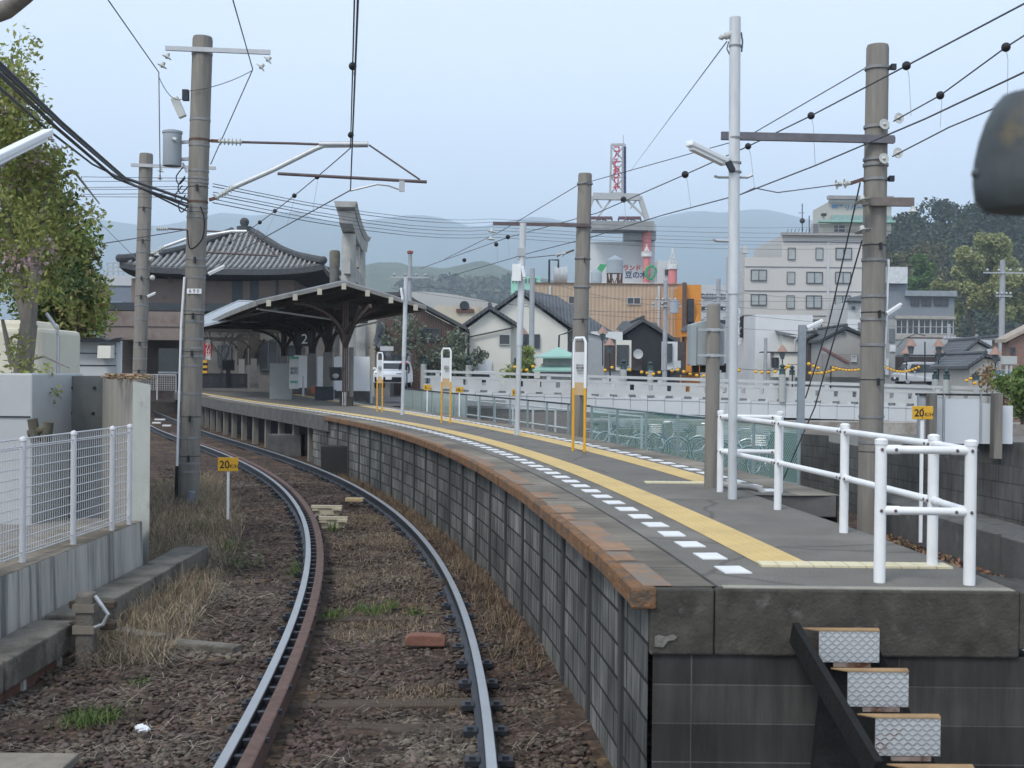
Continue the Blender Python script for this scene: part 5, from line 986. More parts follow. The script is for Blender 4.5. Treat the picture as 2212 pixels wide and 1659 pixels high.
r=bld('white_annex','white annex with narrow windows right of the cream house',1205,1345,716,95,7,whitew); win(r,1213,716,1220,737,94.9,1,frm,glk); win(r,1228,716,1236,760,94.9,1,frm,glk); MB().add([U(1195,700,94.6),U(1345,738,94.6),U(1345,728,97),U(1280,690,102),U(1200,690,102)],[(0,1,2,3,4)]).build('roof',kawara,r); slab(r,'grey_wing',mat('grey_plaster',(.33,.35,.37),.85,var=.06),1270,735,1304,810,95,.4); slab(r,'timber_porch',mat('porch_brown',(.08,.065,.06),.85,var=.3,scale=2),1304,738,1330,800,95,.3); slab(r,'pale_porch',creamw,1330,735,1362,800,94.5,.5); win(r,1332,745,1358,790,93.95,3,frm,glk)
# green roofed pavilion & lower
r=T('green_roof_pavilion','small pavilion with a two tiered pale green copper roof by the bridge','pavilion',U(1205,810,80)); cop_=mat('copper_green',(.27,.46,.40),.7,var=.1,scale=1.2); 
def hiproof(r,l,pk_,rr,yb,Y,dep,mt,name='roof'):
    a,b_,p=U(l,yb,Y),U(rr,yb,Y),U(pk_[0],pk_[1],Y+dep/2); MB().add([(a.x,Y,a.z),(b_.x,Y,b_.z),(b_.x,Y+dep,b_.z),(a.x,Y+dep,a.z),(p.x-.05,Y+dep/2-.05,p.z),(p.x+.05,Y+dep/2-.05,p.z),(a.x,Y,a.z-.12),(b_.x,Y,b_.z-.12)],[(0,1,5,4),(1,2,5),(2,3,4,5),(3,0,4),(6,7,1,0)]).build(name,mt,r)
hiproof(r,1160,(1205,750),1252,770,80,6,cop_); MB().box(U(1176,780,81).x,U(1236,780,81).x,81,84.5,U(1200,796,81).z,U(1200,770,81).z).build('upper_wall',mat('pavilion_grey',(.36,.37,.36),.8),r); hiproof(r,1150,(1205,778),1260,799,79.6,6.6,cop_,'lower_roof'); MB().box(U(1170,800,80.6).x,U(1245,800,80.6).x,80.6,85,-.5,U(1200,799,80.6).z).build('lower_wall',mat('pavilion_white',(.45,.46,.46),.8),r)
# tan warehouse + orange shop
tan=ribbed('tan_cladding',(.47,.36,.26),.42,'X',.05,.08,.7,.82); r=bld('tan_building','long tan ribbed metal building with two small windows and white downpipes',1150,1475,613,128,16,tan); slab(r,'parapet_cap',mat('parapet_rust',(.2,.14,.1),.7),1150,610,1480,615,128,.2); win(r,1354,642,1384,658,127.95,2,frw,glk); win(r,1228,640,1243,657,127.95,1,frw,glk); win(r,1148+16,632,1172,650,127.95,1,frm,glk)
for dx in (1188,1423): p=U(dx,618,127.9); MB().box(p.x-.12,p.x+.12,127.8,127.95,2,p.z).build('downpipe',frw,r)
oran=mat('orange_render',(.62,.25,.04),.8,var=.08,scale=.5); r=bld('orange_building','bright orange building at the right end of the tan building',1476,1515,615,122,8,oran); MB().box(U(1474,700,121.5).x,U(1482,700,121.5).x,121.4,121.9,0,U(1478,610,121.5).z).build('dark_edge_column',brownc,r); MB().box(U(1488,640,121).x,U(1500,640,121).x,121.2,121.9,U(1490,695,121).z,U(1490,645,121).z).build('grey_flue',dsteel,r); slab(r,'orange_canopy',oran,1470,716,1520,728,121.5,.8); slab(r,'lower_shop',oran,1480,728,1522,805,121.5,.4); MB().add([U(1468,716,120.5),U(1512,712,120.5),U(1510,668,124),U(1492,690,124)],[(0,1,2,3)]).build('tiled_lean_to',kawara,r); MB().prism([(U(1500,702,119).x,U(1500,702,119).z),(U(1517,702,119).x,U(1517,702,119).z),(U(1508,676,119).x,U(1508,676,119).z)],119,119.4).build('orange_gable',oran,r)
# black gabled houses in front
r=T('dark_tiled_house','house with brown tiled hipped roof in front of the tan building','house',U(1390,810,106)); MB().add([U(1330,712,106),U(1440,735,106),U(1418,697,110),U(1345,693,110)],[(0,1,2,3)]).build('roof',dkroof,r); MB().box(U(1330,720,107).x,U(1470,720,107).x,107,112,-.6,U(1400,728,107).z).build('wall',mat('dim_house',(.11,.1,.095),.9,var=.2),r); slab(r,'side_wing',mat('brown_screen',(.075,.06,.058),.9,var=.3),1454,738,1480,810,105,.4)
r=T('black_gable_house','black boarded house with a grey gable roof facing the river','house',U(1390,810,98)); gable(r,[(1345,722),(1388,695),(1460,738)],98,9,blackw,dkroof,.4,.3); slab(r,'white_side_wall',whitew,1429,738,1462,800,97.9,.3); win(r,1433,742,1452,782,97.5,2,frm,glk); slab(r,'timber_screen',mat('porch_brown2',(.085,.07,.065),.85,var=.3),1362,768,1386,800,97.5,.3)
p=U(1378,765,97); SDt=MB().lathe((p.x,96.9,p.z),[(.001,-.05),(.25,0),(.4,.1),(.38,.11),(.2,.04),(.001,.02)],14,Matrix.Rotation(math.pi/2,4,'X')); one('satellite_dish',SDt,frw,'small white satellite dish on the black gable house','dish')
ACu=MB().box(U(1455,778,96.8).x,U(1470,778,96.8).x,96.6,96.9,U(1455,795,96.8).z,U(1455,779,96.8).z); one('air_conditioner',ACu,frw,'white air conditioner box beside the black gable house','air conditioner')
# white toy building with pink towers
r=bld('white_tower_building','tall white windowless building with pink round towers and a painted sign',1273,1415,523,185,20,mat('white_cladding',(.58,.60,.61),.8,var=.04,scale=.2)); pink=mat('pink_paint',(.62,.22,.22),.7,var=.08,scale=.4); twh=mat('tower_white',(.62,.63,.63),.7)
def tower(dx,yb,Y,segs):
    for nm,mt,y0,y1,w_ in segs:
        a,b_=U(dx,y0,Y),U(dx,y1,Y); MB().cyl((a.x,Y,b_.z),(a.x,Y,a.z),w_*px(Y)/2,n=20).build(nm,mt,r,smooth=True)
tower(1397,700,183,[('pink_shaft',pink,500,545,20),('pink_shaft',pink,553,700,16),('white_ring',twh,544,555,24),('white_ring',twh,485,500,40)]); tower(1453,700,178,[('pink_shaft',pink,580,702,19),('white_ring',twh,571,582,25)])
def spire(dx,y0,y1,Y,w_):
    a,b_=U(dx,y0,Y),U(dx,y1,Y); mb=MB(); R=w_*px(Y)/2
    for k in range(8): t_=k*math.pi/4; mb.tube([(b_.x+R*math.cos(t_),Y+R*math.sin(t_),b_.z),(b_.x+R*.35*math.cos(t_),Y+R*.35*math.sin(t_),b_.z+(a.z-b_.z)*.5),(a.x,Y,a.z)],.05,4)
    for f_ in (.15,.35): rr=R*(1-f_*1.2); mb.tube([(b_.x+rr*math.cos(k*.7854),Y+rr*math.sin(k*.7854),b_.z+(a.z-b_.z)*f_) for k in range(9)],.05,4)
    mb.build('lattice_spire',twh,r)
spire(1453,534,571,178,20); spire(1397,528,546,180,14)
slab(r,'low_wing',mat('wing_white',(.52,.54,.55),.8,var=.05,scale=.3),1415,567,1450,700,182,3); win(r,1436,582,1446,594,178.9,1,frm,glk); slab(r,'grey_roof_house',mat('roof_house_grey',(.33,.35,.36),.8),1345,496,1412,523,186,3); slab(r,'concrete_roof_beam',mat('roof_beam_grey',(.27,.28,.28),.85,var=.15,scale=.5),1276,482,1408,503,184,3); slab(r,'beam_shadow',dsteel,1276,501,1395,505,183.9,2.9)
slab(r,'sign_board',mat('sign_white',(.66,.68,.68),.7),1292,610,1430,703,180,.3)
Ysn=179.6
text(r,'sign_word','ランド',tuple(U(1365,579.5,Ysn)),.92,mat('sign_maroon',(.3,.06,.05),.6),bold=.05)
text(r,'sign_word','豆の木',tuple(U(1374,595,Ysn)),1.12,navy,bold=.04)
vine=MB(); gv=mat('vine_green',(.05,.33,.13),.6,var=.1); q0=U(1406,590,Ysn-.1)
for k in range(3): vine.tube([(q0.x+(.85-.12*k)*math.cos(t_*.5+k),Ysn-.1,q0.z+(1.15-.13*k)*math.sin(t_*.5+k)) for t_ in range(8+k)],[.09+.1*math.sin(t_*1.7)**2 for t_ in range(8+k)],5)
vine.build('painted_vine',gv,r)
q0=U(1298,580,Ysn-.1); MB().prism([(q0.x-.9,q0.z-.6),(q0.x+.1,q0.z-.7),(q0.x+.9,q0.z+.6),(q0.x-.1,q0.z+.7)],Ysn-.12,Ysn-.08).build('painted_leaf',gv,r)
# lattice sign tower
LT=T('sign_tower','steel lattice tower with red vertical lettering on the white tower building roof','sign tower',U(1335,500,184)); Yt=183.; mb=MB(); latt=mat('lattice_paint',(.40,.41,.42),.6,var=.08)
e=lambda dx,dy,dY=0:U(dx,dy,Yt+dY)
for a,b_,w_ in (((1321,313),(1318,420),.3),((1348,312),(1346,420),.55),((1320,313),(1349,312),.35)): mb.bar(e(*a),e(*b_),w_)
for k in range(3):
    y0=315+34*k; y1=y0+34
    for a,b_ in (((1320,y0),(1348,y1)),((1348,y0),(1320,y1)),((1320,y1),(1347,y1))): mb.bar(e(a[0],a[1],.8),e(b_[0],b_[1],.8),.18)
for a,b_,w_ in (((1281,424),(1382,426),1.0),((1382,425),(1398,474),.7),((1281,425),(1262,474),.7),((1322,428),(1290,472),.3),((1350,428),(1396,472),.3),((1286,428),(1300,450),.25),((1378,428),(1362,450),.25)): mb.bar(e(*a),e(*b_),w_)
mb.build('lattice',latt,LT); text(LT,'red_letters','コ\nム\nみ\nお\nひ\nリ\nヤ',tuple(e(1331,367)+Vector((0,-.6,0))),1.15,redl,ls=.86,bold=.05); mb=MB()
for k in range(9): p=e(1349.5,322+11*k,-.3); mb.box(p.x-.15,p.x+.2,p.y-.2,p.y,p.z-.6,p.z+.35)
mb.build('side_letters',navy,LT); mb=MB().tube([e(1347,312),e(1346.5,292)],.05,4); mb.build('rod',latt,LT)
for x0,x1 in ((1276,1322),(1336,1384)):
    q=T('roof_truss_frame','maroon steel sign frame on the roof beam, '+('left' if x0<1300 else 'right')+' of the pair','frame',U((x0+x1)/2,482,184)); mb=MB(); mb.bar(e(x0,471),e(x1,471),.45); mb.bar(e(x0,471),e(x0,482),.2); mb.bar(e(x1,471),e(x1,482),.2); m_=(x0+x1)/2
    for k in range(4): mb.bar(e(m_,472),e(x0+(x1-x0)*k/3,482),.15)
    mb.build('frame',mat('maroon_%d'%x0,(.12,.06,.075),.6),q)
# roof tanks
for (x0,x1,y0,y1,Y,lb) in ((1310,1346,562,591,140,'round grey water tank on a rusty stand above the tan building'),(1276,1300,590,612,138,'small weathered round tank on the tan roof, half behind the centre pole')):
    a,b_=U(x0,y0,Y),U(x1,y1,Y); q=T('water_tank',lb,'water tank',((a.x+b_.x)/2,Y,b_.z-2)); R=(b_.x-a.x)/2; MB().lathe(((a.x+b_.x)/2,Y,b_.z),[(R,0),(R,a.z-b_.z),(R*.9,a.z-b_.z+.1),(.01,a.z-b_.z+.6)],24).build('tank',mat('tank_grey_%d'%x0,(.28,.33,.37),.6,var=.15,scale=.8),q,smooth=True); mb=MB(); zt_=U(x0,612,Y).z-1
    for k in range(6): t_=k*math.pi/3; p=Vector(((a.x+b_.x)/2+R*.85*math.cos(t_),Y+R*.85*math.sin(t_),0)); p2=Vector(((a.x+b_.x)/2+R*.85*math.cos(t_+1.05),Y+R*.85*math.sin(t_+1.05),0)); mb.bar(p+Vector((0,0,zt_)),p+Vector((0,0,b_.z)),.18); mb.bar(p+Vector((0,0,zt_)),p2+Vector((0,0,b_.z)),.1)
    mb.build('stand',rust,q)
a,b_=U(1190,590,132),U(1225,608,132); q=T('roof_unit','grey cylindrical unit with a black pipe frame on the tan roof','roof unit',(a.x,132,b_.z)); MB().cyl((a.x+.3,132,b_.z+.7),(b_.x,132,b_.z+.7),.95,n=18).build('unit',mat('unit_grey',(.35,.38,.4),.6),q,smooth=True); MB().tube([(a.x-.2,131.5,b_.z-.3),(a.x-.2,131.5,b_.z+2.3),(b_.x-1,131.5,b_.z+2.3),(b_.x-1,131.5,b_.z+1.5)],.12,6).build('pipe_frame',dsteel,q); MB().box(a.x,b_.x,131.6,132.4,U(1190,613,132).z-.4,b_.z-.2).build('base',dsteel,q)
r=bld('mint_building','mint green building with narrow slots seen above the cream house roof',1104,1168,597,170,12,mat('mint_paint',(.30,.58,.47),.7,var=.05,scale=.2))
for k in range(8): win(r,1107+7*k,601,1109+7*k,612,169.9,1,frm,glk)
win(r,1112,628,1130,640,169.9,2,frm,MATS['copper_green']); win(r,1137,627,1158,642,169.9,2,frm,MATS['copper_green'])
# distant grey block between
r=bld('distant_white_block','low white office block between the orange building and the hotel',1500,1625,616,210,14,mat('distant_white',(.5,.52,.53),.8,var=.05,scale=.2)); slab(r,'window_band',frm,1515,634,1600,644,210,.2); slab(r,'window_band',glk,1515,662,1600,672,210,.2); slab(r,'window_band',glk,1515,690,1600,700,210,.2)
for k in range(7): win(r,1520+12*k,635,1530+12*k,643,209.7,2,frw,glk)
# hotel
hot=brick('hotel_tile',(.40,.39,.365),(.43,.42,.395),(.34,.33,.31),.8,.5,.03,False,.12); hotm=mat('hotel_cladding',(.52,.51,.485),.8,var=.05,scale=.15); bandm=mat('hotel_band',(.15,.16,.20),.7,var=.08)
YH_=150; r=bld('riverside_hotel','grey six storey hotel with dark floor bands, sliding windows and a rooftop sign','' or 1690,1912,508,YH_,18,hotm) if 0 else bld('riverside_hotel','grey six storey hotel with dark floor bands, sliding windows and a rooftop sign',1690,1912,508,YH_,18,hotm)
slab(r,'lower_wing',hotm,1608,556,1690,800,YH_+.3,.28); slab(r,'cornice',mat('hotel_cornice',(.33,.32,.31),.8),1686,503,1914,511,YH_,.6)
for y,x0 in ((523,1692),(577,1608),(629,1608),(682,1608),(734,1700)): slab(r,'floor_band',bandm,x0,y-2,1912,y+2.5,YH_-.02,.06)
slab(r,'drain_line',frw,1787,524,1789,740,YH_,.1)
rows=[(535,561,[(1702,1718,1),(1762,1778,1),(1805,1840,2)]),(587,613,[(1700,1717,1),(1742,1777,2),(1804,1838,2)]),(638,666,[(1699,1716,1),(1741,1775,2),(1803,1837,2)]),(690,716,[(1741,1775,2),(1802,1836,2)])]
for y0,y1,ws in rows:
    for x0,x1,n in ws: win(r,x0,y0,x1,y1,YH_-.05,n,frm,cur)
for y0,y1 in ((582,607),(635,660)): win(r,1622,y0,1656,y1,YH_-.05,2,frm,cur)
win(r,1873,535,1890,561,YH_-.05,1,frm,cur)
a,b_=U(1790,436,152),U(1925,505,152); MB().box(a.x,b_.x,152,160,b_.z,a.z).build('penthouse',mat('penthouse_wall',(.45,.44,.40),.8,var=.04,scale=.3),r); slab(r,'penthouse_cornice',mat('penthouse_cap',(.3,.29,.3),.8),1786,424,1926,433,152,.8); slab(r,'penthouse_trim',MATS['penthouse_wall'],1789,433,1926,437,152,.5); slab(r,'green_awning',cop_,1765,478,1926,484,151.5,1.6); slab(r,'green_wall',mat('teal_wall',(.25,.36,.35),.8),1795,465,1926,479,151.9,.3); slab(r,'roof_house',MATS['penthouse_wall'],1752,484,1800,504,151.5,.4); slab(r,'roof_house_dark',bandm,1757,484,1765,504,151,.4); win(r,1796,485,1826,503,151.4,2,frw,glk,1); slab(r,'chimney',MATS['penthouse_wall'],1775,466,1780,480,151,.4); slab(r,'chimney_cap',dsteel,1773,462,1783,467,150.8,.6)
text(r,'rooftop_sign','琴平リバーサイド',(U(1797,446,151.9).x,151.9,U(1860,(480+395/10.05)*.8641,151.9).z),.78,mat('sign_blue',(.12,.24,.42),.6),ax='LEFT',bold=.03)
mb=MB(); 
for dx,y0 in ((1733,440),(1748,466)): mb.tube([U(dx,505,151),U(dx,y0,151)],.06,5)
mb.bar(U(1725,460,151),U(1737,460,151),.06); mb.sph(U(1733,477,151),.35,6)
for k in range(9): mb.bar(U(1700+8*k,504,151),U(1703+8*k,494,151),.06)
mb.build('roof_antenna',dsteel,r)
r=bld('grey_neighbour_block','grey block with horizontal dark bands left of the hotel',1598,1612,540,158,10,mat('neighbour_grey',(.45,.46,.47),.8)); slab(r,'roof_box',frw,1602,533,1614,548,157,.8)
VS=T('vertical_shop_sign','narrow black vertical sign with white letters left of the white house','sign',U(1602,735,118)); slab(VS,'board',black,1598,682,1606,730,118,.3); text(VS,'letters','う\nど\nん\nそ\nば',(U(1602,0,117.6).x,117.62,U(1602,706,117.6).z),.82,whl,ls=.9)
r=bld('brown_strip_building','narrow brown clad building beside the white house',1609,1633,702,120,6,mat('brown_strip',(.17,.14,.13),.85,var=.1))
# white house group
r=bld('white_block_house','white two storey block house with lean-to and drainpipes',1632,1756,680,112,10,whitew); slab(r,'lean_to',creamw,1684,725,1722,762,112,1.2); a,b_=U(1680,722,110.8),U(1732,732,110.8); MB().add([(a.x,110.4,a.z),(b_.x,110.4,b_.z),(b_.x,112,b_.z+.4),(a.x,112,a.z+.4)],[(0,1,2,3)]).build('lean_to_roof',kawara,r); slab(r,'front_porch',creamw,1664,762,1716,815,111,1.5); win(r,1666,772,1682,795,109.45,2,frm,glk); slab(r,'porch_trim',dsteel,1640,760,1716,763,111,1.7); MB().tube([U(1722,730,110),U(1717,735,110),U(1716,800,110)],.09,6).build('downpipe',frw,r)
for dx,dy in ((1743,732),(1744,777),(1744,795)): slab(r,'wall_vent',mat('vent_pale_%d'%dy,(.4,.42,.38),.7),dx-5,dy-6,dx+5,dy+6,112,.1)
r=T('grey_gable_house','grey barn like house with a shallow gable behind the lantern strings','house',U(1815,810,104)); gable(r,[(1770,738),(1826,710),(1878,732)],104,9,mat('grey_boards',(.33,.33,.32),.85,var=.1,scale=.8),dkroof,.3,.25); slab(r,'lean_to_wall',mat('weathered_boards',(.24,.235,.225),.9,var=.15,scale=1,st=(4,4,.5)),1775,764,1860,815,103,.5); MB().bar(U(1776,752,102.6),U(1832,783,102.6),.5,.2).build('red_flashing',mat('red_flash',(.2,.1,.09),.7),r); win(r,1818,717,1826,721,103.9,1,frm,glk); win(r,1838,768,1850,782,102.45,1,frw,cur)
r=T('dark_low_house','dark timber low house tucked between the white and grey houses','house',U(1768,810,108)); gable(r,[(1738,735),(1760,722),(1800,745)],108,6,mat('dark_timber_wall',(.07,.058,.055),.9,var=.3),dkroof,.3,.2)
r=bld('white_annex_tower','white stair tower in front of the hotel, half hidden by the thick pole',1832,1862,652,125,7,mat('stair_white',(.5,.52,.52),.8,var=.05)); slab(r,'flat_roof',dsteel,1825,650,1876,654,125,.6); win(r,1840,662,1847,669,124.9,1,frm,glk); slab(r,'white_body',whitew,1828,690,1866,760,124.5,.4); slab(r,'balcony',frw,1855,665,1868,688,124.5,.5)
# right modern building
bm2=mat('slate_render',(.20,.225,.255),.8,var=.06,scale=.3); r=bld('slate_office_building','blue grey office building with wide dark glazing at the foot of the wooded hill',1905,2062,628,135,14,bm2); slab(r,'stair_tower',bm2,1905,580,1957,700,135.5,.45); slab(r,'white_tower_top',mat('tower_top_white',(.55,.58,.6),.7),1905,577,1957,613,134.9,.5); slab(r,'parapet',mat('parapet_slate',(.25,.28,.31),.8),1953,628,2064,641,135,.5)
for x0,x1 in ((1967,1985),(1990,2011),(2018,2048)): win(r,x0,645,x1,660,134.95,2,frm,glk)
for k in range(5): win(r,1935+25*k,690,1959+25*k,722,134.9,2,frw,glk,1); win(r,1935+25*k,735,1959+25*k,752,134.9,2,frw,glk)
slab(r,'floor_beam',mat('beam_beige',(.36,.34,.31),.8),1932,682,2062,690,134.95,.4); slab(r,'floor_beam',MATS['beam_beige'],1932,722,2062,735,134.95,.4)
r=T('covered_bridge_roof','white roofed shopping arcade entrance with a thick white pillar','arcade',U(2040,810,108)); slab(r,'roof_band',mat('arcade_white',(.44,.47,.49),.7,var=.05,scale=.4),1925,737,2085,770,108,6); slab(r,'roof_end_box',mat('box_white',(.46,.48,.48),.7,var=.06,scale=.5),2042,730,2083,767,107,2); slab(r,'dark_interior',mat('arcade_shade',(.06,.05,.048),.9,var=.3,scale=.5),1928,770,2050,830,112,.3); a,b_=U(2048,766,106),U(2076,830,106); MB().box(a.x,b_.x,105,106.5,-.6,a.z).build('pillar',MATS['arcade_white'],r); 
r=bld('grey_shop_front','pale narrow shop front with posters right of the thick pole',1898,1935,690,100,6,mat('shop_grey',(.30,.31,.31),.8,var=.12,scale=.5)); slab(r,'poster',frw,1906,748,1913,775,100,.1); slab(r,'poster',mat('poster_pale',(.55,.57,.58),.7),1921,745,1934,760,100,.1); slab(r,'tall_window',glz,1921,710,1932,740,100,.1); slab(r,'shop_board',frw,1912,775,1918,810,100,.2)
# far right houses
for i,(pts,Y,w_,rf_,lb) in enumerate((([(2078,762),(2110,738),(2140,752)],96,mat('hr1',(.36,.36,.35),.85,var=.1),kawara,'grey house with slate roof right of the white arcade pillar'),([(2120,745),(2170,732),(2215,748)],110,mat('hr2',(.24,.17,.15),.85,var=.15),dkroof,'reddish house up the slope at the right edge'),([(2085,795),(2125,770),(2165,778)],84,mat('hr3',(.38,.37,.34),.85,var=.12),kawara,'beige low house behind the yellow lanterns at right'),([(2168,738),(2300,672),(2430,738)],70,mat('hr4',(.22,.14,.115),.85,var=.12),mat('tan_roof',(.35,.3,.25),.8),'brown house with tan eaves at the far right edge'))):
    r=T('hillside_house',lb,'house',U(pts[1][0],810,Y)); gable(r,pts,Y,7 if Y>75 else 1.0,w_,rf_,.3,.22); win(r,pts[0][0]+14,pts[0][1]+12,pts[0][0]+24,pts[0][1]+26,Y-.05,2,frm,glk)
# shop sign なぎさ
NG=T('blue_shop_sign','blue rectangular sign with white hiragana on a grey post at right','sign',U(2165,840,60)); slab(NG,'board',mat('sign_royal',(.07,.12,.26),.6,var=.06),2146,800,2193,823,60,.15); slab(NG,'edge',frw,2145,798.5,2194,800,60,.16); slab(NG,'edge',frw,2145,823,2194,824.5,60,.16); slab(NG,'side_panel',frw,2194,804,2202,822,60,.15); text(NG,'name','なぎさ',(U(2171,0,59.8).x,59.83,U(2171,814.5,59.8).z),.25,whl,bold=.008); text(NG,'small_line','お食事処',(U(2171,0,59.8).x,59.83,U(2171,804.5,59.8).z),.1,mat('dim_letters',(.3,.36,.5),.6)); MB().box(U(2168,0,60).x-.05,U(2170,0,60).x+.05,60,60.1,-.5,U(2168,824,60).z).build('post',steel,NG)
a,b_=U(2165,769,58),U(2197,787,58); one('pale_billboard',MB().box(a.x,b_.x,58,58.2,b_.z,a.z).box(a.x+.2,a.x+.3,58.05,58.15,-.5,b_.z).box(b_.x-.3,b_.x-.2,58.05,58.15,-.5,b_.z),mat('billboard_pale',(.40,.43,.42),.7,var=.05),'blank pale billboard on posts above the blue shop sign','billboard')
# ---------------- river side: block wall, net fence, bicycles ----------------
rw=brick('river_block_wall',(.12,.12,.115),(.15,.148,.14),(.085,.085,.08),.4,.2,.009,streak=.35)
wl=[(6.55,7),(6.22,14.4),(5.82,22),(5.6,26)]
BW=T('river_block_wall','weathered concrete block wall beyond the second track on the right','wall',(6.2,14,-.2))
mb=MB(); Ls=0
for i in range(3):
    (xa,ya),(xb,yb)=wl[i],wl[i+1]; d=math.hypot(xb-xa,yb-ya); mb.add([(xa,ya,-.3),(xb,yb,-.3),(xb,yb,1.0),(xa,ya,1.12)],[(0,3,2,1)],[(Ls,-.3),(Ls+d,-.3),(Ls+d,1.0),(Ls,1.0)]); mb.add([(xa,ya,1.12 if i==0 else 1.0),(xb,yb,1.0),(xb+.15,yb,1.0),(xa+.15,ya,1.12 if i==0 else 1.0)],[(0,1,2,3)],[(Ls,0),(Ls+d,0),(Ls+d,.1),(Ls,.1)]); Ls+=d
mb.build('block_courses',rw,BW)
led=MB().sweep([(-.5,-.25),(0,-.25),(0,.42),(-.38,.42),(-.5,.36)],[(Vector((x,y,0)),Vector((1,.05,0))) for x,y in ((6.5,8),(6.2,14.4),(6.02,18.5))]); led.build('lower_ledge',conc_d,BW,bevel=.01)
mb=MB()
for y in (10.2,12.1,14.0,15.9): x=float(np.interp(y,[7,14.4,22],[6.05,5.74,5.4])); mb.box(x-.1,x,y,y+.16,-.25,.38)
mb.build('ledge_buttress',conc_d,BW)
lv=[]
for i in range(900):
    y=random.uniform(9,18); x=float(np.interp(y,[7,14.4,22],[5.95,5.65,5.3]))-abs(random.gauss(0,.18)); lv.append((x,y,-.12+random.uniform(0,.06)))
V,Fc=leaves(np.array(lv),.035,np.random.default_rng(2)); arr('dead_leaves_drift',V,Fc,mat('leaf_litter',(.20,.125,.075),.9,var=.3,island=.5),'brown dead leaves drifted along the foot of the block wall','leaves',kind='stuff')
# white hoarding on the wall
HO=T('white_hoarding','white panel hoarding held by concrete posts on the block wall','hoarding',U(2085,960,19)); hm=mat('hoarding_white',(.60,.65,.69),.6,var=.04,scale=1)
for x0,x1 in ((1985,2008),(2016,2036),(2042,2116),(2121,2148),(2156,2187)):
    a,b_=U(x0,853,19),U(x1,959,19); MB().box(a.x,b_.x,19,19.04,b_.z,a.z-.001*(x0-1985)).build('panel',hm,HO)
for x0,x1,yb in ((2004,2018,985),(2144,2159,990)): a,b_=U(x0,852,18.9),U(x1,yb,18.9); MB().box(a.x,b_.x,18.8,18.98,b_.z,a.z+.02).build('concrete_post',conc,HO)
for x in (2038.5,2118.5,1983): a,b_=U(x-1.6,852,18.97),U(x+1.6,958,18.97); MB().box(a.x+.008,b_.x-.008,18.96,19.0,b_.z,a.z).build('batten',steel,HO)
a,b_=U(1955,953,19.3),U(2420,960,19.3); MB().box(a.x,b_.x,19.1,19.4,-.3,a.z).build('base_block_wall',brick('hoarding_base_wall',(.10,.10,.098),(.13,.128,.122),(.07,.07,.068),.4,.2,.009,False,.4),HO)
a,b_=U(1980,851,19),U(2150,857,19); MB().box(a.x,b_.x,18.97,19.06,a.z-.02,a.z+.012).build('top_strip',dsteel,HO)
# far retaining bank under the bridge
BK=T('river_bank_wall','brownish stone river bank wall below the white bridge','wall',U(1800,960,60)); a,b_=U(1250,905,60),U(2400,935,60); MB().box(a.x,b_.x+6,60,62,-3,U(1800,905,60).z-.15).build('bank',mat('bank_stone',(.25,.225,.20),.9,var=.3,scale=1.5,col2=(.36,.35,.32),thr=.55,scale2=.7),BK)
# net fence along the second track
ftop=lambda y: 1.33+.0045*(y-20)
XF=lambda y: XP(y)+3.6
NF=T('net_fence','green netted fence on grey posts along the far side of the second track','fence',(XF(26),26,0)); net=netm('green_net',(.24,.43,.40),.075,.2,.2); net2=netm('plain_wire_net',(.42,.48,.48),.075,.13,.03); net3=netm('pale_sheet_net',(.46,.58,.56),.075,.2,.7); fpo=mat('fence_post_grey',(.26,.32,.34),.5,.2,var=.1)
ys_=[20.5+1.75*i for i in range(20)]
for i,y in enumerate(ys_):
    MB().cyl((XF(y),y,-.1),(XF(y),y,ftop(y)),.032,n=10).build('post',fpo,NF)
    if i:
        y0=ys_[i-1]; a=Vector((XF(y0),y0,0)); b_=Vector((XF(y),y,0)); MB().tube([a+Vector((0,0,ftop(y0))),b_+Vector((0,0,ftop(y)))],.022,8).build('top_rail',fpo if i<7 else dsteel,NF)
        if i<7: MB().tube([a+Vector((0,0,.35)),b_+Vector((0,0,.35))],.014,6).build('lower_rail',fpo,NF)
        L_=(b_-a).length; MB().add([a+Vector((0,0,-.1)),b_+Vector((0,0,-.1)),b_+Vector((0,0,ftop(y))),a+Vector((0,0,ftop(y0)))],[(0,1,2,3)],[(0,0),(L_,0),(L_,1.4),(0,1.4)]).build('net',net if i<7 else net2 if i<14 else net3,NF)
# inner white pipe rail and pale sheeting toward the station
RR=T('ramp_railing','white pipe railing of the river ramp behind the net fence','railing',(XF(42)+1.2,42,0)); mb=MB(); q=[]
for y in [31+2.2*i for i in range(11)]: p=Vector((XF(y)+1.3,y,0)); mb.cyl(p+Vector((0,0,-.2)),p+Vector((0,0,1.15)),.035,n=8); q.append(p)
for z in (.55,1.12): mb.tube([p+Vector((0,0,z)) for p in q],.03,8)
mb.build('pipes',mat('rail_pale',(.50,.56,.58),.5,var=.05),RR)
PS=T('white_site_panels','row of white site panels along the line behind the canopy','hoarding',U(720,850,56))
xs_=[(430+0,0)]
for x0,x1,y0,y1,Y in ((653,676,768,838,58),(683,705,770,840,56),(708,742,771,842,54),(746,798,770,845,52)):
    a,b_=U(x0,y0,Y),U(x1,y1,Y); MB().box(a.x-.4,b_.x,Y,Y+.06,b_.z,a.z).build('panel',mat('panel_white_%d'%x0,(.76,.79,.81),.6,var=.04),PS); MB().box(a.x-.4,b_.x,Y+.3,Y+.4,-.2,b_.z).build('base_wall',conc_d,PS)
mb=MB()
for dx,Y in ((655,53),(700,51.5),(802,48)): p=U(dx,845,Y); t_=U(dx,812,Y); mb.cyl((p.x,Y,.2),(p.x,Y,t_.z),.05,n=8)
mb.build('white_stanchion',frw,PS)
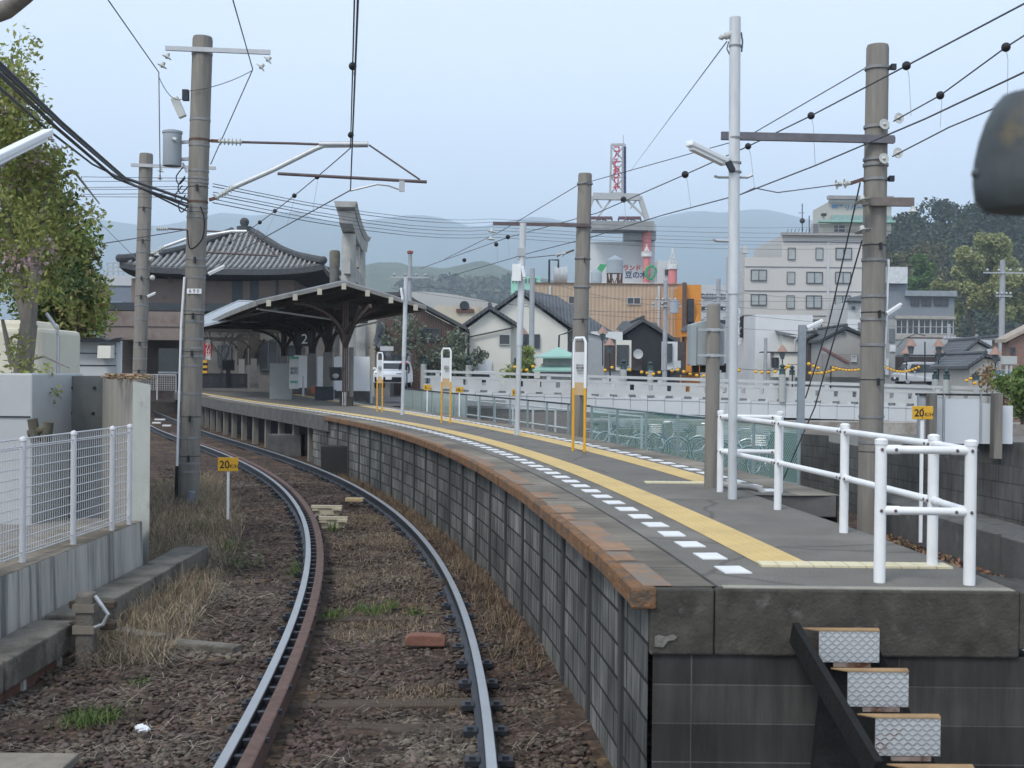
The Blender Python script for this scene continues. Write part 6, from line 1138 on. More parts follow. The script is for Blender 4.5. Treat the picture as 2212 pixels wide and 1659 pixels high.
OB=T('orange_barrier','low orange mesh barrier behind the canopy columns','barrier',U(682,850,53)); a,b_=U(672,835,53),U(694,850,53); MB().box(a.x,b_.x,53,53.1,b_.z,a.z).build('mesh',mat('barrier_orange',(.45,.12,.05),.7,var=.2,scale=6),OB)
# bicycles
tire=black
def make_bike(col):
    t=T('bicycle','','bicycle',(0,0,0)); fm=mat('bike_paint_%s'%col[0],col[1],.35,.2,var=.05); ch=mat('chrome_%s'%col[0],(.6,.62,.64),.3,.8,var=.05)
    for x in (-.54,.54):
        w_=MB(); w_.tube([(x+.325*math.cos(k*math.pi/12),0,.34+.325*math.sin(k*math.pi/12)) for k in range(25)],.018,6,False); w_=w_.build('wheel',tire,t)
        MB().tube([(x+.305*math.cos(k*math.pi/12),0,.34+.305*math.sin(k*math.pi/12)) for k in range(25)],.009,5,False).build('rim',ch,w_)
        sp_=MB()
        for k in range(10): sp_.tube([(x,0,.34),(x+.3*math.cos(k*math.pi/5),0,.34+.3*math.sin(k*math.pi/5))],.003,3,False)
        sp_.build('spokes',ch,w_)
    MB().tube([(-.54,0,.34),(-.1,0,.32),(-.2,0,.78),(-.54,0,.34)],.014,6).tube([(-.1,0,.32),(.12,0,.36),(.4,0,.72),(.38,0,.88)],.02,6).tube([(.4,0,.75),(.54,0,.34)],.014,6).build('frame',fm,t)
    MB().tube([(.36,0,.88),(.35,0,1.0),(.42,.0,1.02)],.013,6).tube([(.2,-.27,1.03),(.38,-.2,1.04),(.42,0,1.02),(.38,.2,1.04),(.2,.27,1.03)],.012,6).build('handlebar',ch,t)
    MB().lathe((-.22,0,.84),[(.02,-.06),(.05,-.02),(.11,.0),(.1,.035),(.001,.04)],10).build('saddle',tire,t)
    bk=MB()
    for k in range(5): z=.78+.05*k; bk.tube([(.44,-.17,z),(.75,-.17,z),(.75,.17,z),(.44,.17,z),(.44,-.17,z)],.006,4,False)
    bk.build('basket',ch,t); MB().tube([(-.54+.36*math.cos(k*.2),0,.34+.36*math.sin(k*.2)) for k in range(4,16)],.02,5).build('mudguard',ch,t); return t
base_b=[make_bike(c) for c in (('silver',(.5,.52,.54)),('blue',(.05,.1,.3)),('dark',(.05,.05,.055)))]
spots=[(1345,33.5,.4,0,'silver bicycle behind the net fence, leftmost of the row'),(1385,33,2.2,2,'dark bicycle behind the net fence, second from the left'),(1425,32,.2,0,'silver bicycle whose round wheel shows clearly through the net'),(1465,31.5,2.9,1,'blue bicycle behind the net fence, left of the cabinet post'),(1505,31,.1,0,'silver bicycle just left of the cabinet post behind the net'),(1600,29,.5,2,'dark bicycle between the two posts behind the net'),(1630,28,2.6,0,'silver bicycle right of the tall silver post behind the net'),(1665,27.3,.3,1,'blue bicycle beside the fence end, behind the white railing'),(1700,26,2.8,2,'dark bicycle at the right end of the net fence'),(1300,35,.7,0,'silver bicycle farthest left, beside the nearest boarding sign'),(1570,30.2,3.0,1,'blue bicycle hidden behind the cabinet post and railing')]
used=set()
for dx,Y,rz_,k,lb in spots:
    p=U(dx,950,Y); o=base_b[k]
    if k in used: dup(o,(p.x,Y,-.08),rz_,lb,'bicycles behind the net fence')
    else: o.location=(p.x,Y,-.08); o.rotation_euler=(0,0,rz_); o['label']=lb; o['group']='bicycles behind the net fence'; used.add(k)
# ---------------- bridge ----------------
YB_=75; bz=lambda dx: .95-.5*(dx-1155)/(1972-1155)
def bx_(dx): return U(dx,850,YB_).x
BG=T('white_bridge','long white river bridge with panelled girder and stone style railing','bridge',(bx_(1500),YB_,-1.5)); bwm=mat('bridge_white',(.57,.60,.62),.7,var=.05,scale=.6,col2=(.42,.44,.45),thr=.68,scale2=.8,st2=(1,1,.2)); brl=mat('bridge_railing',(.50,.52,.52),.8,var=.08,scale=1)
L0,L1=915,2330
mb=MB(); n=38
for k in range(n):
    d0,d1=L0+(L1-L0)*k/n,L0+(L1-L0)*(k+1)/n; x0,x1=bx_(d0)+.012,bx_(d1)-.012; z=bz((d0+d1)/2); mb.box(x0,x1,YB_,YB_+.5,z-.98,z-.16); mb.box(x0,x1,YB_-.03,YB_+.5,z-.145,z)
mb.build('girder_panel',bwm,BG)
gp=MB().add([(bx_(L0),YB_+.4,bz(L0)-.95),(bx_(L1),YB_+.4,bz(L1)-.95),(bx_(L1),YB_+.4,bz(L1)-.02),(bx_(L0),YB_+.4,bz(L0)-.02)],[(0,1,2,3)]); gp.build('panel_backing',dsteel,BG)
mb=MB().add([(bx_(L0),YB_,bz(L0)+.002),(bx_(L1),YB_,bz(L1)+.002),(bx_(L1),YB_+9,bz(L1)+.002),(bx_(L0),YB_+9,bz(L0)+.002)],[(0,1,2,3)]); mb.build('deck',rd,BG)
def railing(Yr,nm):
    mb=MB()
    for h0,h1,dp in ((1.14,1.30,.16),(.79,.94,.2),(.15,.44,.25)) if nm=='near_railing' else ((1.14,1.30,.16),(.79,.94,.2)): mb.add([(bx_(L0),Yr-dp/2,bz(L0)+h0),(bx_(L1)*Yr/YB_,Yr-dp/2,bz(L1)+h0),(bx_(L1)*Yr/YB_,Yr-dp/2,bz(L1)+h1),(bx_(L0),Yr-dp/2,bz(L0)+h1),(bx_(L0),Yr+dp/2,bz(L0)+h0),(bx_(L1)*Yr/YB_,Yr+dp/2,bz(L1)+h0),(bx_(L1)*Yr/YB_,Yr+dp/2,bz(L1)+h1),(bx_(L0),Yr+dp/2,bz(L0)+h1)],[(0,1,2,3),(7,6,5,4),(3,2,6,7),(0,4,5,1)])
    k=0; d=L0+30
    while d<L1:
        x=bx_(d)*Yr/YB_; z=bz(d); mb.box(x-.35,x+.35,Yr-.15,Yr+.15,z,z+.16)
        if nm=='near_railing': mb.box(x-.45,x+.45,Yr-.1,Yr+.1,z+.43,z+.8)
        if k%3==0: mb.box(x-.13,x+.13,Yr-.08,Yr+.08,z+.93,z+1.16)
        d+=40; k+=1
    return mb.build(nm,brl,BG)
railing(YB_+.25,'near_railing'); railing(YB_+8.6,'far_railing')
gib=mat('bronze_finial',(.05,.085,.085),.55,.5,var=.2); gpst=mat('giboshi_post',(.40,.42,.41),.85,var=.1,scale=1)
GB0=None; gsp=[(915,83,76,'finial bridge post farthest left, beside the white car'),(1012,83,76,'finial bridge post between the two nearest boarding signs'),(1115,83,76,'finial bridge post just left of the rusty lamp post'),(1347,76,75,'finial bridge post behind the black gable house'),(1405,83,76,'finial bridge post right of the nearest boarding sign pair'),(1690,75,75,'finial bridge post in front of the white block house, left of its pair'),(1711,83,76,'finial bridge post in front of the white block house, right of its pair'),(2020,83,75,'finial bridge post in front of the parked van, left of its pair'),(2045,75,75,'finial bridge post beside the white arcade pillar'),(2110,83,75,'finial bridge post left of the blue shop sign, farther one'),(2128,75,75,'finial bridge post left of the blue shop sign, nearer one')]
for dx,Y,_,lb in gsp:
    z=bz(dx); x=U(dx,800,Y).x
    if GB0 is None:
        GB0=T('bridge_finial_post',lb,'post',(0,0,0),'bronze capped posts of the white bridge'); MB().cyl((0,0,0),(0,0,1.72),.21,n=18).build('stone_post',gpst,GB0,smooth=True); MB().lathe((0,0,1.72),[(.2,0),(.205,.05),(.185,.09),(.195,.27),(.2,.32),(.12,.36),(.09,.4),(.16,.46),(.17,.53),(.11,.6),(.03,.66),(.001,.68)],16).build('bronze_finial',gib,GB0,smooth=True); GB0.location=(x,Y,z)
    else: dup(GB0,(x,Y,z),None,lb)
# lanterns
lan=mat('lantern_yellow',(.75,.42,.03),.6,var=.1,scale=3); LN0=None
strings=[([(1310,800),(1320,793),(1345,797),(1367,796),(1386,794)],77),([(1387,795),(1405,800),(1425,803),(1435,806)],77),([(1446,806),(1452,803),(1470,800),(1476,800)],77),([(1493,801),(1505,800),(1520,799),(1535,803)],77),([(1635,797),(1653,800),(1667,805),(1681,804),(1690,802),(1704,797),(1710,791)],77),([(1733,790),(1738,789)],77),([(1830,800),(1849,803),(1857,804),(1865,804),(1880,803),(1885,801),(1900,799)],77)]
pts=[(1309,799),(1326,792),(1345,792),(1359,796),(1387,801),(1399,803),(1412,803),(1439,802),(1451,801),(1464,798),(1475,799),(1487,804),(1502,807),(1517,810),(1530,812),(1543,813),(1665,806),(1675,808),(1688,806),(1599,800),(1632,803),(1639,804),(1650,804),(1660,804),(1670,803),(1679,799),(1684,794),(1705,792),(1715,792),(1725,788),(1735,793)]
pts=[(1307,800),(1322,794),(1347,796),(1360,799),(1386,804),(1398,806),(1411,808),(1424,805),(1452,801),(1464,799),(1477,803),(1491,808),(1505,811),(1520,812),(1597,800),(1633,803),(1646,804),(1660,804),(1674,803),(1687,800),(1697,795),(1703,791),(1726,790),(1737,788),(1747,786),(1757,791),(1767,795)]+[(1670+52+8*k,806-(.9*(k-4)**2)*.12) for k in range(0)]
pts+= [(1750+ i*8.2, 806+3.2*math.sin(i/7*math.pi)-i*1.2) for i in range(8)]+[(1800+i*6.8,794+6*math.sin(i/11*math.pi)) for i in range(12)]+[(1912+6.6*i,793+10*math.sin(i/11*math.pi)) for i in range(12)]
pts+=[(1112+13*i,793+8*math.sin(i*1.1)) for i in range(4)]+[(2088,822),(2097,818),(2130,815),(2144,815),(2160,824),(2172,829),(2105,828),(2115,829)]
for i,(dx,dy) in enumerate(pts):
    Y=77+.2*(i%3); p=U(dx,dy,Y)
    if LN0 is None:
        LN0=T('paper_lantern','round yellow paper lantern hanging from a string above the bridge','lantern',(0,0,0),'yellow lanterns strung along the bridge'); MB().sph((0,0,0),.115,9,.95).build('shade',lan,LN0,smooth=True); MB().cyl((0,0,.1),(0,0,.15),.045,n=8).build('cap',blk,LN0); LN0.location=p
    else: dup(LN0,p,scale=.8 if 35<=i<59-0 else 1)
LS=T('lantern_string','dark cord carrying the yellow lanterns along the bridge','cord',U(1600,800,77)); mb=MB()
for seg in (pts[0:14],pts[14:27],pts[27:35],pts[35:47],pts[47:59]): mb.tube([U(a,b_-3.2,77.2) for a,b_ in seg],.018,4,False)
mb.build('cord',wirem,LS); mb=MB()
for dx in (1318,1535,1712,1795,1910): p=U(dx,790,78); MB().cyl((p.x,78,.3),(p.x,78,p.z),.05,n=6).build('cord_pole',dsteel,LS)
# street lamps with copper hats
def slamp(lb,dx,dyt,dyb,Y,double=False):
    b_=U(dx,dyb,Y); t=U(dx,dyt,Y); o=T('street_lantern',lb,'street lamp',b_,'street lanterns with copper hats'); MB().cyl(b_,t,.05,n=8).build('post',dsteel,o); cp=MATS.get('copper_hat') or mat('copper_hat',(.30,.19,.15),.6,var=.1)
    hs=[(-.95,0),(.95,0)] if double else [(0,.0)]
    if double: MB().bar(t+Vector((-1.2,0,.25)),t+Vector((1.2,0,.25)),.08).build('crossbar',dsteel,o); MB().tube([t+Vector((-1.9,0,-.4)),t+Vector((-1.4,0,.2)),t+Vector((-.6,0,.55)),t+Vector((0,0,.4))],.03,5).build('arch',dsteel,o)
    for hx,_ in hs: c=t+Vector((hx,0,-.3 if double else 0)); MB().lathe(c,[(.42,0),(.3,.18),(.12,.42),(.05,.5),(.001,.55)],12).build('hat',cp,o,smooth=True); MB().lathe(c+Vector((0,0,-.55)),[(.13,0),(.25,.5),(.001,.52)],8).build('glass',glz,o)
slamp('copper hatted lamp in front of the cream house',1129,722,800,86); slamp('copper hatted lamp below the centre of the tan building',1504-8,728,800,88) if 0 else None
slamp('copper hatted lamp beside the timber porch, right of the centre pole',1518-0-16 if 0 else 1317,746,805,86); slamp('copper hatted lamp on the corner of the white annex',1502-200 if 0 else 1302,720,790,90); slamp('copper hatted lamp in front of the white block house',1753-0-0 if 0 else 1690,760,800,90); slamp('two armed lantern lamp in front of the white arcade',1998,738,830,82,True); slamp('copper hatted lamp left of the two armed lamp',1958,764,820,90); slamp('copper hatted lamp between the arcade pillar and the two armed lamp',2027,762,820,90); slamp('copper hatted lamp at the far right near the blue sign',2170-20,766,825,80)
# car, vans
def car(lb,dx,dyb,Y,rz_,col,van=False,zb=None):
    p=U(dx,dyb,Y); o=T('parked_car' if not van else 'parked_van',lb,'car' if not van else 'van',(0,0,0)); mt=mat('car_paint_%d'%dx,col,.25,.0,var=.02,spec=.6); L_,W_=3.9,1.68; H_=1.5 if not van else 1.85
    prof=[(-1.95,.28),(-1.97,.75),(-1.75,.92),(-1.0,1.0),(-.45,1.45),(.9,1.5),(1.75,1.42),(1.93,.95),(1.95,.3)] if not van else [(-1.95,.28),(-1.98,.85),(-1.6,1.05),(-1.05,1.75),(-.6,1.85),(1.85,1.83),(1.95,1.0),(1.95,.3)]
    mb=MB(); n=len(prof); 
    for sy,k in ((-W_/2,1),(W_/2,1)): mb.v+=[(x,sy*(1 if z<1.02 else .86),z) for x,z in prof]
    mb.f.append(tuple(range(n))); mb.f.append(tuple(range(2*n-1,n-1,-1)))
    for i in range(n): j=(i+1)%n; mb.f.append((j,i,n+i,n+j))
    mb.build('body',mt,o,bevel=.05)
    a,b_=(prof[3],prof[4]) if not van else (prof[2],prof[3]); MB().add([(a[0]-.02+.05,-.68,a[1]+.05),(a[0]+.03,.68,a[1]+.05),(b_[0]-.07,.6,b_[1]-.06),(b_[0]-.07,-.6,b_[1]-.06)],[(0,3,2,1)]).build('windscreen',glk,o)
    for sy in(-1,1): MB().add([(-.75 if not van else -1.2,sy*.79,1.03),(1.5,sy*.79,1.03),(1.4,sy*.735,1.38 if not van else 1.65),(-.4 if not van else -.9,sy*.735,1.38 if not van else 1.65)],[(0,1,2,3)]).build('side_window',glk,o); MB().obox((-1.9,sy*.58,.74),.1,.36,.14).build('headlight',glz,o,bevel=.02); MB().obox((-.75,sy*.95,1.05),.12,.18,.13).build('wing_mirror',mt,o,bevel=.03)
    MB().obox((-1.96,0,.47),.06,1.5,.26).build('grille',black,o); MB().obox((-1.985,0,.55),.03,.34,.17).build('number_plate',whl,o)
    for x in(-1.25,1.2):
        for sy in(-1,1): w_=MB().cyl((x,sy*.83,.3),(x,sy*.66,.3),.31,n=16).build('wheel',black,o,smooth=True); MB().cyl((x,sy*.84,.3),(x,sy*.7,.3),.18,n=12).build('rim',steel,w_,smooth=True)
    o.location=(p.x,Y,p.z if zb is None else zb); o.rotation_euler=(0,0,rz_); return o
car('white hatchback facing the viewer on the road at the bridge end',850,838,66,math.radians(88),(.72,.74,.76)); car('white light truck seen through the bridge railing beside the middle boarding sign',1010,836,88,math.radians(25),(.62,.64,.65),True,.55)
car('silver van parked on the road in front of the arcade',1985,832,96,math.radians(4),(.45,.47,.49),True)
RDp=MB().add([(U(780,0,60).x,58,.55),(U(1100,0,60).x,62,.55),(U(1100,0,120).x,118,.55),(U(700,0,120).x,118,.55)],[(0,1,2,3)]); setting(RDp.build('approach_road',rd))
STr=MB().add([(U(1000,0,84).x,84.2,.40),(60,84.2,.35),(90,118,.35),(U(900,0,118).x,118,.4)],[(0,1,2,3)]); setting(STr.build('riverside_street',rd))
# person with red scarf & banners near the car
PN=T('person','person in dark clothes with a red scarf walking beside the white car','person',U(873,838,65)); p=U(873,838,65); h=1.6
sk=MB(); sk.tube([p+Vector((-.1,0,0)),p+Vector((-.1,0,.42)),p+Vector((-.07,0,.82))],[.06,.075,.1],8); sk.tube([p+Vector((.1,.1,0)),p+Vector((.1,.05,.42)),p+Vector((.07,0,.82))],[.06,.075,.1],8); sk.tube([p+Vector((0,0,.78)),p+Vector((0,0,1.05)),p+Vector((0,0,1.3)),p+Vector((0,0,1.42))],[.17,.16,.2,.07],10)
for sx in(-1,1): sk.tube([p+Vector((sx*.2,0,1.32)),p+Vector((sx*.26,.02,1.05)),p+Vector((sx*.24,-.08,.8))],[.06,.05,.04],7)
sk.build('body',mat('dark_clothes',(.03,.03,.036),.8,var=.2),PN,smooth=True); MB().sph(p+Vector((0,0,1.53)),.105,10,1.15).build('head',mat('skin',(.4,.26,.2),.6),PN,smooth=True); MB().sph(p+Vector((0,.02,1.57)),.112,10,1.0).build('hair',blk,PN,smooth=True); MB().lathe(p+Vector((0,0,1.3)),[(.2,0),(.19,.07),(.09,.12),(.08,.12)],10).build('scarf',redl,PN)
def flag(lb,x0,x1,y0,y1,Y,col,s=''):
    a,b_=U(x0,y0,Y),U(x1,y1,Y); o=T('nobori_flag',lb,'flag',(a.x,Y,b_.z),'shop flags behind the bridge railing'); MB().cyl((a.x,Y,b_.z-1.2),(a.x,Y,a.z+.1),.03,n=6).build('pole',frw,o); q=MB(); 
    for k in range(6): z0=b_.z+(a.z-b_.z)*k/6; z1=b_.z+(a.z-b_.z)*(k+1)/6; w0,w1=.06*math.sin(k*1.3),.06*math.sin((k+1)*1.3); q.add([(a.x,Y,z0),(b_.x+w0,Y+w0,z0),(b_.x+w1,Y+w1,z1),(a.x,Y,z1)],[(0,1,2,3)])
    q.build('cloth',mat('flag_%d'%x0,col,.8,var=.15,scale=2),o)
    if s: text(o,'characters',s,((a.x+b_.x)/2,Y-.12,(a.z+b_.z)/2),abs(b_.x-a.x)*.7,whl,ls=.85)
flag('pale blue shop flag beside the leftmost finial post',925,937,776,838,84,(.35,.55,.7)); flag('red shop flag with white marks next to the pale blue flag',938,945,778,840,84.5,(.6,.08,.06),'う\nど\nん'); flag('red shop flag partly behind the middle boarding sign',953,961,778,838,85,(.6,.07,.08),'名\n物')
# bushes
def bush(lb,dx,dy,Y,r_,mt,n,rngk,wd=1.4,lsz=.16):
    c=U(dx,dy,Y); o=T('bush',lb,'bush',(c.x,Y,c.z-r_)); rg=np.random.default_rng(rngk); MB().tube([(c.x,Y,c.z-r_*1.2),(c.x,Y,c.z)],[.12,.04],6).build('stem',barkd,o); P=np.vstack([clump((c.x+rg.normal()*r_*.5*wd,Y+rg.normal()*r_*.4,c.z+rg.normal()*r_*.35),r_*rg.uniform(.35,.6),n//9,rg,.3) for _ in range(9)]); V,Fc=leaves(P,lsz,rg); arr('leaves',V,Fc,mt,parent=o)
olive=leafmat('olive_leaf',(.14,.165,.115),.4,.2)
bush('grey green bush in front of the brown house',945,765,84,2.4,olive,2600,1,1.8); bush('low grey green bush left of the cream house',985,788,84,1.6,olive,1500,2); bush('bright green shrub in front of the cream house',1128,800,83,1.3,ley,1200,3); bush('dark green shrub at the far right behind the hoarding',2215,860,30,.55,le,1500,4,.8,.07); bush('reddish shrub behind the hoarding below the blue sign',2165,838,40,.7,lr,900,6,1.2,.07); bush('green shrub at the right edge below the blue sign',2200,830,36,.8,le,1400,7,.9,.08)
# distant utility poles
def upole(lb,dx,dyt,Y,w_=.16,arms=()):
    t=U(dx,dyt,Y); b_=Vector((t.x,Y,-.6)); o=T('utility_pole',lb,'pole',b_,'utility poles among the houses'); MB().tube([b_,t],[w_*1.25,w_],10).build('shaft',conc_l if 0 else mat('far_pole_%d'%dx,(.33,.35,.37),.8,var=.15),o,smooth=True); mb=MB()
    for dy,hw_ in arms: p=U(dx,dy,Y); mb.bar(p+Vector((-hw_,-.2,0)),p+Vector((hw_,-.2,0)),.1); [mb.sph(p+Vector((k*hw_*.8,-.2,.2)),.11,6) for k in(-1,-.3,.4,1)]
    if arms: mb.build('crossarm',steel,o)
upole('grey utility pole beside the rusty lamp post, behind the cream house front',1150,580,84,.17,()); upole('grey utility pole with transformers in front of the tan building',1438,606,92,.16,((652,.9),(662,1.2))); upole('utility pole with many arms between the orange building and the hotel',1552,602,112,.2,((640,1.6),(655,1.8),(672,1.5),(690,1.6))); upole('slim utility pole at the right in front of the wooded hill',2166,562,88,.2,((590,1.5),(640,.6))); upole('red tipped dark pole behind the canopy lamp post',886,548,86,.14,((600,1.4),)); upole('slim dark post below the hotel behind the bridge',1654,730,100,.14); upole('thin pole beside the white arcade pillar',2050,700,103,.16,((735,.5),)); upole('curved topped lamp pole near the hillside houses',2110,722,100,.13)
p=U(886,546,86); one('pole_top_lamp',MB().lathe((p.x,86,p.z-.1),[(.1,0),(.22,.06),(.22,.2),(.1,.26),(.001,.27)],12),mat('dull_red',(.25,.07,.07),.7),'red round cap on the dark pole behind the canopy lamp post','lamp')
for i,(dx,dy,Y,lb) in enumerate(((1445,662,91,'grey pole transformer on the pole before the tan building'),)):
    c=U(dx,dy,Y); one('pole_transformer',MB().cyl((c.x+.4,Y,c.z-.5),(c.x+.4,Y,c.z+.5),.35,n=12),MATS['transformer_grey'],lb,'transformer')
# ---------------- overhead wires ----------------
def wire(nm,lb,pts,r=.009,cat='wire',group=None,balls=(),drops=()):
    pts=[Vector(p) for p in pts]; o=T(nm,lb,cat,pts[0],group); MB().tube(pts,r,5,False).build('conductor',wirem,o)
    return o
def spl(pts,n=8,sag=0):
    out=[]
    for a,b_ in zip(pts[:-1],pts[1:]):
        a,b_=Vector(a),Vector(b_)
        for k in range(n): t_=k/n; out.append(a.lerp(b_,t_)-Vector((0,0,sag*4*t_*(1-t_))))
    out.append(Vector(pts[-1])); return out
S1=U(757,320,20.4); C1_=U(757,411,20.4)
m1=[Vector((mid(7.0)-.05,7.0,6.02)),S1,U(531,502,30.5),Vector((mid(44),44,5.9))]; c1=[Vector((mid(7.0)-.03,7.0,5.28)),C1_,U(500,552,30.5),Vector((mid(44),44,5.3))]
def catenary(nm_lb,ms,cs,drops):
    wire('messenger_wire',nm_lb[0],spl(ms,8,.05),.010,group='overhead line'); o=wire('contact_wire',nm_lb[1],spl(cs,6,.0),.011,group='overhead line')
    for i,(p,q,lb) in enumerate(drops):
        h=T('wire_hanger',lb,'hanger',p,'hangers of the overhead line'); MB().sph(p,.05,8).build('bobbin',blk,h,smooth=True); MB().tube([p,p.lerp(q,.2)+Vector((.02,0,0)),q],.004,4,False).build('drop_wire',steel,h)
def onpath(P,y):
    for a,b_ in zip(P[:-1],P[1:]):
        if min(a.y,b_.y)<=y<=max(a.y,b_.y): return a.lerp(b_,(y-a.y)/(b_.y-a.y))
sm,sc2=spl(m1,8,.05),spl(c1,6,0)
catenary(('upper messenger wire over the near track','contact wire over the near track'),m1,c1,[(onpath(sm,y),onpath(sc2,y),'wire hanger with a dark bobbin on the near track line') for y in (11.7,14.8,19.2,22.8,24.8,26.8,28.6,33,36)])
M2=[G(2212+60,-26,6.0),G(2212,8,6.0),G(1958,142,6.0),G(1752,250,6.0),G(1616,316,6.0),G(1480,377,6.0),U(1290,460,29),U(1100,512,36),U(908,580,46)]; K2=[G(2260,135,5.25),G(2212,156,5.25),G(2000,256,5.25),G(1760,358,5.25),G(1600,420,5.25),U(1430,465,24),U(1275,513,28.5),U(1150,545,34),U(960,600,44)]
wire('messenger_wire','upper messenger wire over the second track, from the right edge to the canopy',M2,.011,group='overhead line'); wire('contact_wire','contact wire over the second track, crossing in front of the right pole',K2,.011,group='overhead line')
def drop2(a,b_,za=6.0,zb=5.25,Y=None): 
    p=G(*a,za) if Y is None else U(*a,Y); q=U(*b_,p.y); h=T('wire_hanger','wire hanger with a dark bobbin on the second track line','hanger',p,'hangers of the overhead line'); MB().sph(p,.055 if p.y<22 else .07,8).build('bobbin',blk,h,smooth=True); MB().tube([p,p.lerp(q,.2)+Vector((.02,0,0)),q],.004,4,False).build('drop_wire',steel,h)
for a,b_ in (((1958,142),(1968,250)),((1752,250),(1761,357)),((1616,316),(1630,405)),((1480,377),(1493,452))): drop2(a,b_)
for a,b_,Y in (((1347,431),(1352,492),27),((1097,512),(1100,555),36),((1003,562),(1006,600),41),((1072,528),(1075,570),38)): drop2(a,b_,Y=Y)
A2=[U(2260,30,13),U(2212,77,13.6),U(2173,102,14),U(2031,206,15.8),U(1930,262,17.0)]; A3=[U(2260,180,13),U(2212,207,13.6),U(2050,275,15.5),U(1928,338,17.0)]
wire('anchor_wire','upper anchor wire ending at the disc insulators of the thick right pole',A2,.010,group='overhead line'); wire('anchor_wire','lower anchor wire ending at the disc insulators of the thick right pole',A3,.010,group='overhead line')
for a,b_,Y in (((2173,102),(2176,235),14),((2031,206),(2031,275),15.8)): drop2(a,b_,Y=Y)
wire('span_wire','span wire from the top band of the thick right pole towards the centre pole',[U(1866,149,17.1),U(1606,300,21.5),U(1250,399,28.3)],.009,group='overhead line'); wire('span_wire','span wire descending left from the centre pole top towards the canopy',[U(1250,399,28.3),U(1085,498,36),U(960,560,45)],.010,group='overhead line')
wire('guy_wire','thin guy wire running down from the tall silver post to the sign tower side',[U(1570,90,YL),U(1360,372,60)],.006,group='overhead line'); wire('pull_wire','wire from the double disc insulator across to the tall silver post',[U(1816,398,17.2),U(1680,416,17),U(1630,406,16.5),U(1600,420,16)],.008,group='overhead line')
wire('pull_wire','wire from the double disc insulator of the centre pole to the rusty lamp post',[U(1212,550,28.4),U(1150,556,29),U(1118,560,31)],.010,group='overhead line')
for k,(a,b_,c) in enumerate((((231,-4),(343,156),(346,390)),((502,-4),(546,150),(455,355)))):
    wire('feeder_wire',['feeder wire coming down to the left insulator of the tall pole crossarm','feeder wire coming down to the right insulator of the tall pole crossarm'][k],[U(a[0]-40,-70,14),U(*a,15.5),U(*b_,20.2),U(*c,21.5 if k else 20.4)],.009,group='overhead line')
wire('jumper_wire','jumper wire from the right crossarm insulator to the arrester on the tall pole',spl([U(546,152,20.2),U(410,196,20.2)],6,.06),.007,group='overhead line'); wire('jumper_wire','jumper wire from the left crossarm insulator to the cutout switch',spl([U(344,168,20.2),U(392,215,20.2)],6,.12),.007,group='overhead line')
for k,(a,b_,c,r) in enumerate((((-5,133),(270,385),(405,432),.026),((-5,155),(250,385),(405,446),.022),((-5,185),(200,355),(402,455),.016),((-5,143),(280,398),(404,440),.015))):
    wire('thick_cable',['thick black cable from the top left to the tall pole, uppermost','thick black cable from the top left to the tall pole, second from top','black cable from the top left to the tall pole, lowest','thin black cable twisted beside the uppermost thick cable'][k],[U(a[0]-60,a[1]-50,9.5),U(*a,10.5),U((a[0]+b_[0])/2,(a[1]+b_[1])/2+6,14),U(*b_,18),U(*c,20.2)],r,group='overhead line')
for k,(y0,y1,y2) in enumerate(((382,385,480),(392,391,487),(405,403,500),(409,409,507),(420,418,517),(425,426,526))):
    wire('power_line','thin power line running from the tall left pole across to the hotel side',[U(180,y0,24),U(405,y1,20.4)],.006,group='power lines across the station'); 
    wire('power_line','thin power line running from the tall left pole across to the hotel side',spl([U(460,y1+12,20.4),U(1060,[473,480,490,497,505,512][k],50),U(1880,[517,530,540,548,556,566][k]-30,72),U(2230,[490,500,508,517,525,533][k]-30,90)],6,.25),.0075+.0015*(k%2),group='power lines across the station')
for k,(x0,y0,x1,y1) in enumerate(((880,618,1800,650),(880,628,1440,676),(1000,640,1500,690),(1150,600,1500,668),(1540,625,1930,640),(1440,650,1900,664),(1600,680,2190,705),(1500,700,1900,706),(1130,655,1450,668),(1905,470,2212,440),(1905,500,2212,475))):
    wire('service_wire','thin dark service wire strung between the riverside houses',spl([U(x0,y0,88),U(x1,y1,98)],8,.4),.013,group='service wires among the houses')
wire('messenger_wire','messenger wire passing from the second left pole over the station roof',[U(190,455,40),U(300,565,33),U(420,600,33)],.010,group='overhead line'); wire('service_wire','cable drooping from the evergreen trees to the second left pole',[U(210,528,26),U(310,512,30),U(400,497,30)],.013,group='overhead line')
for k,(a,b_) in enumerate((((1858,395),(1790,700)),((1862,520),(1760,880)))): wire('stay_wire',['upper stay wire with a disc insulator leaning left of the thick right pole','lower stay wire running down behind the white railing'][k],[U(*a,17.2),U(*b_,19.5),U(b_[0]-50-20*k,b_[1]+160,20.5)],.012,group='overhead line')
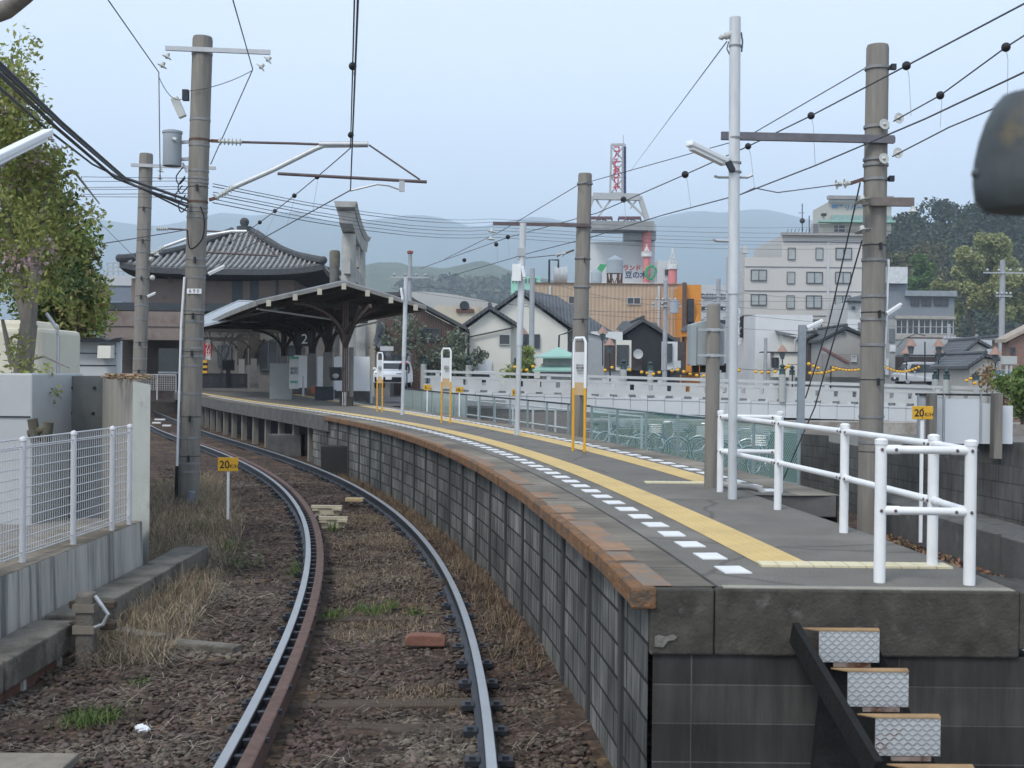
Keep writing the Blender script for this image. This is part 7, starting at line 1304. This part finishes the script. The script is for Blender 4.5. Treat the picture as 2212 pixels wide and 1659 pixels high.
# ---------------- hills and woods ----------------
hm_=mat('mountain_forest',(.035,.055,.025),.95,var=.4,scale=.004,col2=(.06,.06,.03),thr=.6,scale2=.002,bump=.0)
def ridge(nm,pts,Y,dep,mt,nz,res=90,zfoot=-.62):
    X=[p[0] for p in pts]; Yp=[p[1] for p in pts]; nz=nz; r_=np.random.default_rng(int(Y)); cols=np.linspace(X[0],X[-1],res); rows=14; V=[]; ph=r_.uniform(0,6.28,12)
    for j in range(rows):
        t_=j/(rows-1)
        for i,dx in enumerate(cols):
            dy=float(np.interp(dx,X,Yp)); top=U(dx,dy,Y); wob=sum(math.sin(dx*.011*(k+1)*1.3+ph[k]+t_*3*(k%3))*nz/(k+1) for k in range(10))
            z=zfoot+(top.z+wob*(.5+.5*(1-t_))*.6-zfoot)*(math.sin(t_*math.pi/2)**1.15); V.append((top.x*(1-(1-t_)*dep/Y)+wob*3*(1-t_),Y-dep*(1-t_)+wob*dep/60/max(nz,1e-3)*nz*(t_*(1-t_))*.7,z))
    Fc=[(j*res+i,j*res+i+1,(j+1)*res+i+1,(j+1)*res+i) for j in range(rows-1) for i in range(res-1)]; return setting(arr(nm,V,Fc,mt,smooth=True))
ridge('mountains',[(-400,520),(60,500),(200,482),(330,500),(420,482),(480,470),(560,478),(640,467),(700,487),(760,492),(830,480),(900,474),(960,482),(1010,500),(1060,498),(1100,488),(1160,478),(1240,492),(1400,486),(1500,466),(1560,472),(1640,462),(1700,472),(1800,500),(2000,560),(2600,600)],5200,2200,hm_,7)
ridge('mountains',[(600,500),(800,482),(900,475),(1050,500),(1200,505),(1800,520),(2300,560)],6200,1500,hm_,9)
hn=mat('near_hill_forest',(.055,.07,.032),.95,var=.5,scale=.03,col2=(.09,.10,.045),thr=.56,scale2=.02)
ridge('hills',[(380,660),(560,620),(640,596),(700,590),(760,580),(820,570),(880,578),(960,585),(1040,570),(1100,585),(1160,600),(1280,620),(1600,650)],1500,500,hn,5,120)
def forest(nm,pts,Y0_,Y1_,n,rr,lsz,mt,seed,per,lb,fr=(.0,1)):
    rg=np.random.default_rng(seed); X=[p[0] for p in pts]; P=[]; 
    for _ in range(n):
        dx=rg.uniform(X[0],X[-1]); top=float(np.interp(dx,X,[p[1] for p in pts])); bot=float(np.interp(dx,X,[p[2] for p in pts])); t_=rg.random()**.8; Y=Y0_+(Y1_-Y0_)*(1-t_); r_=rg.uniform(*rr); dy=top+r_/px(Y)*.8+(bot-top)*t_; P.append(clump(tuple(U(dx,dy,Y)),r_,per,rg,.55,(1,1,.85)))
    V,Fc=leaves(np.vstack(P),lsz,rg,asp=.7); return arr(nm,V,Fc,mt,lb,'woods',kind='stuff')
hp=[(1890,478,760),(1920,470,760),(1970,446,760),(2010,420,760),(2060,428,760),(2110,405,760),(2160,390,760),(2240,360,760),(2330,330,760)]
hb=mat('hill_ground',(.03,.036,.02),.95,var=.3,scale=.05); ridge('hills',[(1870,640),(1920,530),(1970,500),(2060,480),(2110,455),(2240,410),(2420,370)],400,60,hb,1.0,40)
dl=leafmat('hill_dark_leaf',(.045,.065,.036),.45,.1); ml=leafmat('hill_mid_leaf',(.10,.105,.05),.45,.15,c2=(.085,.07,.045)); yl=leafmat('hill_light_leaf',(.29,.31,.13),.35,.2)
forest('hillside_wood',hp,300,385,230,(4,8),.62,dl,3,480,'dark evergreen wood covering the hill on the right')
forest('hillside_wood_mixed',[(1900,560,730),(1950,520,730),(2010,520,740),(2040,540,740)],245,290,60,(3,5.5),.5,ml,5,420,'brownish mixed trees at the foot of the wooded hill')
def crown(lb,cl_,Y,mt,seed,lsz=.4,per=260):
    rg=np.random.default_rng(seed); cx_=sum(c[0] for c in cl_)/len(cl_); b_=U(cx_,770,Y); b_.z=-.5; cs=[(U(dx,dy,Y+rg.uniform(-4,4)),r*px(Y)) for dx,dy,r in cl_]; tree('broadleaf_tree',lb,b_,[([b_,Vector(cs[0][0])],.6,.2)],cs,lsz,[('leaves',mt,list(range(len(cs))))],barkd,per,rg,'light trees below the wooded hill')
def cl_fill(cx_,cy,rx,ry,n,r,seed):
    rg=np.random.default_rng(seed); out=[]
    for _ in range(n): a=rg.uniform(0,6.28); q=math.sqrt(rg.random()); out.append((cx_+rx*q*math.cos(a),cy+ry*q*math.sin(a),r*rg.uniform(.7,1.25)))
    return out
crown('large light green tree in front of the wooded hill',cl_fill(2130,590,62,80,44,19,1),215,yl,11,.34,330); crown('pale green tree left of the large light tree',cl_fill(2048,650,34,45,24,14,2),225,yl,12,.34,330); crown('bright green round tree right of the hotel',cl_fill(1990,600,30,45,20,12,3),235,leafmat('hill_bright_leaf',(.09,.17,.045),.3,.2),13,.34,330); crown('light green tree at the right edge of the hill',cl_fill(2200,625,34,65,24,16,4),205,yl,14,.34,330)
# green tree line behind station
forest('distant_tree_line',[(880,590,640),(1000,585,640),(1100,592,650),(1160,600,650)],900,1000,50,(9,16),2.6,leafmat('far_leaf',(.075,.085,.04),.3,.1),21,220,'soft green tree line on the low hill behind the houses')
# ---------------- dry grass and weeds ----------------
def grass(n,fx,h,rng,w_=.006,lean=.5):
    P=np.array([fx(rng) for _ in range(n)]); hh=rng.uniform(h[0],h[1],(n,1)); a=rng.uniform(0,6.28,n); ln=rng.normal(0,lean,(n,2)); s=np.stack([np.cos(a),np.sin(a),np.zeros(n)],1)*w_
    m_=P+np.concatenate([ln*hh*.35,hh*.6],1); t_=P+np.concatenate([ln*hh*1.0,hh*np.maximum(.15,1-.45*np.linalg.norm(ln,axis=1,keepdims=True))],1)
    V=np.stack([P-s,P+s,m_+s*.7,m_-s*.7,t_],1).reshape(-1,3); i=5*np.arange(n)[:,None]; F3=np.concatenate([i+np.array([[0,1,2]]),i+np.array([[0,2,3]]),i+np.array([[3,2,4]])],0); return V,F3
rg=np.random.default_rng(31); straw=mat('straw',(.26,.21,.14),.9,var=.3,scale=2,island=.5,trans=.15); straw2=mat('grey_straw',(.26,.225,.17),.9,var=.35,scale=2,island=.5); grn=mat('weed_green',(.10,.155,.045),.7,var=.3,scale=2,island=.4,trans=.25)
def near_bank(r):
    while 1:
        y=9.5+r.random()**1.2*16; x=r.uniform(-6.5 if y>12.8 else -3.45,XL(y)-.75)
        if x<XL(y)-.9-r.random()**2*.6: return (x,y,zground(x,y)-.02)
V,Fc=grass(42000,near_bank,(.05,.26),rg,.0032,.85); arr('dry_grass',V,Fc,straw2,'dead grey straw grass on the bank left of the track','dry grass',kind='stuff')
V,Fc=grass(9000,near_bank,(.1,.45),rg,.004,.6); arr('tall_dry_grass',V,Fc,straw,'taller pale dry grass around the foot of the left pole','dry grass',kind='stuff')
def between(r):
    while 1:
        y=8.5+r.random()*11; x=XL(y)+.35+r.random()*(XR(y)-XL(y)-.55); q=math.sin(x*3+y*1.1)+math.sin(y*2.3-x)
        if y>10.8 and r.random()<.25+.4*(q>0) or q>1.3: return (x,y,zground(x,y)-.01)
V,Fc=grass(8000,between,(.02,.11),rg,.0028,.9); arr('track_dry_grass',V,Fc,straw,'short dry grass growing between the rails','dry grass',kind='stuff')
def foot(r):
    y=9.5+r.random()*19; return (XE(y)-.05-abs(r.normal(0,.18)),y,zground(XE(y)-.2,y)-.02)
V,Fc=grass(7000,foot,(.04,.22),rg,.003,.6); arr('wall_foot_grass',V,Fc,mat('brown_grass',(.17,.125,.08),.9,var=.3,island=.5),'brown dry weeds along the foot of the platform wall','dry grass',kind='stuff')
def flat_(r):
    y=6.5+r.random()**1.4*9; x=XL(y)-.15-r.random()*2.0 if r.random()<.62 else XL(y)+.3+r.random()*1.9; return (x,y,zground(x,y)+.02)
n=6000; P=np.array([flat_(rg) for _ in range(n)]); cl_q=np.array([(math.sin(p[0]*4+p[1]*2)+math.sin(p[1]*5.1-p[0]*3))>-.3 for p in P]); P=P[cl_q]; n=len(P); a=rg.normal(.3,.8,n); L_=rg.uniform(.02,.09,(n,1)); d=np.stack([np.cos(a),np.sin(a),rg.normal(0,.22,n)],1)*L_; s=np.stack([-np.sin(a),np.cos(a),np.zeros(n)],1)*.0016; V=np.stack([P-d-s,P+d-s,P+d+s,P-d+s],1).reshape(-1,3); arr('straw_litter',V,np.arange(4*n).reshape(n,4),mat('straw_pale',(.30,.27,.22),.9,var=.3,island=.45),'dry straw litter lying across the ballast','straw',kind='stuff')
wsp=[(430,1150,.3,160),(490,1190,.25,120),(520,1220,.25,60),(300,1480,.1,60),(190,1555,.16,260),(245,1545,.12,90),(720,1330,.16,130),(800,1320,.2,160),(845,1310,.08,60),(900,1325,.1,70),(720,1145,.1,60),(350,1050,.5,160),(20,1395,.3,120),(430,1120,.4,100),(10,1620,.2,0),(640,1240,.12,50)]
Vs=[];Fs=[];o_=0
for dx,dy,r_,n_ in wsp:
    if not n_: continue
    c=G(dx,dy,-.14); V,Fc=grass(max(20,int(n_*.7)),lambda r:(c.x+r.normal(0,r_*.45),c.y+r.normal(0,r_*.5),-.15),(.03,.13) if dy>1250 else (.08,.26),rg,.005,.6); Vs.append(V); Fs.append(Fc+o_); o_+=len(V)
arr('green_weeds',np.vstack(Vs),np.vstack(Fs),grn,'small fresh green weeds sprouting from the ballast and bank','weeds',kind='stuff')
# dark box by platform wall & bush
a=U(622,935,34); one('relay_box',MB().box(a.x-.5,a.x+.45,33.6,34.2,-.2,.42),conc_d,'dark concrete box at the foot of the platform wall where the blocks begin','box',bevel=.02)
a=U(738,985,27.6); one('relay_box',MB().box(a.x-.45,a.x+.42,27.4,27.9,-.2,.5),mat('soot_box',(.03,.03,.03),.9),'black box in the weeds against the platform wall','box',bevel=.02)
# ---------------- train mirror on its bracket ----------------
TM=T('train_mirror','dark rear view mirror on a bracket close by at the right edge','mirror',(.68,1.5,-.2)); dkm=mat('mirror_shell',(.06,.07,.075),.5,var=.4,scale=14,col2=(.12,.10,.06),thr=.64,scale2=10); Ym=1.5
c=U(2190,320,Ym); mb=MB(); n=14; prof=[]
for dy,dx in ((205,2168),(225,2150),(260,2132),(300,2118),(345,2108),(390,2105),(430,2110),(452,2128)): prof.append(U(dx,dy,Ym))
o=len(mb.v)
for p in prof:
    R=(c.x+.035-p.x)
    for k in range(n): t_=2*math.pi*k/n; mb.v.append((c.x+.035+R*math.cos(t_),Ym+.05*math.sin(t_)*(.5+R/.1),p.z))
for i in range(len(prof)-1):
    for k in range(n): a=o+i*n+k; b_=o+i*n+(k+1)%n; mb.f.append((a,b_,b_+n,a+n))
mb.f.append(tuple(o+k for k in range(n))); mb.f.append(tuple(o+(len(prof)-1)*n+k for k in range(n-1,-1,-1))); mb.build('shell',dkm,TM,smooth=True)
MB().sph(U(2112,375,Ym),.008,8).build('boss',dkm,TM,smooth=True); MB().tube([(c.x+.035,Ym,U(2190,205,Ym).z),(c.x+.035,Ym,U(2190,175,Ym).z),(.668,Ym,U(2190,150,Ym).z)],.018,10).build('arm',dkm,TM,smooth=True)
MB().tube([(.672,Ym,-.2),(.672,Ym,1.2),(.672,Ym,3.0)],.02,12).build('bracket_post',dkm,TM,smooth=True)
# ---------------- haze ----------------
hz_=bpy.data.materials.new('haze_air'); hz_.use_nodes=True; t=hz_.node_tree; t.nodes.remove(t.nodes['Principled BSDF']); pv=t.nodes.new('ShaderNodeVolumePrincipled'); pv.inputs['Color'].default_value=(.74,.87,1.0,1); pv.inputs['Density'].default_value=.00033; pv.inputs['Anisotropy'].default_value=0
t.links.new(pv.outputs[0],t.nodes['Material Output'].inputs['Volume'])
hb_=MB().box(-6500,6500,-300,7000,-3.5,850).build('haze',hz_); hb_['kind']='stuff'; hb_['label']='pale bluish air haze over the whole valley'; hb_['category']='haze'
